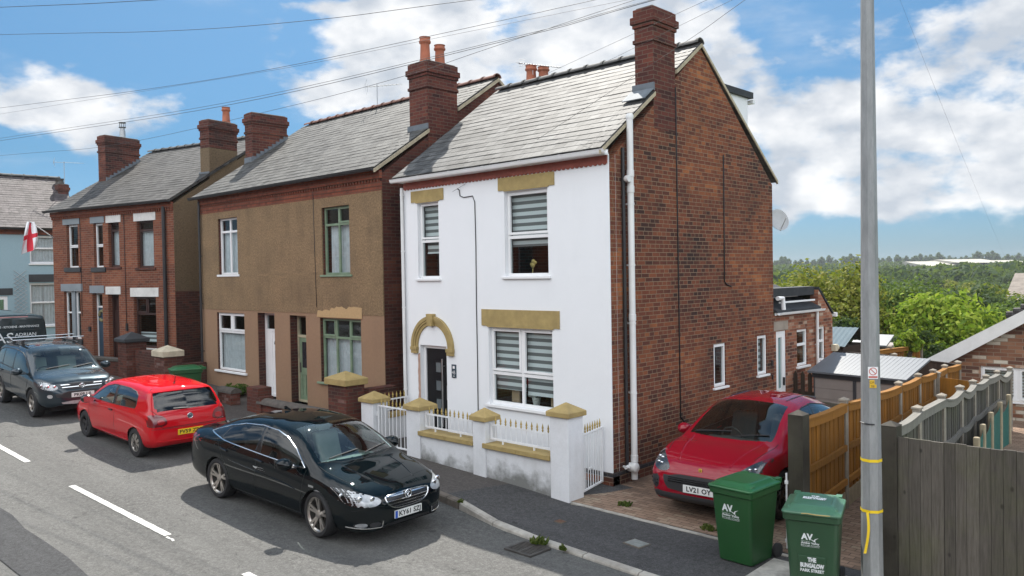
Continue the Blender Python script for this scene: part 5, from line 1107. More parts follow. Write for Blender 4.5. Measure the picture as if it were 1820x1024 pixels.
# big boards and black posts in front
bf = thing('fence', 'tall grey weathered board fence in the right foreground with a dark end post', 'fence', (6, -1.2, 0))
mb = MB(); rnd = random.Random(11); x = 4.98
while x < 9.5:
    w = rnd.uniform(.11, .135); mb.box(x, x + w - .004, -1.235 + rnd.uniform(-.006, .006), -1.205, .02, 1.69 + rnd.uniform(-.006, .006)); x += w
mb.build('boards', M_BIGB, bf); mb = MB()
for z in (.35, 1.3): mb.box(4.98, 9.5, -1.2, -1.13, z, z + .08)
mb.build('rails', M_GW, bf)
mb = MB(); mb.box(4.79, 4.975, -1.26, -1.07, -.05, 1.8); pyramid(mb, 4.79, 4.975, -1.26, -1.07, 1.801, .004, .01, .05); mb.build('end_post', M_BP, bf, bevel=.008)
gp = thing('gatepost', 'dark timber gatepost with pale streaks at the edge of the brick driveway', 'gatepost', (3.66, -.9, 0)); mb = MB(); mb.box(3.555, 3.755, -1.0, -.8, -.05, 1.76); pyramid(mb, 3.555, 3.755, -1.0, -.8, 1.761, .002, .004, .06); mb.build('post', M_BP, gp, bevel=.008)
mb = MB(); mb.tube([(3.53, -1.0, .02), (3.53, -1.0, 1.0)], .012, 6); mb.lathe([(.025, 0), (.025, .04)], (3.53, -1.0, .86), 8); mb.lathe([(.025, 0), (.025, .04)], (3.53, -1.0, .1), 8); mb.build('drop_bolt', M_UPVCD, gp)
# picket gate and rail fence behind the red car
t = thing('picket_gate', 'dark brown picket gate beside the side door of the white house', 'gate', (.6, 6.9, -.1)); mb = MB()
for i in range(6): x = .03 + i * .17; mb.prism([(x, 6.9, .0), (x + .09, 6.9, .0), (x + .09, 6.9, 1.22), (x + .045, 6.9, 1.3), (x, 6.9, 1.22)], (0, .02, 0))
mb.build('pickets', M_DW, t); mb = MB(); mb.box(.0, 1.0, 6.922, 6.96, .25, .33); mb.box(.0, 1.0, 6.922, 6.96, .75, .83); mb.build('rails', M_DW, t)
t = thing('fence', 'low grey plank fence behind the roof of the red car', 'fence', (1.7, 5.9, -.1)); mb = MB(); mb.box(.75, 2.7, 5.7, 5.73, .72, .84); mb.box(.75, 2.7, 5.7, 5.73, .4, .66); mb.build('planks', M_GW, t); mb = MB()
for x in (.75, 1.7, 2.62): mb.box(x, x + .08, 5.731, 5.8, -.2, .86)
mb.build('posts', M_GW, t)
# plastic garden store
M_TAUPE = plain('taupe_plastic_cladding', (.27, .235, .215), .6, var=.06, scale=4)
M_LID = plain('pale_grey_plastic_lid', (.125, .135, .15), .4, var=.04)
sh = thing('garden_store', 'taupe plastic garden store with pale grey lid behind the orange fence', 'shed', (1.6, 7, -.3), rotz=-.13, world=False)
FH = lambda u, v, w: V3((u - .98, -w - .35, v)); mb = MB()
for i in range(6): mb.fbox(FH, .0, 1.92, .1 + i * .235, .1 + i * .235 + .225, -1.0, 0)
mb.fbox(FH, .02, 1.9, .1, 1.5, -.98, -.012); mb.build('cladding', M_TAUPE, sh); mb = MB(); mb.fbox(FH, .9, .97, .1, 1.5, .0, .02); mb.fbox(FH, -.02, 0, .1, 1.52, -.3, .02); build_each(mb, 'corner_strip', plain('charcoal_strip', (.04, .04, .045), .6), sh)
mb = MB(); mb.prism([FH(-.12, 1.6, .1), FH(-.12, 1.64, .1), FH(-.12, 1.98, -1.0), FH(-.12, 1.94, -1.0)], (2.2, 0, 0))
for i in range(22): mb.prism([FH(-.1 + i * .098, 1.642, .09), FH(-.1 + i * .098, 1.645, .09), FH(-.1 + i * .098, 1.985, -1.0), FH(-.1 + i * .098, 1.98, -1.0)], (.03, 0, 0))
mb.build('lid', M_LID, sh); mb = MB(); mb.fbox(FH, -.05, 1.97, 1.5, 1.595, -1.0, .03); mb.build('lid_rim', plain('charcoal_rim', (.03, .03, .034), .6), sh)
# sheds beyond
s2_ = thing('shed', 'dark shed with blue corrugated roof behind the extension', 'shed', (-1.6, 14.5, -1)); mb = MB(); mb.box(-3.2, -1.35, 13.3, 15.3, -1.2, 1.25); mb.build('walls', M_DW, s2_); mb = MB()
M_CORR = plain('blue_corrugated_sheet', (.075, .115, .14), .85, 0., var=.1)
for (A, B) in ((13.1, 14.2), (15.5, 14.2)):
    rows = []
    for i in range(61): x = -3.4 + i * .0365; dz = .008 * math.sin(i * 1.57); rows.append([V3((x, A, 1.3 + dz)), V3((x, B, 1.8 + dz))])
    mb.grid(rows)
mb.build('roof', M_CORR, s2_, smooth=60)
s3_ = thing('shed', 'small white roofed shed half hidden by a bright green shrub', 'shed', (-1.0, 17, -1)); mb = MB(); mb.box(-2.0, -1.15, 16.3, 18, -1.2, 1.05); mb.build('walls', M_TAUPE, s3_); mb = MB(); mb.prism([(-2.2, 16.1, 1.06), (-1.05, 16.1, 1.06), (-1.05, 16.8, 1.36), (-2.2, 16.8, 1.36)], (0, .0, .05)); mb.build('roof', M_LID, s3_)
# ================================================================ lamp column, bins
def octpole():
    x, y = 4.88, -1.78
    t = thing('lamp_post', 'tall grey octagonal lamp column with prohibition sign and yellow straps', 'lamp post', (x, y, -.06))
    m, nt, b, out = newmat('galvanised_column'); g = G(nt); P_ = g.obj()
    c = g.ramp(g.noise(P_, 3, 7, .65, stretch=(3, 3, .6)), [(.3, (.21, .22, .222)), (.7, (.335, .343, .343))]); c = g.mix(g.ramp(g.noise(P_, 30, 4, .7, stretch=(1, 1, .25)), [(.5, 0.), (.75, .4)]), c, (.16, .165, .17))
    g.put(b.inputs['Base Color'], c); b.inputs['Roughness'].default_value = .6; b.inputs['Metallic'].default_value = .35
    R0, R1, H_ = .118, .058, 8.0; rr = lambda z: lerp(R0, R1, z / H_)
    mb = MB(); mb.lathe([(rr(z), z) for z in (-.3, 0, 2, 4, 6, 8)], (x, y, -.06), 8, ph=.28); mb.build('column', m, t)
    hd = MB(); hd.tube([(x, y, 7.9), (x + .05, y - .2, 8.25), (x + .2, y - .7, 8.42), (x + .35, y - 1.2, 8.45)], .04, 8); hd.build('arm', m, t); hd = MB(); hd.ball((x + .42, y - 1.45, 8.45), .13, .34, .08); hd.build('lantern', plain('lantern_grey', (.3, .3, .3), .5), t, smooth=60)
    vd = V3((CAMP.x - x, CAMP.y - y, 0)).normalized(); a0 = math.atan2(vd.y, vd.x); k = round((a0 / (2 * math.pi) * 8 - .28) - .5) + .5; an = 2 * math.pi * (k + .28) / 8; n = V3((math.cos(an), math.sin(an), 0)); e = V3((-n.y, n.x, 0))
    def FPz(z): 
        ap = rr(z + .06) * math.cos(math.pi / 8)
        return lambda u, v, w=0: V3((x, y, z)) + e * u + V3((0, 0, v - 0)) + n * (ap + .004 + w)
    Fp = FPz(2.49); mb = MB(); mb.fbox(Fp, -.052, .052, -.065, .065, 0, .004); sg = mb.build('warning_sign', M_UPVC, t)
    red = plain('sign_red', (.5, .1, .08), .5); mb = MB(); rows = [[Fp(r * math.cos(q), .016 + r * math.sin(q), .0055) for r in (.034, .042)] for q in [i * math.pi / 14 for i in range(28)]]
    mb.grid(rows + [rows[0]]); c = .03; mb.quad(Fp(-c - .003, .016 + c - .003, .006), Fp(c - .003, .016 - c - .003, .006), Fp(c + .003, .016 - c + .003, .006), Fp(-c + .003, .016 + c + .003, .006)); mb.quad(Fp(-.046, -.055, .005), Fp(.046, -.055, .005), Fp(.046, -.036, .005), Fp(-.046, -.036, .005)); mb.build('symbol', red, sg)
    Fp2 = FPz(2.36); mb = MB(); mb.fbox(Fp2, -.036, .015, .002, .05, 0, .003); mb.fbox(Fp2, -.036, .035, -.035, .001, 0, .003); st = mb.build('number_sticker', plain('yellow_sticker', (.72, .45, .02), .5), t)
    text('OP', .035, lambda u, v, w: Fp2(-.012 + u, .022 + v, .003 + w), M_BLACKPL, st); text('781', .035, lambda u, v, w: Fp2(-.001 + u, -.02 + v, .003 + w), M_BLACKPL, st)
    yel = plain('yellow_strap', (.75, .52, .01), .5)
    for z in (1.52, .96):
        mb = MB(); r = rr(z + .06) + .006; mb.lathe([(r, -.016), (r, .016)], (x, y, z), 8, ph=.28, cap=False); mb.build('strap', yel, t)
    Fp3 = FPz(.96); rows = []
    for i in range(14): s = i / 13; rows.append([Fp3(-.075 + .02 * math.sin(s * 3) - .03 * s + d, -.46 * s, .012 + .012 * math.sin(s * 5)) for d in (-.014, .014)])
    mb = MB(); mb.grid(rows); mb.build('strap_tail', yel, t)
    mb = MB(); r = rr(1.9); 
    mb.tube([V3((x, y, 1.93)) + V3((math.cos(q), math.sin(q), .06 * math.sin(q * 1.5))) * (r + .004) for q in [a0 - 1.4 + i * .25 for i in range(8)]], .008, 5); mb.build('cable_tie', M_BLACKPL, t)
octpole()
M_BIN = plain('green_plastic', (.012, .068, .018), .42, var=.1, scale=3, dirt=.12, dirtcol=(.05, .09, .05))
M_BIND = plain('dark_green_plastic', (.018, .06, .026), .45, var=.1, scale=3, dirt=.2, dirtcol=(.07, .09, .06))
M_LIDF = plain('faded_green_lid', (.055, .15, .085), .38, var=.15, scale=4, dirt=.2, dirtcol=(.2, .28, .22))
M_LIDB = plain('green_lid', (.016, .105, .03), .36, var=.12, scale=3, dirt=.15, dirtcol=(.08, .14, .09))
M_PRINT = plain('pale_print', (.68, .71, .72), .7)
def bin_(label, loc, rot, mat, lidmat, logo=True, name_=False, grp='green wheelie bins'):
    t = thing('wheelie_bin', label, 'bin', loc, rot, world=False, group=grp); t.scale = (1, 1, .955)       # front faces local -y
    w0, d0, w1, d1, H_ = .235, .25, .285, .34, .99
    def rr_(w, d, z, r=.05, sh=0):
        P_ = []
        for (sx, sy, a) in ((1, 1, 0), (-1, 1, 90), (-1, -1, 180), (1, -1, 270)):
            for k in range(5): q = R(a + k * 22.5); P_.append(V3((sx * (w - r) + r * math.cos(q), sy * (d - r) + r * math.sin(q) + sh, z)))
        return P_
    secs = [(0, .88), (.03, 1.0), (.25, 1.0), (.8, 1.0), (.9, 1.0)]; mb = MB(); rows = []
    for z, f in secs: s = z / H_; rows.append(rr_(lerp(w0, w1, s) * f, lerp(d0, d1, s) * f, z, .05))
    rows += [rr_(w1 + .004, d1 + .004, .905), rr_(w1 + .02, d1 + .02, .92), rr_(w1 + .022, d1 + .022, .985), rr_(w1 + .012, d1 + .012, H_)]
    mb.grid(rows, True); mb.poly(list(reversed(rows[0]))); mb.poly(rows[-1])
    Fb = lambda u, v, w=0: V3((u, -(lerp(d0, d1, v / H_)) - w, v))
    mb.build('body', mat, t, smooth=40); mb = MB()
    rows = [rr_(w1 + .025, d1 + .03, H_ + .004, .05, -.01), rr_(w1 + .03, d1 + .035, H_ + .02, .05, -.01), rr_(w1 + .022, d1 + .027, H_ + .035, .05, -.01), rr_(w1 - .03, d1 - .03, H_ + .055, .06, -.01), rr_(w1 - .05, d1 - .05, H_ + .085, .08, .0), rr_(w1 - .085, d1 - .1, H_ + .1, .08, .0), rr_(w1 - .1, d1 - .12, H_ + .094, .08, 0)]
    mb.grid(rows, True); mb.poly(rows[-1]); mb.poly(list(reversed(rows[0])))
    for s in (-1, 1): mb.box(*sorted((s * .2, s * .265)), d1 - .02, d1 + .1, H_ + .0, H_ + .06); mb.ball((s * (w1 - .04), -d1 + .1, H_ + .045), .028, .06, .03)
    l = mb.build('lid', lidmat, t, smooth=40)
    mb = MB(); mb.tube([(-w1 + .04, d1 + .09, H_ + .03), (w1 - .04, d1 + .09, H_ + .03)], .018, 8); mb.build('handle', lidmat, t, smooth=40)
    for s in (-1, 1):
        mb = MB(); mb.lathe([(.03, -.025), (.085, -.028), (.1, -.02), (.1, .02), (.085, .028), (.03, .025)], (s * .265, d0 + .06, .1), 20, 'x'); mb.build('wheel', M_RUBBER, t, smooth=40)
    mb = MB(); mb.tube([(-.26, d0 + .06, .1), (.26, d0 + .06, .1)], .012, 8); mb.build('axle', M_IRON, t)
    if logo:
        sc = .8 if name_ else 1.; y0 = .68; Fo = lambda u, v, w=0: Fb(u * sc - .02, y0 + v * sc, w + .003)
        text('AV', .125, lambda u, v, w: Fo(-.035 + u, .055 + v, w), M_PRINT, t, 'logo', width=.155, bold=.005)
        mb = MB(); mb.add([Fo(*q) for q in ((.045, -.0), (.07, .035), (.12, .055), (.075, .025), (.07, -.005), (.085, -.02), (.055, .01), (.0, .03))], [(0, 1, 3, 4), (1, 2, 3), (0, 4, 5), (0, 6, 7)]); mb.build('logo_swoosh', M_PRINT, t, recalc=False)
        text('Amber Valley', .042, lambda u, v, w: Fo(.005 + u, -.035 + v, w), M_PRINT, t, 'lettering', width=.24, bold=.001); text('Borough Council', .03, lambda u, v, w: Fo(.005 + u, -.068 + v, w), M_PRINT, t, 'lettering', width=.24)
        mb = MB(); mb.quad(Fo(-.115, -.09), Fo(.125, -.09), Fo(.125, -.087), Fo(-.115, -.087)); mb.quad(Fo(-.115, -.013), Fo(.0, -.013), Fo(.0, -.01), Fo(-.115, -.01)); mb.build('logo_rule', M_PRINT, t, recalc=False)
    if name_:
        for s_, v, wd, b_ in (('THE', .455, .09, .004), ('BUNGALOW', .385, .25, .004), ('PARK STREET', .325, .25, .002)): text(s_, .07 if s_ != 'PARK STREET' else .05, lambda u, q, w, v=v: Fb(u, v + q, w + .014), M_PRINT, t, 'lettering', width=wd, bold=b_)
        mb = MB(); mb.fbox(Fb, -.15, .15, .12, .5, -.01, .011); mb.build('front_recess', mat, t, bevel=.01)
        for s_, v, wd in (('THE', .1, .09), ('BUNGALOW', .035, .25), ('PARK STREET', -.015, .25)): text(s_, .06, lambda u, q, w, v=v: V3((u, v + q - .0, H_ + .101)), M_PRINT, l, 'lettering', width=wd, bold=.004)
        mb = MB(); mb.tube([(-.1, -d1 - .04, H_ + .02), (-.03, -d1 - .05, H_ + .028), (.05, -d1 - .045, H_ + .02), (.2, -d1 - .04, H_ + .022)], .006, 5); mb.build('straw', plain('dry_straw', (.4, .3, .12), .9), t)
    return t
bin_('bright green wheelie bin in front of the red car on the driveway', (3.26, -1.60, -.02), -.06, M_BIN, M_LIDB)
bin_('green wheelie bin with a faded lid marked THE BUNGALOW beside the lamp column', (4.32, -1.98, -.02), .3, M_BIND, M_LIDF, name_=True)
bin_('far green wheelie bin standing behind the red hatchback', (-11.75, -2.0, .42), -.25, M_BIN, M_LIDB, logo=False)
# ================================================================ vehicles
from mathutils.geometry import delaunay_2d_cdt
def pchip(pts, xs):
    x = np.array([p[0] for p in pts], float); y = np.array([p[1] for p in pts], float); h = np.diff(x); d = np.diff(y) / h; m = np.zeros(len(x))
    for i in range(1, len(x) - 1):
        if d[i - 1] * d[i] > 0: w1 = 2 * h[i] + h[i - 1]; w2 = h[i] + 2 * h[i - 1]; m[i] = (w1 + w2) / (w1 / d[i - 1] + w2 / d[i])
    m[0], m[-1] = d[0], d[-1]; xs = np.clip(xs, x[0], x[-1]); k = np.clip(np.searchsorted(x, xs) - 1, 0, len(h) - 1); t = (xs - x[k]) / h[k]
    return (2 * t**3 - 3 * t**2 + 1) * y[k] + (t**3 - 2 * t**2 + t) * h[k] * m[k] + (-2 * t**3 + 3 * t**2) * y[k + 1] + (t**3 - t**2) * h[k] * m[k + 1]
def sdpoly(px, py, poly):
    """signed distance (negative inside) of arrays to a polygon"""
    P = np.array(poly, float); n = len(P); d = np.full(px.shape, 1e9); ins = np.zeros(px.shape, bool)
    for i in range(n):
        a, b = P[i], P[(i + 1) % n]; e = b - a; wx, wy = px - a[0], py - a[1]; t = np.clip((wx * e[0] + wy * e[1]) / (e @ e + 1e-12), 0, 1); d = np.minimum(d, (wx - t * e[0])**2 + (wy - t * e[1])**2)
        c = ((a[1] > py) != (b[1] > py)); xx = a[0] + (py - a[1]) * (b[0] - a[0]) / (b[1] - a[1] + 1e-12); ins ^= c & (px < xx)
    return np.where(ins, -1, 1) * np.sqrt(d)
def chaikin(p, k=2):
    for _ in range(k): p = [q for i in range(len(p)) for q in ((.75 * p[i][0] + .25 * p[(i + 1) % len(p)][0], .75 * p[i][1] + .25 * p[(i + 1) % len(p)][1]), (.25 * p[i][0] + .75 * p[(i + 1) % len(p)][0], .25 * p[i][1] + .75 * p[(i + 1) % len(p)][1]))]
    return p
def backdark(m, col=(.03, .03, .032)):
    nt = m.node_tree; g = G(nt); out = [n for n in nt.nodes if n.type == 'OUTPUT_MATERIAL'][0]; b = out.inputs[0].links[0].from_socket
    di = g.n('ShaderNodeBsdfDiffuse'); di.inputs[0].default_value = col + (1,); mx = g.n('ShaderNodeMixShader'); g.put(mx.inputs[0], g.n('ShaderNodeNewGeometry').outputs['Backfacing']); nt.links.new(b, mx.inputs[1]); nt.links.new(di.outputs[0], mx.inputs[2]); nt.links.new(mx.outputs[0], out.inputs[0]); return m
M_CHROME = plain('chrome_trim', (.75, .76, .77), .12, 1., var=.03)
M_ALLOY = plain('alloy_wheel', (.50, .47, .43), .32, .85, var=.08)
M_ALLOYD = plain('black_machined_alloy', (.12, .11, .1), .3, .8, var=.3)
M_BLKTRIM = plain('black_gloss_trim', (.012, .012, .013), .2)
M_BLKPL = plain('black_bumper_plastic', (.02, .02, .022), .6)
M_CARGL = glassmat('car_glass', (.66, .80, .76), 1.15); M_CARGLD = glassmat('tinted_car_glass', (.14, .17, .17), .75)
M_SEAT = plain('light_grey_upholstery', (.32, .32, .31), .9); M_SEATD = plain('dark_upholstery', (.05, .05, .055), .9)
M_LENS = glassmat('lamp_lens', (.88, .9, .92), .6); M_LAMPIN = plain('lamp_reflector', (.5, .5, .5), .4, .35, var=.3, scale=14)
M_REDL = plain('red_lamp_lens', (.35, .008, .012), .12, coat=1.); M_REDD = plain('dark_red_lamp_lens', (.14, .004, .008), .12, coat=1.)
M_PLW = plain('white_number_plate', (.72, .72, .7), .5, var=.03); M_PLY = plain('yellow_number_plate', (.75, .5, .01), .5, var=.03); M_PLB = plain('plate_blue', (.01, .08, .45), .5); M_PLT = plain('plate_black', (.01, .01, .01), .5)
def wheel(root, x, y, r, rim, s, rw=.215, kind='twin', M=None, steer=0.):
    """tyre lathe about y; s=+1 outer face towards +y"""
    M = M or M_ALLOY; c = V3((x, y, r)); mb = MB(); h = rw / 2
    prof = [(rim * .98, -h * .9), (rim * 1.06, -h), (r * .93, -h * .98), (r * .99, -h * .75), (r, -h * .4), (r, h * .4), (r * .99, h * .75), (r * .93, h * .98), (rim * 1.06, h), (rim * .98, h * .86)]
    w = MB(); w.lathe(prof, (0, 0, 0), 40, 'y', cap=False); o = w.build('wheel', M_RUBBER, root, smooth=35, uv=False); o.location = c; o.rotation_euler = (0, 0, steer)
    o.name = 'wheel'; wh = o; mb = MB(); fo = s * h * .8
    mb.lathe([(rim, -h * .85), (rim, h * .85)] if s > 0 else [(rim, h * .85), (rim, -h * .85)], (0, 0, 0), 40, 'y', cap=False)
    mb.lathe([(rim * .86, fo - s * .02), (rim * .93, fo), (rim * 1.0, fo), (rim * 1.0, fo - s * .03)], (0, 0, 0), 40, 'y', cap=False)
    F = lambda a, rr, w_: V3((rr * math.cos(a), w_, rr * math.sin(a)))
    def spoke(a0, a1, w0, w1, r0=.05, r1=None, d0=-.035, d1=0.):
        r1 = r1 or rim * .93; P_ = []
        for (rr, a, ww, d) in ((r0, a0, w0, d0), (r1, a1, w1, d1)):
            da = ww / rr / 2; P_ += [F(a - da, rr, fo + s * d), F(a + da, rr, fo + s * d), F(a + da * .7, rr, fo + s * (d - .03)), F(a - da * .7, rr, fo + s * (d - .03))]
        mb.add(P_, [(0, 1, 5, 4), (1, 2, 6, 5), (2, 3, 7, 6), (3, 0, 4, 7)])
    n = {'twin': 5, 'five': 5, 'cover': 8, 'mesh': 5}[kind]
    for k in range(n):
        a = 2 * math.pi * k / n + .3
        if kind == 'twin': spoke(a - .11, a - .16, .045, .036); spoke(a + .11, a + .16, .045, .036)
        elif kind == 'five': spoke(a, a, .08, .085)
        elif kind == 'cover': spoke(a, a, .03, .075, d0=.01)
        else: spoke(a - .05, a - .3, .03, .022); spoke(a + .05, a + .3, .03, .022); spoke(a - .5, a - .35, .02, .02, r0=rim * .55)
    mb.lathe([(.062, fo - s * .03), (.058, fo - s * .012), (.04, fo - s * .005)], (0, 0, 0), 16, 'y')
    rm = MB(); rm = mb.build('rim', M, wh, uv=False, smooth=30)
    mb = MB(); mb.lathe([(.14, fo - s * .09), (rim * .72, fo - s * .09)], (0, 0, 0), 24, 'y'); mb.build('brake_disc', M_BLKPL if kind == 'cover' else M_IRON, wh, uv=False)
    return wh
class Car:
    def __init__(c, S, name, label, loc, rotz, pitch, pm, glass=None, cat='car', group=None, zs=1., sx=1., sy=1.):
        c.zs = zs
        c.S = S; c.pm = pm; xf, xr = S['zt'][-1][0], S['zt'][0][0]; c.xf, c.xr = xf, xr
        t = c.t = thing(name, label, cat, loc, world=False, rot=(0, pitch, rotz), group=group); t.scale = (sx, sy, zs)
        ends = [0, .003, .008, .015, .024, .035, .048, .064, .082, .102, .124, .148]
        xs = [xr + e for e in ends] + list(np.arange(xr + .172, xf - .172, .026)) + [xf - e for e in reversed(ends)]; xs = np.array(xs)
        cv = {k: pchip(S[k], xs) for k in ('zt', 'zs', 'zr', 'w', 'wr', 'zb')}; wk = pchip(S.get('ws', [(xr, .92), (xr + .7, .945), (0, .965), (1.3, .95), (xf, .9)]), xs)
        segs = [3, 3, 9, 9, 4, 14, 7, 12]; nv = sum(segs) + 1; P = np.zeros((len(xs), nv, 3)); zm = S.get('zm', .58)
        c.i6 = sum(segs[:6]); c.i5 = sum(segs[:5]); c.i2 = sum(segs[:2])
        for i, x in enumerate(xs):
            zt, zs, zr_, w, wr, zb_ = (cv[k][i] for k in ('zt', 'zs', 'zr', 'w', 'wr', 'zb')); ws = w * wk[i]; zmm = min(max(zm, zb_ + .12), zs - .1) if zs - zb_ > .3 else (zs + zb_) / 2
            zr_ = max(zr_, zs + .004); wr = min(wr, ws - .01)
            K = [(0, zb_), (w * .86, zb_), (w * .965, lerp(zb_, zmm, .3)), (w, zmm), (lerp(w, ws, .45), lerp(zmm, zs, .78)), (ws, zs), (wr, zr_), (wr * .62, lerp(zr_, zt, .72)), (0, max(zt, zr_ + .001))]
            tt = [0]; 
            for a, b in zip(K, K[1:]): tt.append(tt[-1] + max(.004, math.hypot(a[0] - b[0], a[1] - b[1])))
            ts = [lerp(tt[k], tt[k + 1], j / segs[k]) for k in range(8) for j in range(segs[k])] + [tt[-1]]; ts = np.array(ts)
            P[i, :, 0] = x; P[i, :, 1] = pchip(list(zip(tt, [q[0] for q in K])), ts); P[i, :, 2] = pchip(list(zip(tt, [q[1] for q in K])), ts)
        full = np.concatenate([P, P[:, -2::-1] * np.array([1, -1, 1])], 1); c.nv = nv; c.P = full; nu, n2 = full.shape[:2]
        c.vidx = np.array([min(j, n2 - 1 - j) for j in range(n2)])[None, :].repeat(nu, 0)
        c.label = np.zeros((nu - 1, n2 - 1), object); c.label[:] = 'body'; c.vf = np.minimum(c.vidx[:-1, :-1], c.vidx[1:, 1:])
        c.bvh = None
    def cut(c, name, phi, cond, over=('body',)):
        """phi(x,y,z)->signed distance arrays; snap the grid to its zero line and label the faces inside"""
        P = c.P; f = phi(P[..., 0], P[..., 1], P[..., 2]); ok = cond(P[..., 0], P[..., 1], P[..., 2], c.vidx); N = P.copy(); g = f.copy()
        for ax in (0, 1):
            a = (slice(None, -1), slice(None)) if ax == 0 else (slice(None), slice(None, -1)); b = (slice(1, None), slice(None)) if ax == 0 else (slice(None), slice(1, None))
            fa, fb = f[a], f[b]; sc = (fa * fb < 0) & ok[a] & ok[b]; t = np.where(sc, fa / (fa - fb + 1e-12), 0); X = P[a] + (P[b] - P[a]) * t[..., None]
            m1 = sc & (t < .5); m2 = sc & (t >= .5); Na, Nb = N[a], N[b]; ga, gb = g[a], g[b]; Na[m1] = X[m1]; Nb[m2] = X[m2]; ga[m1] = 0; gb[m2] = 0
        c.P = N; av = (g[:-1, :-1] + g[1:, :-1] + g[:-1, 1:] + g[1:, 1:]) / 4; okf = ok[:-1, :-1] & ok[1:, 1:] & ok[1:, :-1] & ok[:-1, 1:]
        c.label[(av < -1e-5) & okf & np.isin(c.label, list(over))] = name
    def mesh(c, name, mat, parent=None, part=None, smooth=60, thick=0., label=None):
        nu, n2 = c.P.shape[:2]; sel = [(i, j) for i in range(nu - 1) for j in range(n2 - 1) if c.label[i, j] == name]; ids = {}; vs = []; fs = []
        def vid(i, j):
            if (i, j) not in ids: ids[(i, j)] = len(vs); vs.append(V3(c.P[i, j]))
            return ids[(i, j)]
        for i, j in sel: fs.append((vid(i, j), vid(i, j + 1), vid(i + 1, j + 1), vid(i + 1, j)))
        if not vs: return None
        if name == 'body':
            for i in (0, nu - 1): f = [vid(i, j) for j in range(n2)]; fs.append(tuple(reversed(f) if i == 0 else f))
        # orientation: grid goes rear->front, left(+y)->right; make the normals point outwards
        mb = MB(); mb.v = vs; mb.f = fs
        for m in ([mb] if name == 'body' else [q for q in islands(mb) if len(q.f) > 12]): o = m.build(part or name, mat, parent or c.t, smooth=smooth, uv=False, recalc=False)
        return o
    def gaps(c, polys, r=.0055):
        for m_ in ('left', 'right'):
            for p in polys: c.line('panel_gap', m_, p, M_HOLE, r, -.002, k=5, n=5)
    def freeze(c):
        nu, n2 = c.P.shape[:2]; vs = [V3(q) for q in c.P.reshape(-1, 3)]; fs = [(i * n2 + j, i * n2 + j + 1, (i + 1) * n2 + j + 1, (i + 1) * n2 + j) for i in range(nu - 1) for j in range(n2 - 1)]
        for i in (0, nu - 1): fs.append(tuple(i * n2 + j for j in range(n2)))
        c.bvh = BVHTree.FromPolygons(vs, fs)
    def hit(c, mode, a, b, off=0.):
        o, d = {'front': ((6, a, b), (-1, 0, 0)), 'rear': ((-6, a, b), (1, 0, 0)), 'left': ((a, 4, b), (0, -1, 0)), 'right': ((a, -4, b), (0, 1, 0)), 'top': ((a, b, 5), (0, 0, -1))}[mode]
        h = c.bvh.ray_cast(V3(o), V3(d)); 
        if h[0] is None: h = (c.bvh.find_nearest(V3(o) + V3(d) * 4)[0],)
        return h[0] - V3(d) * off
    def patch(c, name, mode, poly, mat, off=.005, parent=None, rnd=2, step=.025, inset=.012, label=None, smooth=50):
        poly = chaikin(poly, rnd) if rnd else poly; xs = [p[0] for p in poly]; ys = [p[1] for p in poly]; pts = [V3((p[0], p[1])) for p in poly]; n = len(pts); gx = np.arange(min(xs) + step / 2, max(xs), step); gy = np.arange(min(ys) + step / 2, max(ys), step); A, B = np.meshgrid(gx, gy); sd = sdpoly(A.ravel(), B.ravel(), poly)
        pts += [V3((a, b)) for a, b, s in zip(A.ravel(), B.ravel(), sd) if s < -step * .35]
        r = delaunay_2d_cdt([p.to_2d() for p in pts], [(i, (i + 1) % n) for i in range(n)], [], 1, 1e-5); V_ = r[0]; mb = MB(); mb.add([c.hit(mode, p.x, p.y, off) for p in V_], [tuple(f) for f in r[2]])
        o0 = len(mb.v); ring = [c.hit(mode, p[0], p[1], off) for p in poly]; ring2 = [c.hit(mode, p[0], p[1], -inset) for p in poly]; mb.add(ring + ring2, [(i, (i + 1) % n, n + (i + 1) % n, n + i) for i in range(n)])
        o = mb.build(name, mat, parent or c.t, smooth=smooth, uv=False)
        if label: o['label'] = label
        return o
    def line(c, name, mode, pts, mat, r=.006, off=.0, parent=None, n=6, closed=False, k=6):
        P_ = []; m = len(pts)
        for i in range(m if closed else m - 1):
            a, b = pts[i], pts[(i + 1) % m]
            for j in range(k): P_.append(c.hit(mode, lerp(a[0], b[0], j / k), lerp(a[1], b[1], j / k), off))
        if not closed: P_.append(c.hit(mode, *pts[-1], off))
        mb = MB(); mb.tube(P_, r, n, closed); return mb.build(name, mat, parent or c.t, smooth=50, uv=False)
    def plate(c, s, mode, z, mat, w=.52, y=0., blue=True, off=.012):
        h = .056; p = c.hit(mode, y, z, off); q = c.hit(mode, y, z + .05, off); s_ = 1 if mode == 'front' else -1; x = max(p.x, q.x) if s_ > 0 else min(p.x, q.x)
        F = lambda u, v, w_: V3((x + s_ * w_, y + u * s_, z + v)); mb = MB(); mb.fbox(F, -w / 2, w / 2, -h, h, -.03, .006); o = mb.build('number_plate', mat, c.t, bevel=.003, seg=1, uv=False)
        if blue: mb = MB(); mb.fbox(F, -w / 2 + .004, -w / 2 + .05, -h + .004, h - .004, .005, .0075); mb.build('plate_band', M_PLB, o, uv=False)
        b = .05 if blue else 0; text(s, .1, lambda u, v, w_: F((u * 1. + b / 2), v * 1.02, .0068 + w_), M_PLT, o, 'plate_lettering', width=(w - b - .05) * len(s) / 8. if len(s) > 5 else None, bold=.003); return o
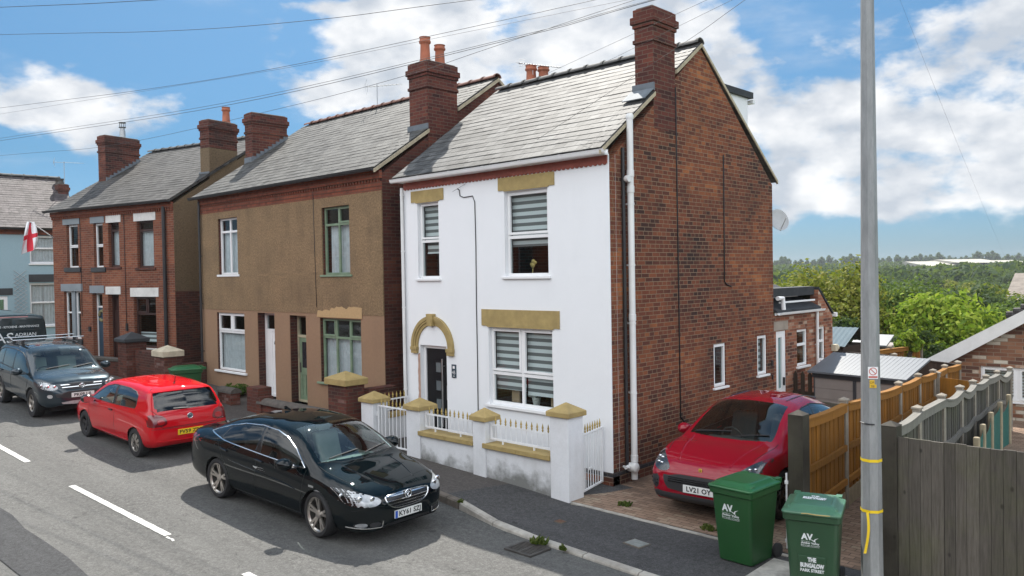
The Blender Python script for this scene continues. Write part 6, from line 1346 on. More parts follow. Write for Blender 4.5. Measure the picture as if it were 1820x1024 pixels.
    def mirror(c, x, y, z, s, mat, L=.2):
        mb = MB(); rows = []
        for i in range(9):
            t = i / 8; f = math.sin(math.pi * min(1, t * .9 + .1)) ** .5; rows.append([V3((x - .11 + .22 * t, y + s * .12 + s * .135 * f * math.cos(a) * (1 - .15 * t), z + .095 * f * math.sin(a) + .02)) for a in [k * math.pi / 8 for k in range(16)]])
        mb.grid(rows, True); mb.poly(rows[0]); mb.poly(rows[-1]); o = mb.build('door_mirror', mat, c.t, smooth=50, uv=False); mb = MB(); mb.box(x - .02, x + .05, *sorted((y - s * .06, y + s * .06)), z - .06, z - .03); mb.build('mirror_arm', M_BLKPL, o, bevel=.01); mb = MB(); mb.fbox(lambda u, v, w: V3((x - .114 + w, y + s * .12 + u, z + .02 + v)), -.1, .1, -.06, .06, -.003, .0); mb.build('mirror_glass', M_CHROME, o, uv=False)
    def arches(c, r, ra):
        wb = c.S['wb'] / 2
        for x in (wb, -wb): c.cut('hole', lambda X, Y, Z, x=x: np.hypot(X - x, Z - r * .98) - ra, lambda X, Y, Z, v: (np.abs(Y) > .45) & (v >= 2) & (v <= c.i5), ('body', 'door', 'rear_door', 'bonnet', 'bumper'))
    def underbody(c, r, ra, w):
        wb = c.S['wb'] / 2; mb = MB()
        for x in (wb, -wb):
            for s in (-1, 1):
                rows = [[V3((x + (ra + .015) * math.cos(a), y, r + (ra + .015) * math.sin(a))) for a in [lerp(-.35, math.pi + .35, k / 16) for k in range(17)]] for y in (s * (w - .03), s * .5)]; mb.grid(rows); mb.poly(rows[1])
        mb.build('wheel_arch_liners', M_HOLE, c.t, uv=False); mb = MB(); mb.box(c.xr + .25, c.xf - .25, -w * .7, w * .7, .2, .3); mb.build('floor_pan', M_HOLE, c.t, uv=False)
    def cabin(c, zf, seatm, x1=.35, dash=.75, xb=-.65, zd=.9, hw=.6):
        t = c.t
        for (x, nm) in ((x1 - .1, 'front_seat'), (xb - .05, 'rear_seat')):
            for y in (-.36, .36):
                mb = MB(); mb.box(x - .25, x + .25, y - .24, y + .24, zf, zf + .16); rows = []
                mb.prism([(x - .25, y - .23, zf + .1), (x - .12, y - .23, zf + .1), (x - .33, y - .23, zf + .72), (x - .44, y - .23, zf + .72)], (0, .46, 0)); mb.prism([(x - .36, y - .13, zf + .74), (x - .45, y - .13, zf + .74), (x - .5, y - .13, zf + .92), (x - .42, y - .13, zf + .92)], (0, .26, 0)); mb.build(nm, seatm, t, bevel=.03, uv=False)
        mb = MB(); mb.prism([(dash - .1, -hw, zd - .02), (dash - .18, -hw, zd - .12), (dash - .1, -hw, zf), (dash + .5, -hw, zf), (dash + .45, -hw, zd - .02), (dash + .1, -hw, zd + .02)], (0, 2 * hw, 0)); mb.build('dashboard', M_SEATD if seatm is M_SEATD else plain('grey_dashboard', (.16, .17, .17), .8), t, bevel=.02, uv=False)
        mb = MB(); cc = V3((dash - .28, -.36, zd - .06)); d1 = V3((0, 1, 0)); d2 = V3((.35, 0, .94)); mb.tube([cc + d1 * (.18 * math.cos(a)) + d2 * (.18 * math.sin(a)) for a in [k * math.pi / 10 for k in range(20)]], .016, 6, True); mb.tube([cc - d1 * .17, cc + d1 * .17], .02, 6); mb.tube([cc, cc - d2 * .17], .02, 6); mb.build('steering_wheel', M_SEATD, t, smooth=50, uv=False)
        mb = MB(); mb.box(c.xr + .3, dash + .4, -hw - .05, hw + .05, zf - .12, zf - .04); mb.build('cabin_floor', M_SEATD, t, uv=False)
def top(c): return lambda X, Y, Z, v: v >= c.i6 - 1
def side(c): return lambda X, Y, Z, v: (v >= c.i2) & (v <= c.i6) & (np.abs(Y) > .4)
def emblem(c, mode, y, z, r, kind, off=.01):
    s_ = 1 if mode == 'front' else -1; x = c.hit(mode, y, z, off).x; F = lambda u, v, w=0: V3((x + s_ * w, y + u * s_, z + v)); mb = MB()
    if kind == 'ellipse':
        for (cx, cy, a, b) in ((0, 0, r, r * .68), (0, 0, r * .38, r * .64), (0, r * .2, r * .7, r * .3)): mb.tube([F(cx + a * math.cos(q), cy + b * math.sin(q), .006) for q in [k * math.pi / 12 for k in range(24)]], r * .085, 5, True)
    elif kind == 'shield':
        mb.prism([F(u * r, v * r, 0) for u, v in ((-.75, .9), (0, 1.05), (.75, .9), (.75, -.1), (.45, -.75), (0, -1.05), (-.45, -.75), (-.75, -.1))], V3((s_ * .008, 0, 0)))
    else:
        mb.tube([F(r * math.cos(q), r * math.sin(q), .004) for q in [k * math.pi / 12 for k in range(24)]], r * .12, 6, True)
        if kind == 'vw':
            for P_ in ([(-.35, .8), (0, .1), (.35, .8)], [(-.8, .35), (-.4, -.75), (0, .0), (.4, -.75), (.8, .35)]): mb.tube([F(u * r, v * r, .005) for u, v in P_], r * .1, 5)
        else:
            for P_ in ([(-.85, .1), (-.3, .45), (.2, .5), (.0, .1), (.55, .3)], [(.0, .1), (-.25, -.3), (.25, -.45), (.1, -.8)], [(-.25, -.3), (-.5, -.5)]): mb.tube([F(u * r, v * r, .006) for u, v in P_], r * .13, 5)
    o = mb.build('emblem', plain('bright_gold_badge', (.75, .5, .08), .3, .4) if kind == 'shield' else M_CHROME, c.t, smooth=50, uv=False)
    if kind in ('vw', 'griffin'):
        mb = MB(); mb.prism([F(r * .97 * math.cos(q), r * .97 * math.sin(q), -.004) for q in [k * math.pi / 12 for k in range(24)]], V3((s_ * .005, 0, 0))); mb.build('emblem_back', M_BLKTRIM if kind == 'griffin' else plain('blue_grey_enamel', (.06, .08, .12), .3), o, uv=False)
    if kind == 'shield': mb = MB(); mb.prism([F(u * r * .3, v * r * .35, .0075) for u, v in ((-1, 1), (1, 1), (1, -.4), (0, -1), (-1, -.4))], V3((s_ * .002, 0, 0))); mb.build('emblem_centre', plain('badge_red_black', (.12, .01, .01), .4), o, uv=False)
def lamp(c, poly, mir=True, mode='front', off=.007, mat=None, name='headlight', inner=True, lenses=((.0, .0, .05),)):
    for s in ((1, -1) if mir else (1,)):
        P_ = [(s * a, b) for a, b in poly]
        o = c.patch(name, mode, P_, mat or M_LENS, off)
        if inner:
            cx = sum(p[0] for p in P_) / len(P_); cy = sum(p[1] for p in P_) / len(P_); c.patch('reflector', mode, [(lerp(cx, a, .97), lerp(cy, b, .97)) for a, b in P_], M_LAMPIN, .002, parent=o)
            mb = MB()
            for (dy, dz, r) in lenses:
                p = c.hit(mode, cx + s * dy, cy + dz, .003); mb.ball(p, r * .3, r, r, 12, 6)
            build_each(mb, 'bulb_lens', M_CHROME, o, smooth=60, uv=False)
# ---------------------------------------------------------------- black saloon
S = dict(wb=2.737, zm=.56,
 zt=[(-2.507,.78),(-2.49,.92),(-2.44,1.02),(-2.35,1.075),(-2.1,1.11),(-1.85,1.155),(-1.5,1.275),(-1.1,1.395),(-.6,1.475),(-.2,1.498),(.15,1.487),(.45,1.44),(.8,1.30),(1.2,1.075),(1.35,1.0),(1.7,.93),(2.05,.83),(2.2,.765),(2.28,.70),(2.323,.62)],
 zs=[(-2.507,.74),(-2.49,.84),(-2.4,.93),(-2.0,.965),(-1,.955),(0,.925),(.9,.89),(1.35,.87),(1.8,.80),(2.1,.73),(2.25,.67),(2.323,.58)],
 zr=[(-2.507,.765),(-2.49,.885),(-2.4,1.0),(-2.1,1.06),(-1.85,1.10),(-1.5,1.225),(-1.1,1.335),(-.6,1.41),(-.2,1.43),(.15,1.415),(.45,1.365),(.8,1.23),(1.2,1.02),(1.35,.955),(1.7,.885),(2.05,.80),(2.2,.735),(2.28,.675),(2.323,.60)],
 w=[(-2.507,.60),(-2.49,.70),(-2.42,.80),(-2.25,.875),(-1.8,.92),(-1,.928),(0,.922),(1,.922),(1.5,.92),(1.9,.895),(2.1,.84),(2.22,.75),(2.29,.62),(2.323,.48)],
 wr=[(-2.507,.5),(-2.4,.66),(-2.1,.70),(-1.85,.66),(-1.4,.60),(-.8,.60),(0,.62),(.45,.64),(.8,.70),(1.2,.76),(1.35,.76),(1.7,.74),(2.05,.68),(2.2,.60),(2.29,.48),(2.323,.36)],
 zb=[(-2.507,.42),(-2.45,.32),(-2.2,.24),(-1.8,.2),(1.8,.18),(2.1,.2),(2.25,.22),(2.323,.30)])
PM = backdark(paint('black_car_paint', (.0008, .0036, .005), rough=.45, coat=.8))
c = Car(S, 'saloon_car', 'black saloon car with chrome window trim parked by the white garden wall', (-2.977, -3.965, .045), .046, .037, PM, zs=.955, sx=.983, sy=.95)
DLO = [(1.02,.955),(.88,.945),(0,.965),(-1.2,1.005),(-1.74,1.075),(-1.6,1.125),(-1.25,1.23),(-.8,1.325),(-.3,1.37),(.12,1.355),(.4,1.30),(.72,1.165)]
c.cut('windscreen', lambda X, Y, Z: np.maximum((.43 - .10 * Y * Y) - X, X - (1.27 - .16 * Y * Y)), lambda X, Y, Z, v: v >= c.i6 + 2)
c.cut('rear_window', lambda X, Y, Z: np.maximum(X - (-.98 + .1 * Y * Y), (-1.82 + .16 * Y * Y) - X), lambda X, Y, Z, v: v >= c.i6 + 2)
c.cut('side_window', lambda X, Y, Z: sdpoly(X, Z, DLO), side(c))
c.cut('door', lambda X, Y, Z: sdpoly(X, Z, [(.95,.27),(1.0,.55),(1.06,.93),(.74,1.19),(.42,1.335),(.13,1.385),(-.2,1.40),(-.22,.27)]), side(c))
c.cut('rear_door', lambda X, Y, Z: sdpoly(X, Z, [(-.235,.27),(-.215,1.40),(-.8,1.36),(-1.28,1.255),(-1.42,1.0),(-1.2,.75),(-1.0,.55),(-.95,.27)]), side(c))
c.cut('bonnet', lambda X, Y, Z: np.maximum(np.maximum((1.33 - .16 * Y * Y) - X, X - (2.17 - .35 * Y * Y)), np.abs(Y) - (.74 - .08 * (X - 1.3))), lambda X, Y, Z, v: v >= c.i5 + 4)
RW = .335; c.arches(RW, .375); c.freeze()
c.gaps([[(.95,.27),(1.0,.55),(1.06,.93)],[(-.225,.27),(-.21,.96)],[(-1.42,1.0),(-1.2,.75),(-1.0,.55),(-.95,.27)],[(.95,.27),(-.95,.27)]]); c.line('panel_gap','top',[(1.18,-.74),(1.3,-.4),(1.33,0),(1.3,.4),(1.18,.74)],M_HOLE,.006,-.002); c.line('panel_gap','top',[(1.24,.76),(1.7,.72),(2.0,.66)],M_HOLE,.005,-.002); c.line('panel_gap','top',[(1.24,-.76),(1.7,-.72),(2.0,-.66)],M_HOLE,.005,-.002); c.line('bonnet_crease','top',[(1.36,.45),(1.75,.40),(2.08,.32)],PM,.014,-.007); c.line('bonnet_crease','top',[(1.36,-.45),(1.75,-.40),(2.08,-.32)],PM,.014,-.007)
c.mesh('body', PM); c.mesh('door', PM); c.mesh('rear_door', PM); c.mesh('bonnet', PM); c.mesh('windscreen', M_CARGL); c.mesh('rear_window', M_CARGLD); c.mesh('side_window', M_CARGLD)
c.underbody(RW, .375, .92); c.cabin(.42, M_SEAT, dash=.72)
for x, st in ((1.3685, -.08), (-1.3685, 0)):
    for s in (1, -1): wheel(c.t, x, s * .80, RW, .262, s, .23, 'twin', steer=st)
for m_, s in (('left', 1), ('right', -1)):
    c.line('window_trim', m_, DLO, M_CHROME, .011, .002, closed=True, k=5)
    c.patch('door_pillar', m_, [(-.12, .955), (-.28, .96), (-.26, 1.385), (-.16, 1.385)], M_BLKTRIM, .004, rnd=0); c.patch('quarter_pillar', m_, [(-1.32, 1.01), (-1.37, 1.015), (-1.2, 1.225), (-1.15, 1.24)], M_BLKTRIM, .004, rnd=0)
    for x in (-.02, -1.05): c.line('door_handle', m_, [(x, .86), (x - .2, .872)], M_BLKTRIM, .016, .012)
    c.line('door_crease', m_, [(.85, .62), (.5, .66), (-.5, .70), (-1.0, .73)], PM, .007, .0)
    c.patch('side_badge', m_, [(1.18, .72), (1.3, .72), (1.3, .75), (1.18, .75)], M_CHROME, .004, rnd=0)
    c.mirror(.80, s * .93, .98, s, PM)
lamp(c, [(.45,.67),(.53,.585),(.85,.59),(.925,.69),(.92,.80),(.82,.81),(.62,.745)], lenses=((.02, 0, .055), (-.13, -.01, .045), (.14, .02, .04)))
g_ = c.patch('grille', 'front', [(-.40,.70),(.40,.70),(.42,.64),(.33,.535),(.18,.495),(-.18,.495),(-.33,.535),(-.42,.64)], M_BLKTRIM, .006)
c.line('grille_surround', 'front', chaikin([(-.40,.70),(.40,.70),(.42,.64),(.33,.535),(.18,.495),(-.18,.495),(-.33,.535),(-.42,.64)], 2), M_CHROME, .012, .01, closed=True, k=1, parent=g_)
c.patch('grille_top_bar', 'front', [(-.375,.695),(.375,.695),(.385,.67),(-.385,.67)], M_CHROME, .012, rnd=1, parent=g_)
for z, w_ in ((.618,.385),(.575,.345),(.533,.27)): c.line('grille_bar', 'front', [(-w_, z), (0, z - .006), (w_, z)], M_CHROME, .005, .012, parent=g_)
emblem(c, 'front', 0, .665, .06, 'griffin', .022)
c.plate('KY61 SZJ', 'front', .405, M_PLW)
c.patch('lower_intake', 'front', [(-.42,.31),(.42,.31),(.46,.25),(-.46,.25)], M_BLKPL, .004, rnd=1)
for s in (1, -1):
    q = c.patch('fog_light', 'front', [(s*.83,.30),(s*.68,.30),(s*.68,.365),(s*.80,.37)], M_LENS, .008, rnd=1); c.patch('reflector', 'front', [(s*.82,.305),(s*.69,.305),(s*.69,.36),(s*.79,.365)], M_LAMPIN, .003, parent=q)
    c.patch('fog_vent', 'front', [(s*.66,.30),(s*.50,.295),(s*.50,.36),(s*.66,.365)], M_BLKPL, .004, rnd=1); c.line('fog_trim', 'front', [(s*.85,.29),(s*.66,.285),(s*.48,.28),(s*.47,.37)], M_CHROME, .009, .006)
lamp(c, [(.55,.80),(.80,.78),(.90,.86),(.88,.98),(.70,.95)], mode='rear', mat=M_REDL, name='tail_light', inner=False)
for y0, y1 in ((-.55, .02), (.1, .62)): c.line('wiper', 'top', [(1.24 - .14 * y0 * y0, y0), (1.15 - .1 * y1 * y1, y1)], M_BLKPL, .009, .015)
mb = MB(); mb.prism([(-.75, -.012, 1.47), (-.55, -.012, 1.482), (-.72, -.004, 1.53), (-.76, -.004, 1.53)], (0, .02, 0)); mb.build('roof_aerial', PM, c.t, uv=False)
# ---------------------------------------------------------------- red hatchback
S = dict(wb=2.47, zm=.56,
 zt=[(-1.885,.62),(-1.87,.80),(-1.82,.93),(-1.72,1.08),(-1.58,1.30),(-1.50,1.385),(-1.35,1.42),(-.6,1.462),(0,1.455),(.35,1.41),(.7,1.25),(1.08,1.02),(1.2,.97),(1.6,.90),(1.9,.78),(2.03,.66),(2.085,.52)],
 zs=[(-1.885,.58),(-1.87,.74),(-1.82,.88),(-1.7,.95),(-1.4,.965),(0,.93),(1.0,.88),(1.3,.84),(1.8,.72),(2.0,.62),(2.085,.48)],
 zr=[(-1.885,.60),(-1.87,.78),(-1.82,.91),(-1.72,1.05),(-1.58,1.26),(-1.50,1.335),(-1.35,1.37),(-.6,1.405),(0,1.395),(.35,1.345),(.7,1.19),(1.08,.97),(1.2,.92),(1.6,.86),(1.9,.74),(2.03,.63),(2.085,.5)],
 w=[(-1.885,.68),(-1.87,.75),(-1.8,.805),(-1.6,.835),(-1,.841),(1,.838),(1.5,.83),(1.8,.78),(1.98,.66),(2.05,.52),(2.085,.38)],
 wr=[(-1.885,.60),(-1.8,.69),(-1.7,.67),(-1.5,.61),(-1.2,.585),(0,.60),(.35,.62),(.7,.67),(1.1,.71),(1.5,.70),(1.9,.58),(2.085,.3)],
 zb=[(-1.885,.36),(-1.8,.27),(-1.4,.22),(1.8,.2),(2.085,.28)])
PR = backdark(paint('bright_red_car_paint', (.50, .006, .012), rough=.3))
c = Car(S, 'hatchback_car', 'bright red three door hatchback seen from behind with yellow number plate', (-9.094, -4.032, .268), math.pi + .027, -.037, PR, zs=.935, sy=.97)
c.cut('rear_window', lambda X, Y, Z: sdpoly(np.abs(Y), Z, [(-1, .985), (.60, .985), (.655, 1.05), (.60, 1.325), (-1, 1.345)]), lambda X, Y, Z, v: (X < -1.45) & (v >= c.i5))
c.cut('windscreen', lambda X, Y, Z: np.maximum((.36 - .10 * Y * Y) - X, X - (1.1 - .14 * Y * Y)), lambda X, Y, Z, v: v >= c.i6 + 2)
W1 = [(.92,.95),(.6,1.13),(.3,1.275),(.02,1.335),(-.14,1.345),(-.2,.962)]; W2 = [(-.27,.965),(-.21,1.345),(-.7,1.345),(-1.0,1.31),(-1.14,1.24),(-1.19,1.05),(-1.15,.995)]
for Wq in (W1, W2): c.cut('side_window', lambda X, Y, Z, Wq=Wq: sdpoly(X, Z, Wq), side(c))
c.cut('door', lambda X, Y, Z: sdpoly(X, Z, [(.9,.27),(.98,.6),(1.0,.93),(.62,1.165),(.32,1.31),(.02,1.37),(-.2,1.375),(-.3,.9),(-.3,.27)]), side(c))
c.cut('tailgate', lambda X, Y, Z: sdpoly(np.abs(Y), Z, [(-1,.66),(.55,.66),(.60,.72),(.62,.9),(.70,.98),(.66,1.36),(-1,1.385)]), lambda X, Y, Z, v: (X < -1.45) & (v >= c.i2))
RW = .30; c.arches(RW, .335); c.freeze()
c.gaps([[(.9,.27),(.98,.6),(1.0,.93)],[(-.3,.27),(-.3,.9)],[(.9,.27),(-.3,.27)]]); c.line('panel_gap','rear',[(.72,1.02),(.63,.92),(.60,.70),(.55,.66),(-.55,.66),(-.60,.70),(-.63,.92),(-.72,1.02)],M_HOLE,.006,-.001)
c.mesh('body', PR); c.mesh('door', PR); c.mesh('tailgate', PR); c.mesh('windscreen', M_CARGL); c.mesh('rear_window', M_CARGLD); c.mesh('side_window', M_CARGL)
c.underbody(RW, .335, .835); c.cabin(.42, M_SEATD, dash=.62, x1=.3, xb=-.6, hw=.55)
for x in (1.235, -1.235):
    for s in (1, -1): wheel(c.t, x, s * .735, RW, .19, s, .185, 'cover' if x < 0 else 'five', M_ALLOY if x < 0 else M_BLKPL)
for m_, s in (('left', 1), ('right', -1)):
    for Wq in (W1, W2): c.line('window_seal', m_, Wq, M_BLKPL, .008, .001, closed=True, k=4)
    c.patch('door_pillar', m_, [(-.2,.965),(-.27,.965),(-.21,1.345),(-.14,1.345)], M_BLKTRIM, .003, rnd=0)
    c.line('door_handle', m_, [(-.06,.83),(-.22,.835)], M_BLKPL, .016, .014); c.mirror(.72, s * .86, .95, s, PR if s < 0 else M_BLKTRIM); c.line('sill_line', m_, [(.85,.30),(-.85,.30)], PR, .012, .0)
lamp(c, [(.47,.70),(.80,.695),(.88,.70),(.88,.925),(.80,.94),(.56,.93),(.47,.82)], mode='rear', mat=M_REDD, name='tail_light', inner=False, off=.012)
for s in (1, -1): c.patch('lamp_centre', 'rear', [(s*.52,.735),(s*.66,.73),(s*.67,.84),(s*.53,.84)], M_REDL, .02); c.patch('reversing_lamp', 'rear', [(s*.54,.70),(s*.76,.695),(s*.76,.72),(s*.54,.725)], M_LENS, .02, rnd=1)
c.line('bumper_seam', 'rear', [(-.80,.655),(-.55,.64),(0,.632),(.55,.64),(.80,.655)], M_BLKPL, .005, .0); c.line('bumper_crease', 'rear', [(-.8,.40),(0,.375),(.8,.40)], PR, .012, .002)
emblem(c, 'rear', 0, .845, .055, 'vw'); c.plate('FV59 ZRP', 'rear', .535, M_PLY, blue=False); c.line('wiper', 'rear', [(.02,1.0),(.3,1.015)], M_BLKPL, .014, .02)
c.patch('roof_spoiler', 'rear', [(-.60,1.335),(-.5,1.345),(.5,1.345),(.60,1.335),(.57,1.385),(.4,1.40),(-.4,1.40),(-.57,1.385)], PR, .03, rnd=1)
mb = MB(); mb.tube([(-1.2, 0, 1.43), (-1.27, 0, 1.6)], [.012, .005], 6); mb.ball((-1.2, 0, 1.435), .03, .025, .015, 8, 5); mb.build('roof_aerial', M_BLKPL, c.t, uv=False)
# ---------------------------------------------------------------- dark grey off-roader
S = dict(wb=2.56, zm=.66,
 zt=[(-2.2,.7),(-2.18,1.0),(-2.1,1.15),(-1.95,1.45),(-1.8,1.6),(-1.3,1.67),(-.4,1.69),(.2,1.66),(.5,1.58),(.85,1.35),(1.17,1.14),(1.3,1.10),(1.7,1.04),(1.98,.95),(2.07,.85),(2.14,.70)],
 zs=[(-2.2,.68),(-2.18,.9),(-2.1,1.02),(0,1.02),(1,.98),(1.3,.97),(1.8,.90),(2.05,.78),(2.14,.65)],
 zr=[(-2.2,.69),(-2.18,.95),(-2.1,1.1),(-1.95,1.38),(-1.8,1.52),(-1.3,1.59),(-.4,1.61),(.2,1.58),(.5,1.5),(.85,1.28),(1.17,1.08),(1.3,1.04),(1.7,.99),(1.98,.90),(2.07,.81),(2.14,.68)],
 w=[(-2.2,.7),(-2.1,.84),(-1.8,.9),(0,.905),(1.3,.907),(1.7,.89),(1.95,.82),(2.06,.70),(2.14,.5)],
 wr=[(-2.2,.6),(-2.1,.72),(-1.8,.66),(-.4,.66),(.5,.69),(.85,.73),(1.17,.78),(1.6,.76),(1.95,.68),(2.07,.58),(2.14,.42)],
 zb=[(-2.2,.5),(-2,.35),(1.9,.3),(2.14,.38)])
PG = backdark(paint('dark_blue_grey_car_paint', (.022, .035, .045), rough=.28, metal=.35))
c = Car(S, 'off_road_car', 'dark grey off-roader with silver roof bars facing the camera', (-14.56, -4.2, .468), 0, .037, PG, zs=.95, sy=.96)
DLO = [(1.02,1.045),(.75,1.245),(.45,1.42),(.2,1.495),(-.4,1.535),(-1.3,1.51),(-1.72,1.42),(-1.9,1.2),(-1.85,1.09),(0,1.055)]
c.cut('windscreen', lambda X, Y, Z: np.maximum((.48 - .10 * Y * Y) - X, X - (1.2 - .14 * Y * Y)), lambda X, Y, Z, v: v >= c.i6 + 2)
c.cut('side_window', lambda X, Y, Z: sdpoly(X, Z, DLO), side(c))
c.cut('door', lambda X, Y, Z: sdpoly(X, Z, [(.85,.4),(.95,.7),(1.05,1.03),(.74,1.28),(.45,1.45),(.2,1.53),(-.3,1.56),(-.32,.4)]), side(c)); c.cut('rear_door', lambda X, Y, Z: sdpoly(X, Z, [(-.335,.4),(-.315,1.56),(-1.2,1.545),(-1.35,1.0),(-1.0,.75),(-.85,.4)]), side(c))
c.cut('bonnet', lambda X, Y, Z: np.maximum(np.maximum((1.26 - .14 * Y * Y) - X, X - (2.02 - .25 * Y * Y)), np.abs(Y) - .72), lambda X, Y, Z, v: v >= c.i5 + 4)
RW = .355; c.arches(RW, .41); c.freeze()
c.gaps([[(.85,.4),(.95,.7),(1.05,1.03)],[(-.325,.4),(-.325,1.0)],[(-1.35,1.0),(-1.0,.75),(-.85,.4)]])
for q, mm in (('body', PG), ('door', PG), ('rear_door', PG), ('bonnet', PG), ('windscreen', M_CARGL), ('side_window', M_CARGLD)): c.mesh(q, mm)
c.underbody(RW, .41, .9); c.cabin(.6, M_SEAT, dash=.72, zd=1.02)
for x in (1.28, -1.28):
    for s in (1, -1): wheel(c.t, x, s * .785, RW, .22, s, .225, 'five')
for m_, s in (('left', 1), ('right', -1)):
    c.line('window_seal', m_, DLO, M_BLKPL, .012, .001, closed=True, k=4); c.mirror(.78, s * .93, 1.08, s, PG)
    for x in (-.25, -1.2): c.patch('door_pillar', m_, [(x,1.06),(x-.09,1.06),(x-.07,1.54),(x,1.54)], M_BLKTRIM, .004, rnd=0)
    for x in (-.1, -1.05): c.line('door_handle', m_, [(x,.93),(x-.18,.935)], PG, .018, .015)
    c.line('roof_rail', 'top', [(.1, s*.60),(-1.6, s*.58)], M_BLKPL, .02, .05)
lamp(c, [(.52,.83),(.56,.745),(.80,.74),(.88,.82),(.86,.93),(.72,.93)], lenses=((.0, 0, .06), (-.12, -.0, .045), (.1, .02, .04)))
g_ = c.patch('grille', 'front', [(-.50,.885),(.50,.885),(.44,.735),(-.44,.735)], M_BLKPL, .006, rnd=1)
for z, w_ in ((.858,.48),(.80,.46)): c.patch('grille_bar', 'front', [(-w_, z+.009),(w_, z+.009),(w_-.01, z-.009),(-w_+.01, z-.009)], M_CHROME, .014, rnd=0, parent=g_)
emblem(c, 'front', 0, .815, .075, 'ellipse', .025)
c.patch('lower_grille', 'front', [(-.62,.70),(.62,.70),(.56,.52),(-.56,.52)], M_BLKPL, .004, rnd=1); c.plate('PK09 UL', 'front', .60, M_PLW, blue=False)
c.patch('skid_panel', 'front', [(-.5,.46),(.5,.46),(.44,.38),(-.44,.38)], M_GALV, .006, rnd=1)
for s in (1, -1): c.patch('fog_light', 'front', [(s*.66,.55),(s*.76,.56),(s*.76,.64),(s*.66,.64)], M_LAMPIN, .006, rnd=2)
for x in (-.25, -1.0):
    mb = MB(); mb.box(x - .03, x + .03, -.86, .86, 1.775, 1.80); o = mb.build('roof_bar', M_CHROME, c.t, bevel=.01, uv=False); mb = MB()
    for s in (-1, 1): mb.box(x - .04, x + .04, s * .62 - .03, s * .62 + .03, 1.62, 1.775)
    build_each(mb, 'bar_foot', M_BLKPL, o, uv=False)
for y0, y1 in ((-.5, .05), (.12, .62)): c.line('wiper', 'top', [(1.16 - .14 * y0 * y0, y0), (1.07 - .1 * y1 * y1, y1)], M_BLKPL, .01, .015)
# ---------------------------------------------------------------- red sports utility on the driveway
S = dict(wb=2.807, zm=.64,
 zt=[(-2.37,.75),(-2.33,1.0),(-2.2,1.10),(-1.9,1.20),(-1.5,1.37),(-1,1.52),(-.4,1.615),(.1,1.61),(.4,1.57),(.8,1.41),(1.2,1.18),(1.42,1.065),(1.7,1.02),(2.0,.93),(2.18,.83),(2.27,.75),(2.315,.67),(2.33,.58)],
 zs=[(-2.37,.72),(-2.33,.9),(-2.2,1.0),(-1.5,1.05),(0,1.0),(1,.965),(1.4,.97),(1.8,.935),(2.05,.85),(2.2,.75),(2.29,.65),(2.33,.54)],
 zr=[(-2.37,.74),(-2.33,.95),(-2.2,1.05),(-1.9,1.13),(-1.5,1.29),(-1,1.43),(-.4,1.52),(.1,1.515),(.4,1.475),(.8,1.33),(1.2,1.12),(1.42,1.04),(1.7,1.01),(2.0,.925),(2.18,.82),(2.27,.735),(2.315,.655),(2.33,.56)],
 w=[(-2.37,.66),(-2.3,.82),(-2,.92),(-1.4,.955),(-.5,.93),(.5,.925),(1.4,.955),(1.8,.94),(2.05,.915),(2.2,.87),(2.29,.79),(2.33,.64)],
 wr=[(-2.37,.5),(-2.2,.68),(-1.9,.60),(-1.5,.54),(-.4,.60),(.4,.66),(.8,.71),(1.2,.77),(1.5,.78),(2.0,.72),(2.2,.66),(2.33,.48)],
 zb=[(-2.37,.45),(-2.2,.3),(2,.22),(2.25,.25),(2.33,.32)])
PC = backdark(paint('carmine_red_car_paint', (.26, .0025, .014), rough=.3))
c = Car(S, 'sports_utility_car', 'deep red sports utility car parked on the brick driveway', (1.975, 1.485, .004), -math.pi / 2 + .057, 0, PC, zs=.98, sx=.97, sy=.955)
DLO = [(1.05,1.02),(.75,1.22),(.4,1.39),(.1,1.455),(-.4,1.465),(-1,1.37),(-1.4,1.25),(-1.62,1.15),(-1.5,1.11),(0,1.035)]
c.cut('windscreen', lambda X, Y, Z: np.maximum((.42 - .10 * Y * Y) - X, X - (1.36 - .16 * Y * Y)), lambda X, Y, Z, v: v >= c.i6 + 2)
c.cut('rear_window', lambda X, Y, Z: np.maximum(X - (-1.35 + .1 * Y * Y), (-2.0 + .16 * Y * Y) - X), lambda X, Y, Z, v: v >= c.i6 + 2)
c.cut('side_window', lambda X, Y, Z: sdpoly(X, Z, DLO), side(c))
c.cut('door', lambda X, Y, Z: sdpoly(X, Z, [(.88,.33),(.98,.7),(1.06,1.0),(.74,1.25),(.4,1.42),(.1,1.485),(-.25,1.5),(-.28,.33)]), side(c)); c.cut('rear_door', lambda X, Y, Z: sdpoly(X, Z, [(-.295,.33),(-.265,1.5),(-1.0,1.45),(-1.4,1.1),(-1.1,.75),(-.9,.33)]), side(c))
c.cut('bonnet', lambda X, Y, Z: np.maximum(np.maximum((1.41 - .16 * Y * Y) - X, X - (2.28 - .55 * Y * Y)), np.abs(Y) - (.80 - .1 * np.maximum(X - 1.3, 0))), lambda X, Y, Z, v: v >= c.i5 + 1)
RW = .37; c.arches(RW, .41); c.freeze()
c.gaps([[(.88,.33),(.98,.7),(1.06,1.0)],[(-.285,.33),(-.285,1.0)]]); c.line('panel_gap','top',[(1.28,.8),(1.7,.77),(1.95,.71)],M_HOLE,.006,-.002)
for q, mm in (('body', PC), ('door', PC), ('rear_door', PC), ('bonnet', PC), ('windscreen', M_CARGL), ('rear_window', M_CARGLD), ('side_window', M_CARGLD)): c.mesh(q, mm)
c.underbody(RW, .41, .94); c.cabin(.55, M_SEATD, dash=.72, zd=.98)
for x in (1.4035, -1.4035):
    for s in (1, -1): wheel(c.t, x, s * .81, RW, .27, s, .26, 'mesh', M_ALLOYD)
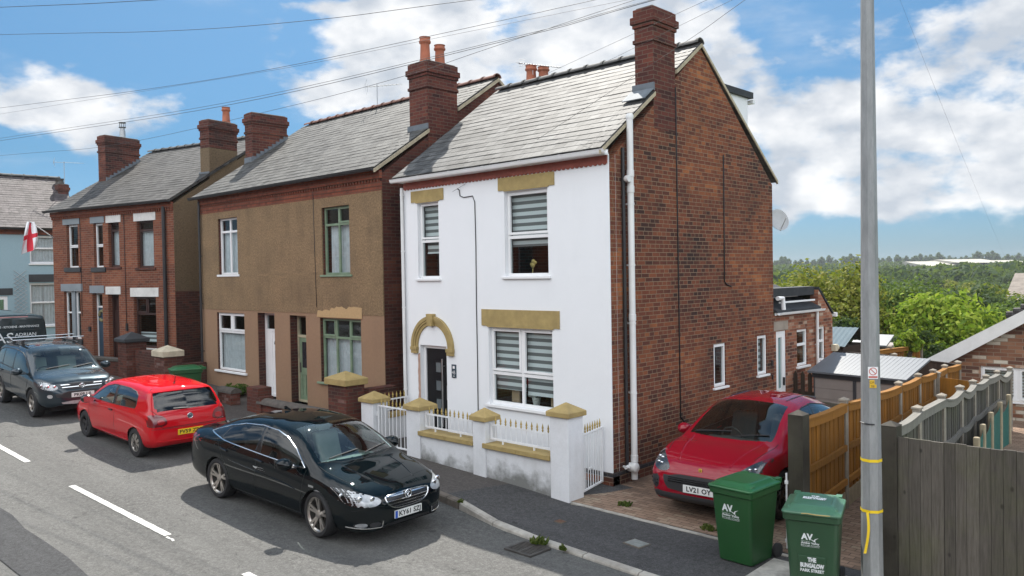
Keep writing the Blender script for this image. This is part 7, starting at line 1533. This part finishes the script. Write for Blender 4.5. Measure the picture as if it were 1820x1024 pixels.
for m_, s in (('left', 1), ('right', -1)):
    c.line('window_seal', m_, DLO, M_BLKPL, .01, .001, closed=True, k=4); c.mirror(.82, s * .95, 1.03, s, PC)
    c.patch('door_pillar', m_, [(-.22,1.04),(-.33,1.04),(-.31,1.475),(-.24,1.475)], M_BLKTRIM, .004, rnd=0)
    for x in (-.1, -1.0): c.line('door_handle', m_, [(x,.93),(x-.18,.94)], PC, .018, .015)
M_DLAMP = plain('dark_lamp_housing', (.05, .055, .06), .25, .3, var=.3, scale=12)
for s in (1, -1):
    P_ = [(s*.50,.74),(s*.57,.685),(s*.74,.68),(s*.86,.76),(s*.915,.90),(s*.89,.965),(s*.80,.95),(s*.66,.87)]
    o = c.patch('headlight', 'front', P_, M_LENS, .009); cx = sum(p[0] for p in P_) / 8; cy = sum(p[1] for p in P_) / 8; c.patch('lamp_housing', 'front', [(lerp(cx, a, .98), lerp(cy, b, .98)) for a, b in P_], M_DLAMP, .003, parent=o); mb = MB()
    for (dy, dz) in ((-.05, -.035), (.02, -.03), (-.02, .03), (.05, .035)): mb.ball(c.hit('front', cx + s * dy, cy + dz, .003), .02, .03, .02, 10, 6)
    build_each(mb, 'bulb_lens', M_CHROME, o, smooth=60, uv=False)
    c.patch('side_intake', 'front', [(s*.68,.635),(s*.86,.60),(s*.88,.42),(s*.70,.40)], M_BLKPL, .004, rnd=1)
    for z in (.48, .54): c.line('intake_vane', 'front', [(s*.71,z),(s*.86,z+.01)], M_BLKTRIM, .01, .01)
g_ = c.patch('grille', 'front', [(-.62,.67),(.62,.67),(.62,.52),(.50,.41),(-.50,.41),(-.60,.52)], M_BLKPL, .004, rnd=1)
for z in (.615, .585, .555): c.line('grille_vane', 'front', [(-.52, z), (0, z), (.52, z)], M_BLKTRIM, .009, .008, parent=g_)
c.patch('lower_intake', 'front', [(-.6,.36),(.6,.36),(.62,.33),(-.62,.33)], M_BLKPL, .004, rnd=0); c.patch('lip_spoiler', 'front', [(-.82,.40),(-.5,.375),(.5,.375),(.82,.40),(.76,.25),(-.76,.25)], M_BLKPL, .01, rnd=1)
c.plate('LV21 OY', 'front', .475, M_PLW, blue=False); c.line('bonnet_crease','top',[(1.35,.58),(1.75,.52),(2.15,.42)],PC,.016,-.008); c.line('bonnet_crease','top',[(1.35,-.58),(1.75,-.52),(2.15,-.42)],PC,.016,-.008); c.line('panel_gap','top',[(1.28,-.8),(1.7,-.77),(1.95,-.71)],M_HOLE,.006,-.002); emblem(c, 'front', 0, .755, .035, 'shield', .006)
for y0, y1 in ((-.6, -.0), (.08, .62)): c.line('wiper', 'top', [(1.32 - .16 * y0 * y0, y0), (1.22 - .1 * y1 * y1, y1)], M_BLKPL, .01, .015)
for y in (-.5, .5): c.line('roof_gutter', 'top', [(.2, y), (-1.2, y * .92)], M_BLKTRIM, .012, .0)
# ---------------------------------------------------------------- dark van behind
S = dict(wb=3.1, zm=.8,
 zt=[(-2.45,1.2),(-2.44,1.7),(-2.40,1.9),(-2.32,1.955),(-1.5,1.97),(.6,1.96),(1.0,1.88),(1.6,1.4),(1.8,1.22),(2.2,1.08),(2.4,.95),(2.48,.75)],
 zs=[(-2.45,1.0),(-2.44,1.15),(-2.40,1.2),(0,1.18),(1.4,1.1),(1.9,1.0),(2.3,.85),(2.48,.68)],
 zr=[(-2.45,1.15),(-2.44,1.65),(-2.40,1.82),(-2.32,1.87),(-1.5,1.885),(.6,1.87),(1.0,1.79),(1.6,1.33),(1.8,1.16),(2.2,1.03),(2.4,.9),(2.48,.72)],
 w=[(-2.45,.86),(-2.44,.90),(-2.40,.935),(-2.3,.95),(1.5,.95),(2.1,.88),(2.35,.7),(2.48,.45)], ws=[(-2.45,.985),(1,.985),(2.48,.9)],
 wr=[(-2.45,.74),(-2.44,.79),(-2.40,.82),(-2.3,.83),(.6,.83),(1.4,.82),(1.9,.76),(2.3,.6),(2.48,.34)],
 zb=[(-2.45,.4),(-2.2,.3),(2.2,.28),(2.48,.36)])
PV = backdark(paint('dark_teal_grey_van_paint', (.022, .032, .036), rough=.3))
c = Car(S, 'panel_van', 'dark panel van with white trade lettering on its back doors', (-21.0, -4.05, .80), math.pi, -.03, PV, cat='van')
c.cut('windscreen', lambda X, Y, Z: np.maximum((1.02 - .10 * Y * Y) - X, X - (1.68 - .14 * Y * Y)), lambda X, Y, Z, v: v >= c.i6 + 2)
c.cut('side_window', lambda X, Y, Z: sdpoly(X, Z, [(1.6,1.22),(1.1,1.68),(.5,1.72),(.5,1.24)]), side(c)); c.arches(.33, .37); c.freeze()
for q, mm in (('body', PV), ('windscreen', M_CARGL), ('side_window', M_CARGLD)): c.mesh(q, mm)
c.underbody(.33, .37, .94)
for x in (1.55, -1.55):
    for s in (1, -1): wheel(c.t, x, s * .82, .33, .2, s, .215, 'five', M_BLKPL)
for s in (1, -1):
    dd = c.patch('rear_door', 'rear', [(s*.005,.5),(s*.76,.5),(s*.78,1.2),(s*.72,1.82),(s*.005,1.85)], PV, .012, rnd=0, step=.06)
    c.patch('tail_light', 'rear', [(s*.80,.75),(s*.87,.75),(s*.86,1.15),(s*.80,1.15)], M_REDL, .01, rnd=1)
c.patch('high_brake_light', 'rear', [(-.42,1.865),(.42,1.865),(.42,1.90),(-.42,1.90)], M_REDD, .012, rnd=0); c.patch('roof_edge_trim', 'rear', [(-.76,1.905),(.76,1.905),(.72,1.93),(-.72,1.93)], M_CHROME, .01, rnd=0)
c.line('door_groove', 'rear', [(-.75,1.5),(.75,1.5)], M_BLKPL, .008, .012)
Fv = lambda u, v, w: V3((c.hit('rear', 0, 1.3, .016).x - w, -u, v))
text('BATHROOMS - KITCHENS - MAINTENANCE', .085, lambda u, v, w: Fv(u - .02, 1.60 + v, w), M_PRINT, c.t, 'lettering', width=1.42, bold=.001); text('AS', .42, lambda u, v, w: Fv(u - .22, 1.27 + v, w), M_PRINT, c.t, 'lettering', width=.5); text('ADRIAN', .14, lambda u, v, w: Fv(u + .34, 1.36 + v, w), M_PRINT, c.t, 'lettering', width=.55)
mb = MB(); mb.add([Fv(a, b, .001) for a, b in ((-.72, 1.2), (-.5, 1.36), (-.5, 1.04))], [(0, 1, 2)]); mb.build('logo_triangle', plain('orange_red_print', (.6, .08, .02), .6), c.t, uv=False, recalc=False)
# ================================================================ trees, plants, far country
def leafmat(name, cols, trans=.3):
    m = bpy.data.materials.new(name); m.use_nodes = True; nt = m.node_tree; nt.nodes.clear(); g = G(nt); out = g.n('ShaderNodeOutputMaterial')
    ri = g.n('ShaderNodeNewGeometry').outputs['Random Per Island']; f = g.math('ADD', g.math('MULTIPLY', ri, .55), g.math('MULTIPLY', g.noise(g.obj(), 1.1, 3), .6))
    c = g.ramp(f, [(.22 + .5 * i / (len(cols) - 1), tuple(.8 * v for v in q)) for i, q in enumerate(cols)])
    b = g.n('ShaderNodeBsdfPrincipled'); g.put(b.inputs['Base Color'], c); b.inputs['Roughness'].default_value = .75; b.inputs['Specular IOR Level'].default_value = .12
    t = g.n('ShaderNodeBsdfTranslucent'); g.put(t.inputs['Color'], g.mix(.5, c, (.25, .35, .03))); mx = g.n('ShaderNodeMixShader'); mx.inputs[0].default_value = trans; nt.links.new(b.outputs[0], mx.inputs[1]); nt.links.new(t.outputs[0], mx.inputs[2]); nt.links.new(mx.outputs[0], out.inputs[0]); return m
L_YEL = leafmat('yellow_green_foliage', [(.05, .07, .012), (.13, .155, .022), (.21, .22, .03), (.27, .255, .05)])
L_BRI = leafmat('bright_green_foliage', [(.03, .075, .008), (.085, .18, .014), (.15, .27, .025), (.21, .32, .04)])
L_LIM = leafmat('lime_green_foliage', [(.03, .07, .006), (.12, .22, .014), (.24, .36, .03), (.36, .44, .06)], .4)
L_MID = leafmat('mid_green_foliage', [(.02, .05, .012), (.055, .105, .022), (.09, .15, .035), (.13, .19, .05)])
L_DRK = leafmat('dark_green_foliage', [(.008, .02, .007), (.02, .045, .014), (.035, .07, .02), (.05, .085, .026)])
L_GRY = leafmat('grey_green_foliage', [(.02, .04, .02), (.045, .08, .038), (.08, .12, .06), (.11, .15, .085)])
M_BARK = plain('bark', (.06, .05, .038), .95, var=.4, scale=6, bump=.6, bscale=14)
def crown_mesh(seed, rx, ry, rz, lobes, leaves, size, droop=0.):
    rnd = np.random.RandomState(seed); vs = []; C_ = []
    for k in range(lobes):
        while True:
            p = rnd.uniform(-1, 1, 3)
            if .25 < np.linalg.norm(p) < 1: break
        r = rnd.uniform(.26, .46); C_.append((p * np.array([rx, ry, rz]) * .8, r * (rx + ry + rz) / 3 * rnd.uniform(.7, 1.15)))
    tot = sum(c[1]**2 for c in C_)
    for (c, r) in C_:
        n = int(leaves * r * r / tot); d = rnd.normal(size=(n, 3)); d /= np.linalg.norm(d, axis=1)[:, None]; rad = r * (1 - .55 * rnd.rand(n)**2.2) * (1 + .2 * rnd.normal(size=n)); p = c + d * rad[:, None] * np.array([1, 1, .8]); p[:, 2] -= droop * np.abs(rnd.normal(size=n)) * r
        nn = d * .8 + rnd.normal(size=(n, 3)) * .55 + np.array([0, 0, .35]); nn /= np.linalg.norm(nn, axis=1)[:, None]; a = np.cross(nn, rnd.normal(size=(n, 3))); a /= np.linalg.norm(a, axis=1)[:, None]; b = np.cross(nn, a); s = size * rnd.uniform(.55, 1.3, n)[:, None]
        q = np.stack([p - a * s * .5, p + b * s * .32 + nn * s * .05, p + a * s * .6, p - b * s * .32 + nn * s * .05], 1); vs.append(q.reshape(-1, 3))
    V_ = np.concatenate(vs); n = len(V_) // 4; me = bpy.data.meshes.new('crown'); me.vertices.add(n * 4); me.vertices.foreach_set('co', V_.ravel()); me.loops.add(n * 4); me.loops.foreach_set('vertex_index', np.arange(n * 4)); me.polygons.add(n); me.polygons.foreach_set('loop_start', np.arange(n) * 4); me.polygons.foreach_set('loop_total', np.full(n, 4)); me.update(calc_edges=True); me.validate(); return me, C_
def tree(label, loc, h, rx, ry, rz, mat, seed, lobes=26, leaves=9000, size=.16, name='tree', cat='tree', group=None, droop=0.):
    """crown centred at h above the base; trunk and limbs reach into it"""
    t = thing(name, label, cat, loc, world=False, group=group); me, C_ = crown_mesh(seed, rx, ry, rz, lobes, leaves, size, droop); me.materials.append(mat); o = bpy.data.objects.new('crown', me); COL.objects.link(o); o.location = (0, 0, h); o.parent = t
    mb = MB(); r = .05 * (rx + rz) * .5 + .05; mb.tube([(0, 0, -.2), (.04, .02, h * .35), (-.03, .05, h * .7), (0, 0, h)], [r * 1.3, r, r * .75, r * .4], 8); rnd = random.Random(seed)
    for (c, rr) in C_[:9]: st = V3((0, 0, h * rnd.uniform(.4, .85))); e = V3(c) + V3((0, 0, h)); mb.tube([st, st.lerp(e, .5) + V3((0, 0, .1)), e], [r * .4, r * .25, r * .08], 5)
    mb.build('trunk', M_BARK, t, smooth=60, uv=False); return t
def gzz(x, y): return gz(x, y)
def T(label, x, y, zc, rx, ry, rz, mat, seed, **k): b = gzz(x, y) - .1; return tree(label, (x, y, b), zc - b, rx, ry, rz, mat, seed, **k)
T('large yellow green tree beyond the extension left of the lamp column', -5.15, 21.6, 1.75, 2.7, 2.3, 2.4, L_YEL, 3, lobes=46, leaves=15000, size=.17, droop=.15)
T('mid green tree rising just behind the lamp column', -5.2, 28.6, 1.5, 2.6, 2.3, 2.4, L_MID, 5, lobes=30, leaves=9000, size=.17)
T('bright lime green tree above the bungalow bargeboard', -1.0, 22.3, .95, 2.2, 2.0, 2.0, L_LIM, 8, lobes=40, leaves=11000, size=.22)
T('dark green bushy tree behind the far orange fence', -.85, 18.8, .35, 1.25, 1.0, 1.2, L_DRK, 13, lobes=22, leaves=7000, size=.12)
T('small bright green shrub beside the white roofed shed', -.42, 16.2, .95, .5, .45, .62, L_LIM, 17, lobes=14, leaves=1900, size=.14, name='shrub', cat='shrub')
T('grey green tree on the right behind the lime green tree', -3.1, 35.8, 1.1, 2.4, 2.2, 1.7, L_GRY, 19, lobes=26, leaves=7000, size=.2)
T('dark rounded tree at the right edge above the bungalow roof', -.6, 32.0, .6, 2.0, 2.0, 1.5, L_MID, 23, lobes=24, leaves=7000, size=.18)
T('dark leafy tree low behind the blue shed roof', -3.4, 19.0, .4, 1.6, 1.2, 1.5, L_DRK, 29, lobes=24, leaves=7000, size=.15)
# valley trees: a few kinds copied, each its own object
kinds = []
for k, (mm, lab) in enumerate(((L_MID, 'mid green tree in the wooded valley'), (L_DRK, 'dark green tree in the wooded valley'), (L_YEL, 'yellowish tree in the wooded valley'), (L_GRY, 'grey green tree in the wooded valley'))):
    kinds.append((tree(lab, (-20, 70 + 3 * k, gz(-20, 70) - .2), 5.2, 3.3, 3.3, 3.4, mm, 40 + k, lobes=30, leaves=5200, size=.42, group='trees in the wooded valley'), lab))
def ray_at(px, D): return CAMP + ((-_b) + _r * ((px - 910) / 1435.54)) * D
rnd = random.Random(77); used = [False] * 4
for D, n, zt0 in ((52, 6, 2.6), (75, 8, 1.6), (105, 10, .8), (145, 12, 1.0), (190, 13, 1.8)):
    for i in range(n):
        px = lerp(1375, 1850, (i + rnd.random() * .8) / n); p = ray_at(px, D * rnd.uniform(.92, 1.08)); g0 = gz(p.x, p.y); k = rnd.choice((0, 0, 1, 1, 2, 3)); s = (zt0 + rnd.uniform(-.9, .9) - g0) / 8.6
        t0 = kinds[k][0]; o = t0 if not used[k] else dup(t0); used[k] = True; o.location = (p.x, p.y, g0 - .2); o.rotation_euler = (0, 0, rnd.uniform(0, 6.28)); o.scale = (s * rnd.uniform(.9, 1.25), s * rnd.uniform(.9, 1.25), s)
# tall slender trees along the skyline
pop = tree('tall slender tree in the row along the horizon', (-200, 690, 0), 8.2, 3.0, 3.0, 6.0, L_GRY, 61, lobes=26, leaves=1900, size=1.15, group='trees along the skyline'); first = True
for i in range(64):
    px = lerp(1372, 1850, (i + rnd.random() * .9) / 64); p = ray_at(px, rnd.uniform(640, 720)); o = pop if first else dup(pop); first = False; s = rnd.uniform(.75, 1.1) * (1.0 if px > 1600 else .95); o.location = (p.x, p.y, gz(p.x, p.y) - .3); o.rotation_euler = (0, 0, rnd.uniform(0, 6)); o.scale = (s, s, s * rnd.uniform(.9, 1.12))
# far woods that read as one mass
rs = np.random.RandomState(5); vs = []
for i in range(520):
    D = rs.uniform(210, 630); px = rs.uniform(1340, 1900); p = ray_at(px, D)
    if 425 < D < 560 and px > 1655: continue
    r = rs.uniform(3.2, 5.2); h = gz(p.x, p.y) + rs.uniform(2.2, 4.2) + (1.5 if D < 300 else 0); n = 90; d = rs.normal(size=(n, 3)); d /= np.linalg.norm(d, axis=1)[:, None]; q = np.array([p.x, p.y, h]) + d * r * np.array([1, 1, .75]); nn = d + rs.normal(size=(n, 3)) * .5; nn /= np.linalg.norm(nn, axis=1)[:, None]; a = np.cross(nn, rs.normal(size=(n, 3))); a /= np.linalg.norm(a, axis=1)[:, None]; b = np.cross(nn, a); s = rs.uniform(.7, 1.6, n)[:, None]; vs.append(np.stack([q - a * s, q + b * s * .6, q + a * s, q - b * s * .6], 1).reshape(-1, 3))
V_ = np.concatenate(vs); mb = MB(); mb.v = [V3(q) for q in V_]; mb.f = [(4 * i, 4 * i + 1, 4 * i + 2, 4 * i + 3) for i in range(len(V_) // 4)]
o = mb.build('far_woods', L_DRK, uv=False, recalc=False, kind='stuff')
# warehouse, roof between the trees
w = thing('warehouse', 'long cream roofed warehouse on the far side of the valley', 'warehouse', (-110, 495, -1.5)); p0 = ray_at(1655, 452); p1 = ray_at(1850, 468); e = V3((p1.x - p0.x, p1.y - p0.y, 0)); L = e.length; FWh = frame((p0.x, p0.y, 0), e)
mb = MB(); mb.fbox(FWh, 0, L, -2.5, 3.2, -40, 0); mb.build('walls', plain('pale_cladding', (.42, .42, .38), .7), w); mb = MB(); mb.prism([FWh(-1, 3.21, 1), FWh(-1, 6.4, -20), FWh(-1, 3.21, -41)], e * (1 + 2 / L)); mb.prism([FWh(20, 5.0, 1), FWh(20, 7.3, -20), FWh(20, 5.0, -41)], e * .42); mb.build('roof', plain('cream_roof_sheet', (.33, .31, .26), .7), w)
hb = thing('house', 'brown tiled house roof among the trees at the right edge', 'house', (-3.8, 57, -3)); mb = MB(); mb.box(-6, 4, 55, 62, -5, 1.0); mb.build('walls', M_BRICK_R, hb); roof(hb, (-6.3, 54.7, .9), (4.3, 54.7, .9), (4.3, 58.5, 3.0), (-6.3, 58.5, 3.0), plain('brown_roof_tiles', (.2, .17, .145), .85, var=.2), course=.4)
# weeds
L_WEED = leafmat('weed_leaves', [(.03, .05, .01), (.07, .11, .02), (.13, .16, .04)])
def weed(label, x, y, z, r, n, h, seed, grp='weeds growing in the gaps'):
    rnd = random.Random(seed); mb = MB()
    for i in range(n):
        a = rnd.uniform(0, 6.28); q = r * rnd.random(); bx, by = x + q * math.cos(a), y + q * math.sin(a) * .7; hh = h * rnd.uniform(.4, 1); la = rnd.uniform(0, 6.28); dx, dy = math.cos(la) * hh * .6, math.sin(la) * hh * .6; w = .012 + .02 * rnd.random()
        mb.add([(bx - dy * .1 - w, by, z), (bx + w, by, z), (bx + dx + w, by + dy, z + hh), (bx + dx - w * .5, by + dy + w, z + hh * .9)], [(0, 1, 2, 3)])
    o = mb.build('weed', L_WEED, uv=False, origin=(x, y, z)); tag(o, label, 'weed', grp)
weed('dry weed clump on the kerb beside the drain grate', .83, -2.82, zr(0) + .03, .14, 50, .09, 1); weed('small green weed at a kerb joint right of the drain grate', 1.25, -2.82, zr(0) + .03, .05, 22, .08, 2)
weed('green weed tuft on the driveway edge by the corner gate', .75, -.75, .005, .12, 45, .07, 3); weed('grass tuft on the driveway edge in front of the red sports utility car', 2.35, -.95, .005, .12, 45, .08, 4); weed('little weed on the kerb where it starts to drop', -1.15, -2.45, zr(-1.1) + .1, .06, 20, .05, 5)
t = thing('garden_plant', 'small leafy green plant in the yard of the brown roughcast pair', 'plant', (-12.2, -.5, .42), world=False); me, C_ = crown_mesh(91, .5, .35, .3, 10, 900, .09); me.materials.append(L_MID); o = bpy.data.objects.new('foliage', me); COL.objects.link(o); o.location = (0, 0, .25); o.parent = t; mb = MB(); mb.tube([(0, 0, 0), (.02, 0, .25)], .012, 5); mb.build('stem', M_BARK, t)
# ================================================================ overhead cables
def wire(pts, r, label, ext=(8, 25), seg=8):
    pts = [V3(p) for p in pts]; a = pts[0] + (pts[0] - pts[1]).normalized() * ext[1]; b = pts[-1] + (pts[-1] - pts[-2]).normalized() * ext[0]; P_ = [a] + pts + [b]; out = []
    for i in range(len(P_) - 1):
        p0, p1, p2, p3 = P_[max(i - 1, 0)], P_[i], P_[i + 1], P_[min(i + 2, len(P_) - 1)]
        for j in range(seg): t = j / seg; out.append(.5 * ((2 * p1) + (p2 - p0) * t + (2 * p0 - 5 * p1 + 4 * p2 - p3) * t * t + (3 * p1 - p0 - 3 * p2 + p3) * t**3))
    out.append(P_[-1]); mb = MB(); mb.tube(out, r * .42, 5); o = mb.build('overhead_cable', M_WIRE, uv=False, smooth=180); tag(o, label, 'cable', 'overhead cables')
wire([(-12.91, -5.58, 9.26), (-7.04, -4.28, 8.33), (-3.35, -3.47, 7.87), (-0.34, -2.81, 7.61)], .011, 'thick black cable crossing the clear sky high over the brick pair')
wire([(-7.73, -6.89, 8.35), (-5.22, -6.38, 7.92), (-3.28, -6.0, 7.6)], .011, 'topmost black cable across the upper left corner of the sky')
wire([(-16.98, -4.18, 8.47), (-10.92, -3.27, 8.02), (-6.0, -2.54, 7.75), (-0.54, -1.72, 7.63), (0.9, -1.5, 7.61)], .010, 'black cable passing just above the twin chimney pots')
wire([(-16.28, -4.11, 8.27), (-9.75, -3.13, 7.91), (-5.55, -2.5, 7.69), (-2.36, -2.02, 7.6)], .006, 'thin faint cable just below the cable above the twin chimney pots')
wire([(-19.23, -4.04, 7.81), (-7.64, -2.88, 7.21), (-0.15, -2.14, 7.14), (2.22, -1.9, 7.2)], .011, 'lower of the two close cables across the twin pot chimney')
wire([(-19.23, -4.04, 7.88), (-7.64, -2.88, 7.265), (-0.15, -2.14, 7.165), (2.18, -1.9, 7.215)], .009, 'upper of the two close cables across the twin pot chimney')
wire([(-19.98, -3.87, 7.47), (-12.98, -3.17, 7.01), (-6.13, -2.48, 6.98), (-2.55, -2.12, 7.06), (-0.37, -1.91, 7.21)], .009, 'lowest black cable crossing the brick faces of the chimneys')
wire([(-1.3, 0.0, 7.2), (2.7, -1.4, 7.2)], .006, 'thin cable slanting over the ridge past the aerial', (4, 1))
wire([(-0.5, 0.3, 7.2), (2.8, -1.1, 7.2)], .006, 'thin cable slanting in front of the white house chimney', (4, 1))
wire([(4.06, 1.81, 7.61), (3.94, 5.79, 5.44), (-1.78, 34.87, 3.94)], .0028, 'very thin cable falling towards the trees right of the lamp column', (3, 1))
wire([(-3.68, -.06, 5.34), (-2.1, .32, 6.05), (1.3, .2, 7.2), (3.0, -1.0, 7.2)], .008, 'service cable rising from the wire bracket on the white house front', (4, 0))
# chimney pots of a house behind, showing over the ridge, with an aerial
t = thing('rear_chimney', 'pair of chimney pots with long aerial showing above the white house ridge', 'chimney', (-5.6, 4.9, 5.5)); mb = MB(); mb.box(-6.15, -5.25, 4.4, 5.0, 5.6, 8.42); mb.build('stack', M_BRICK_C, t)
pot(t, -5.82, 4.55, 8.42, .55, .14, name='chimney_pot'); pot(t, -5.46, 4.62, 8.42, .46, .14, name='chimney_pot')
t = thing('television_aerial', 'long horizontal television aerial above the two squat chimney pots', 'aerial', (-5.7, 4.5, 8.0)); mb = MB(); mb.tube([(-5.72, 4.5, 8.0), (-5.72, 4.5, 9.0)], .015, 6); mb.build('mast', M_GALV, t); mb = MB(); a = V3((-6.2, 4.5, 9.1)); b = V3((-4.85, 4.5, 8.74)); mb.tube([a, b], .012, 5)
for i in range(16): q = a.lerp(b, i / 15); mb.tube([q + V3((0, -.1, 0)), q + V3((0, .1, 0))], .006, 4)
for k in range(4): mb.tube([a + V3((0, 0, -.08 + .06 * k)), a + V3((.22, 0, -.1 + .05 * k))], .007, 4)
mb.build('elements', M_GALV, t)

# ================================================================ air
hz = MB(); hz.box(-900, 420, -120, 950, -9, 16.5); o = hz.build('haze', None, uv=False, kind='stuff')
m = bpy.data.materials.new('haze'); m.use_nodes = True; nt = m.node_tree; nt.nodes.clear(); out = nt.nodes.new('ShaderNodeOutputMaterial'); pv = nt.nodes.new('ShaderNodeVolumePrincipled'); pv.inputs['Density'].default_value = .0002; pv.inputs['Color'].default_value = (.86, .92, 1, 1); pv.inputs['Anisotropy'].default_value = .2; nt.links.new(pv.outputs[0], out.inputs['Volume']); o.data.materials.append(m)
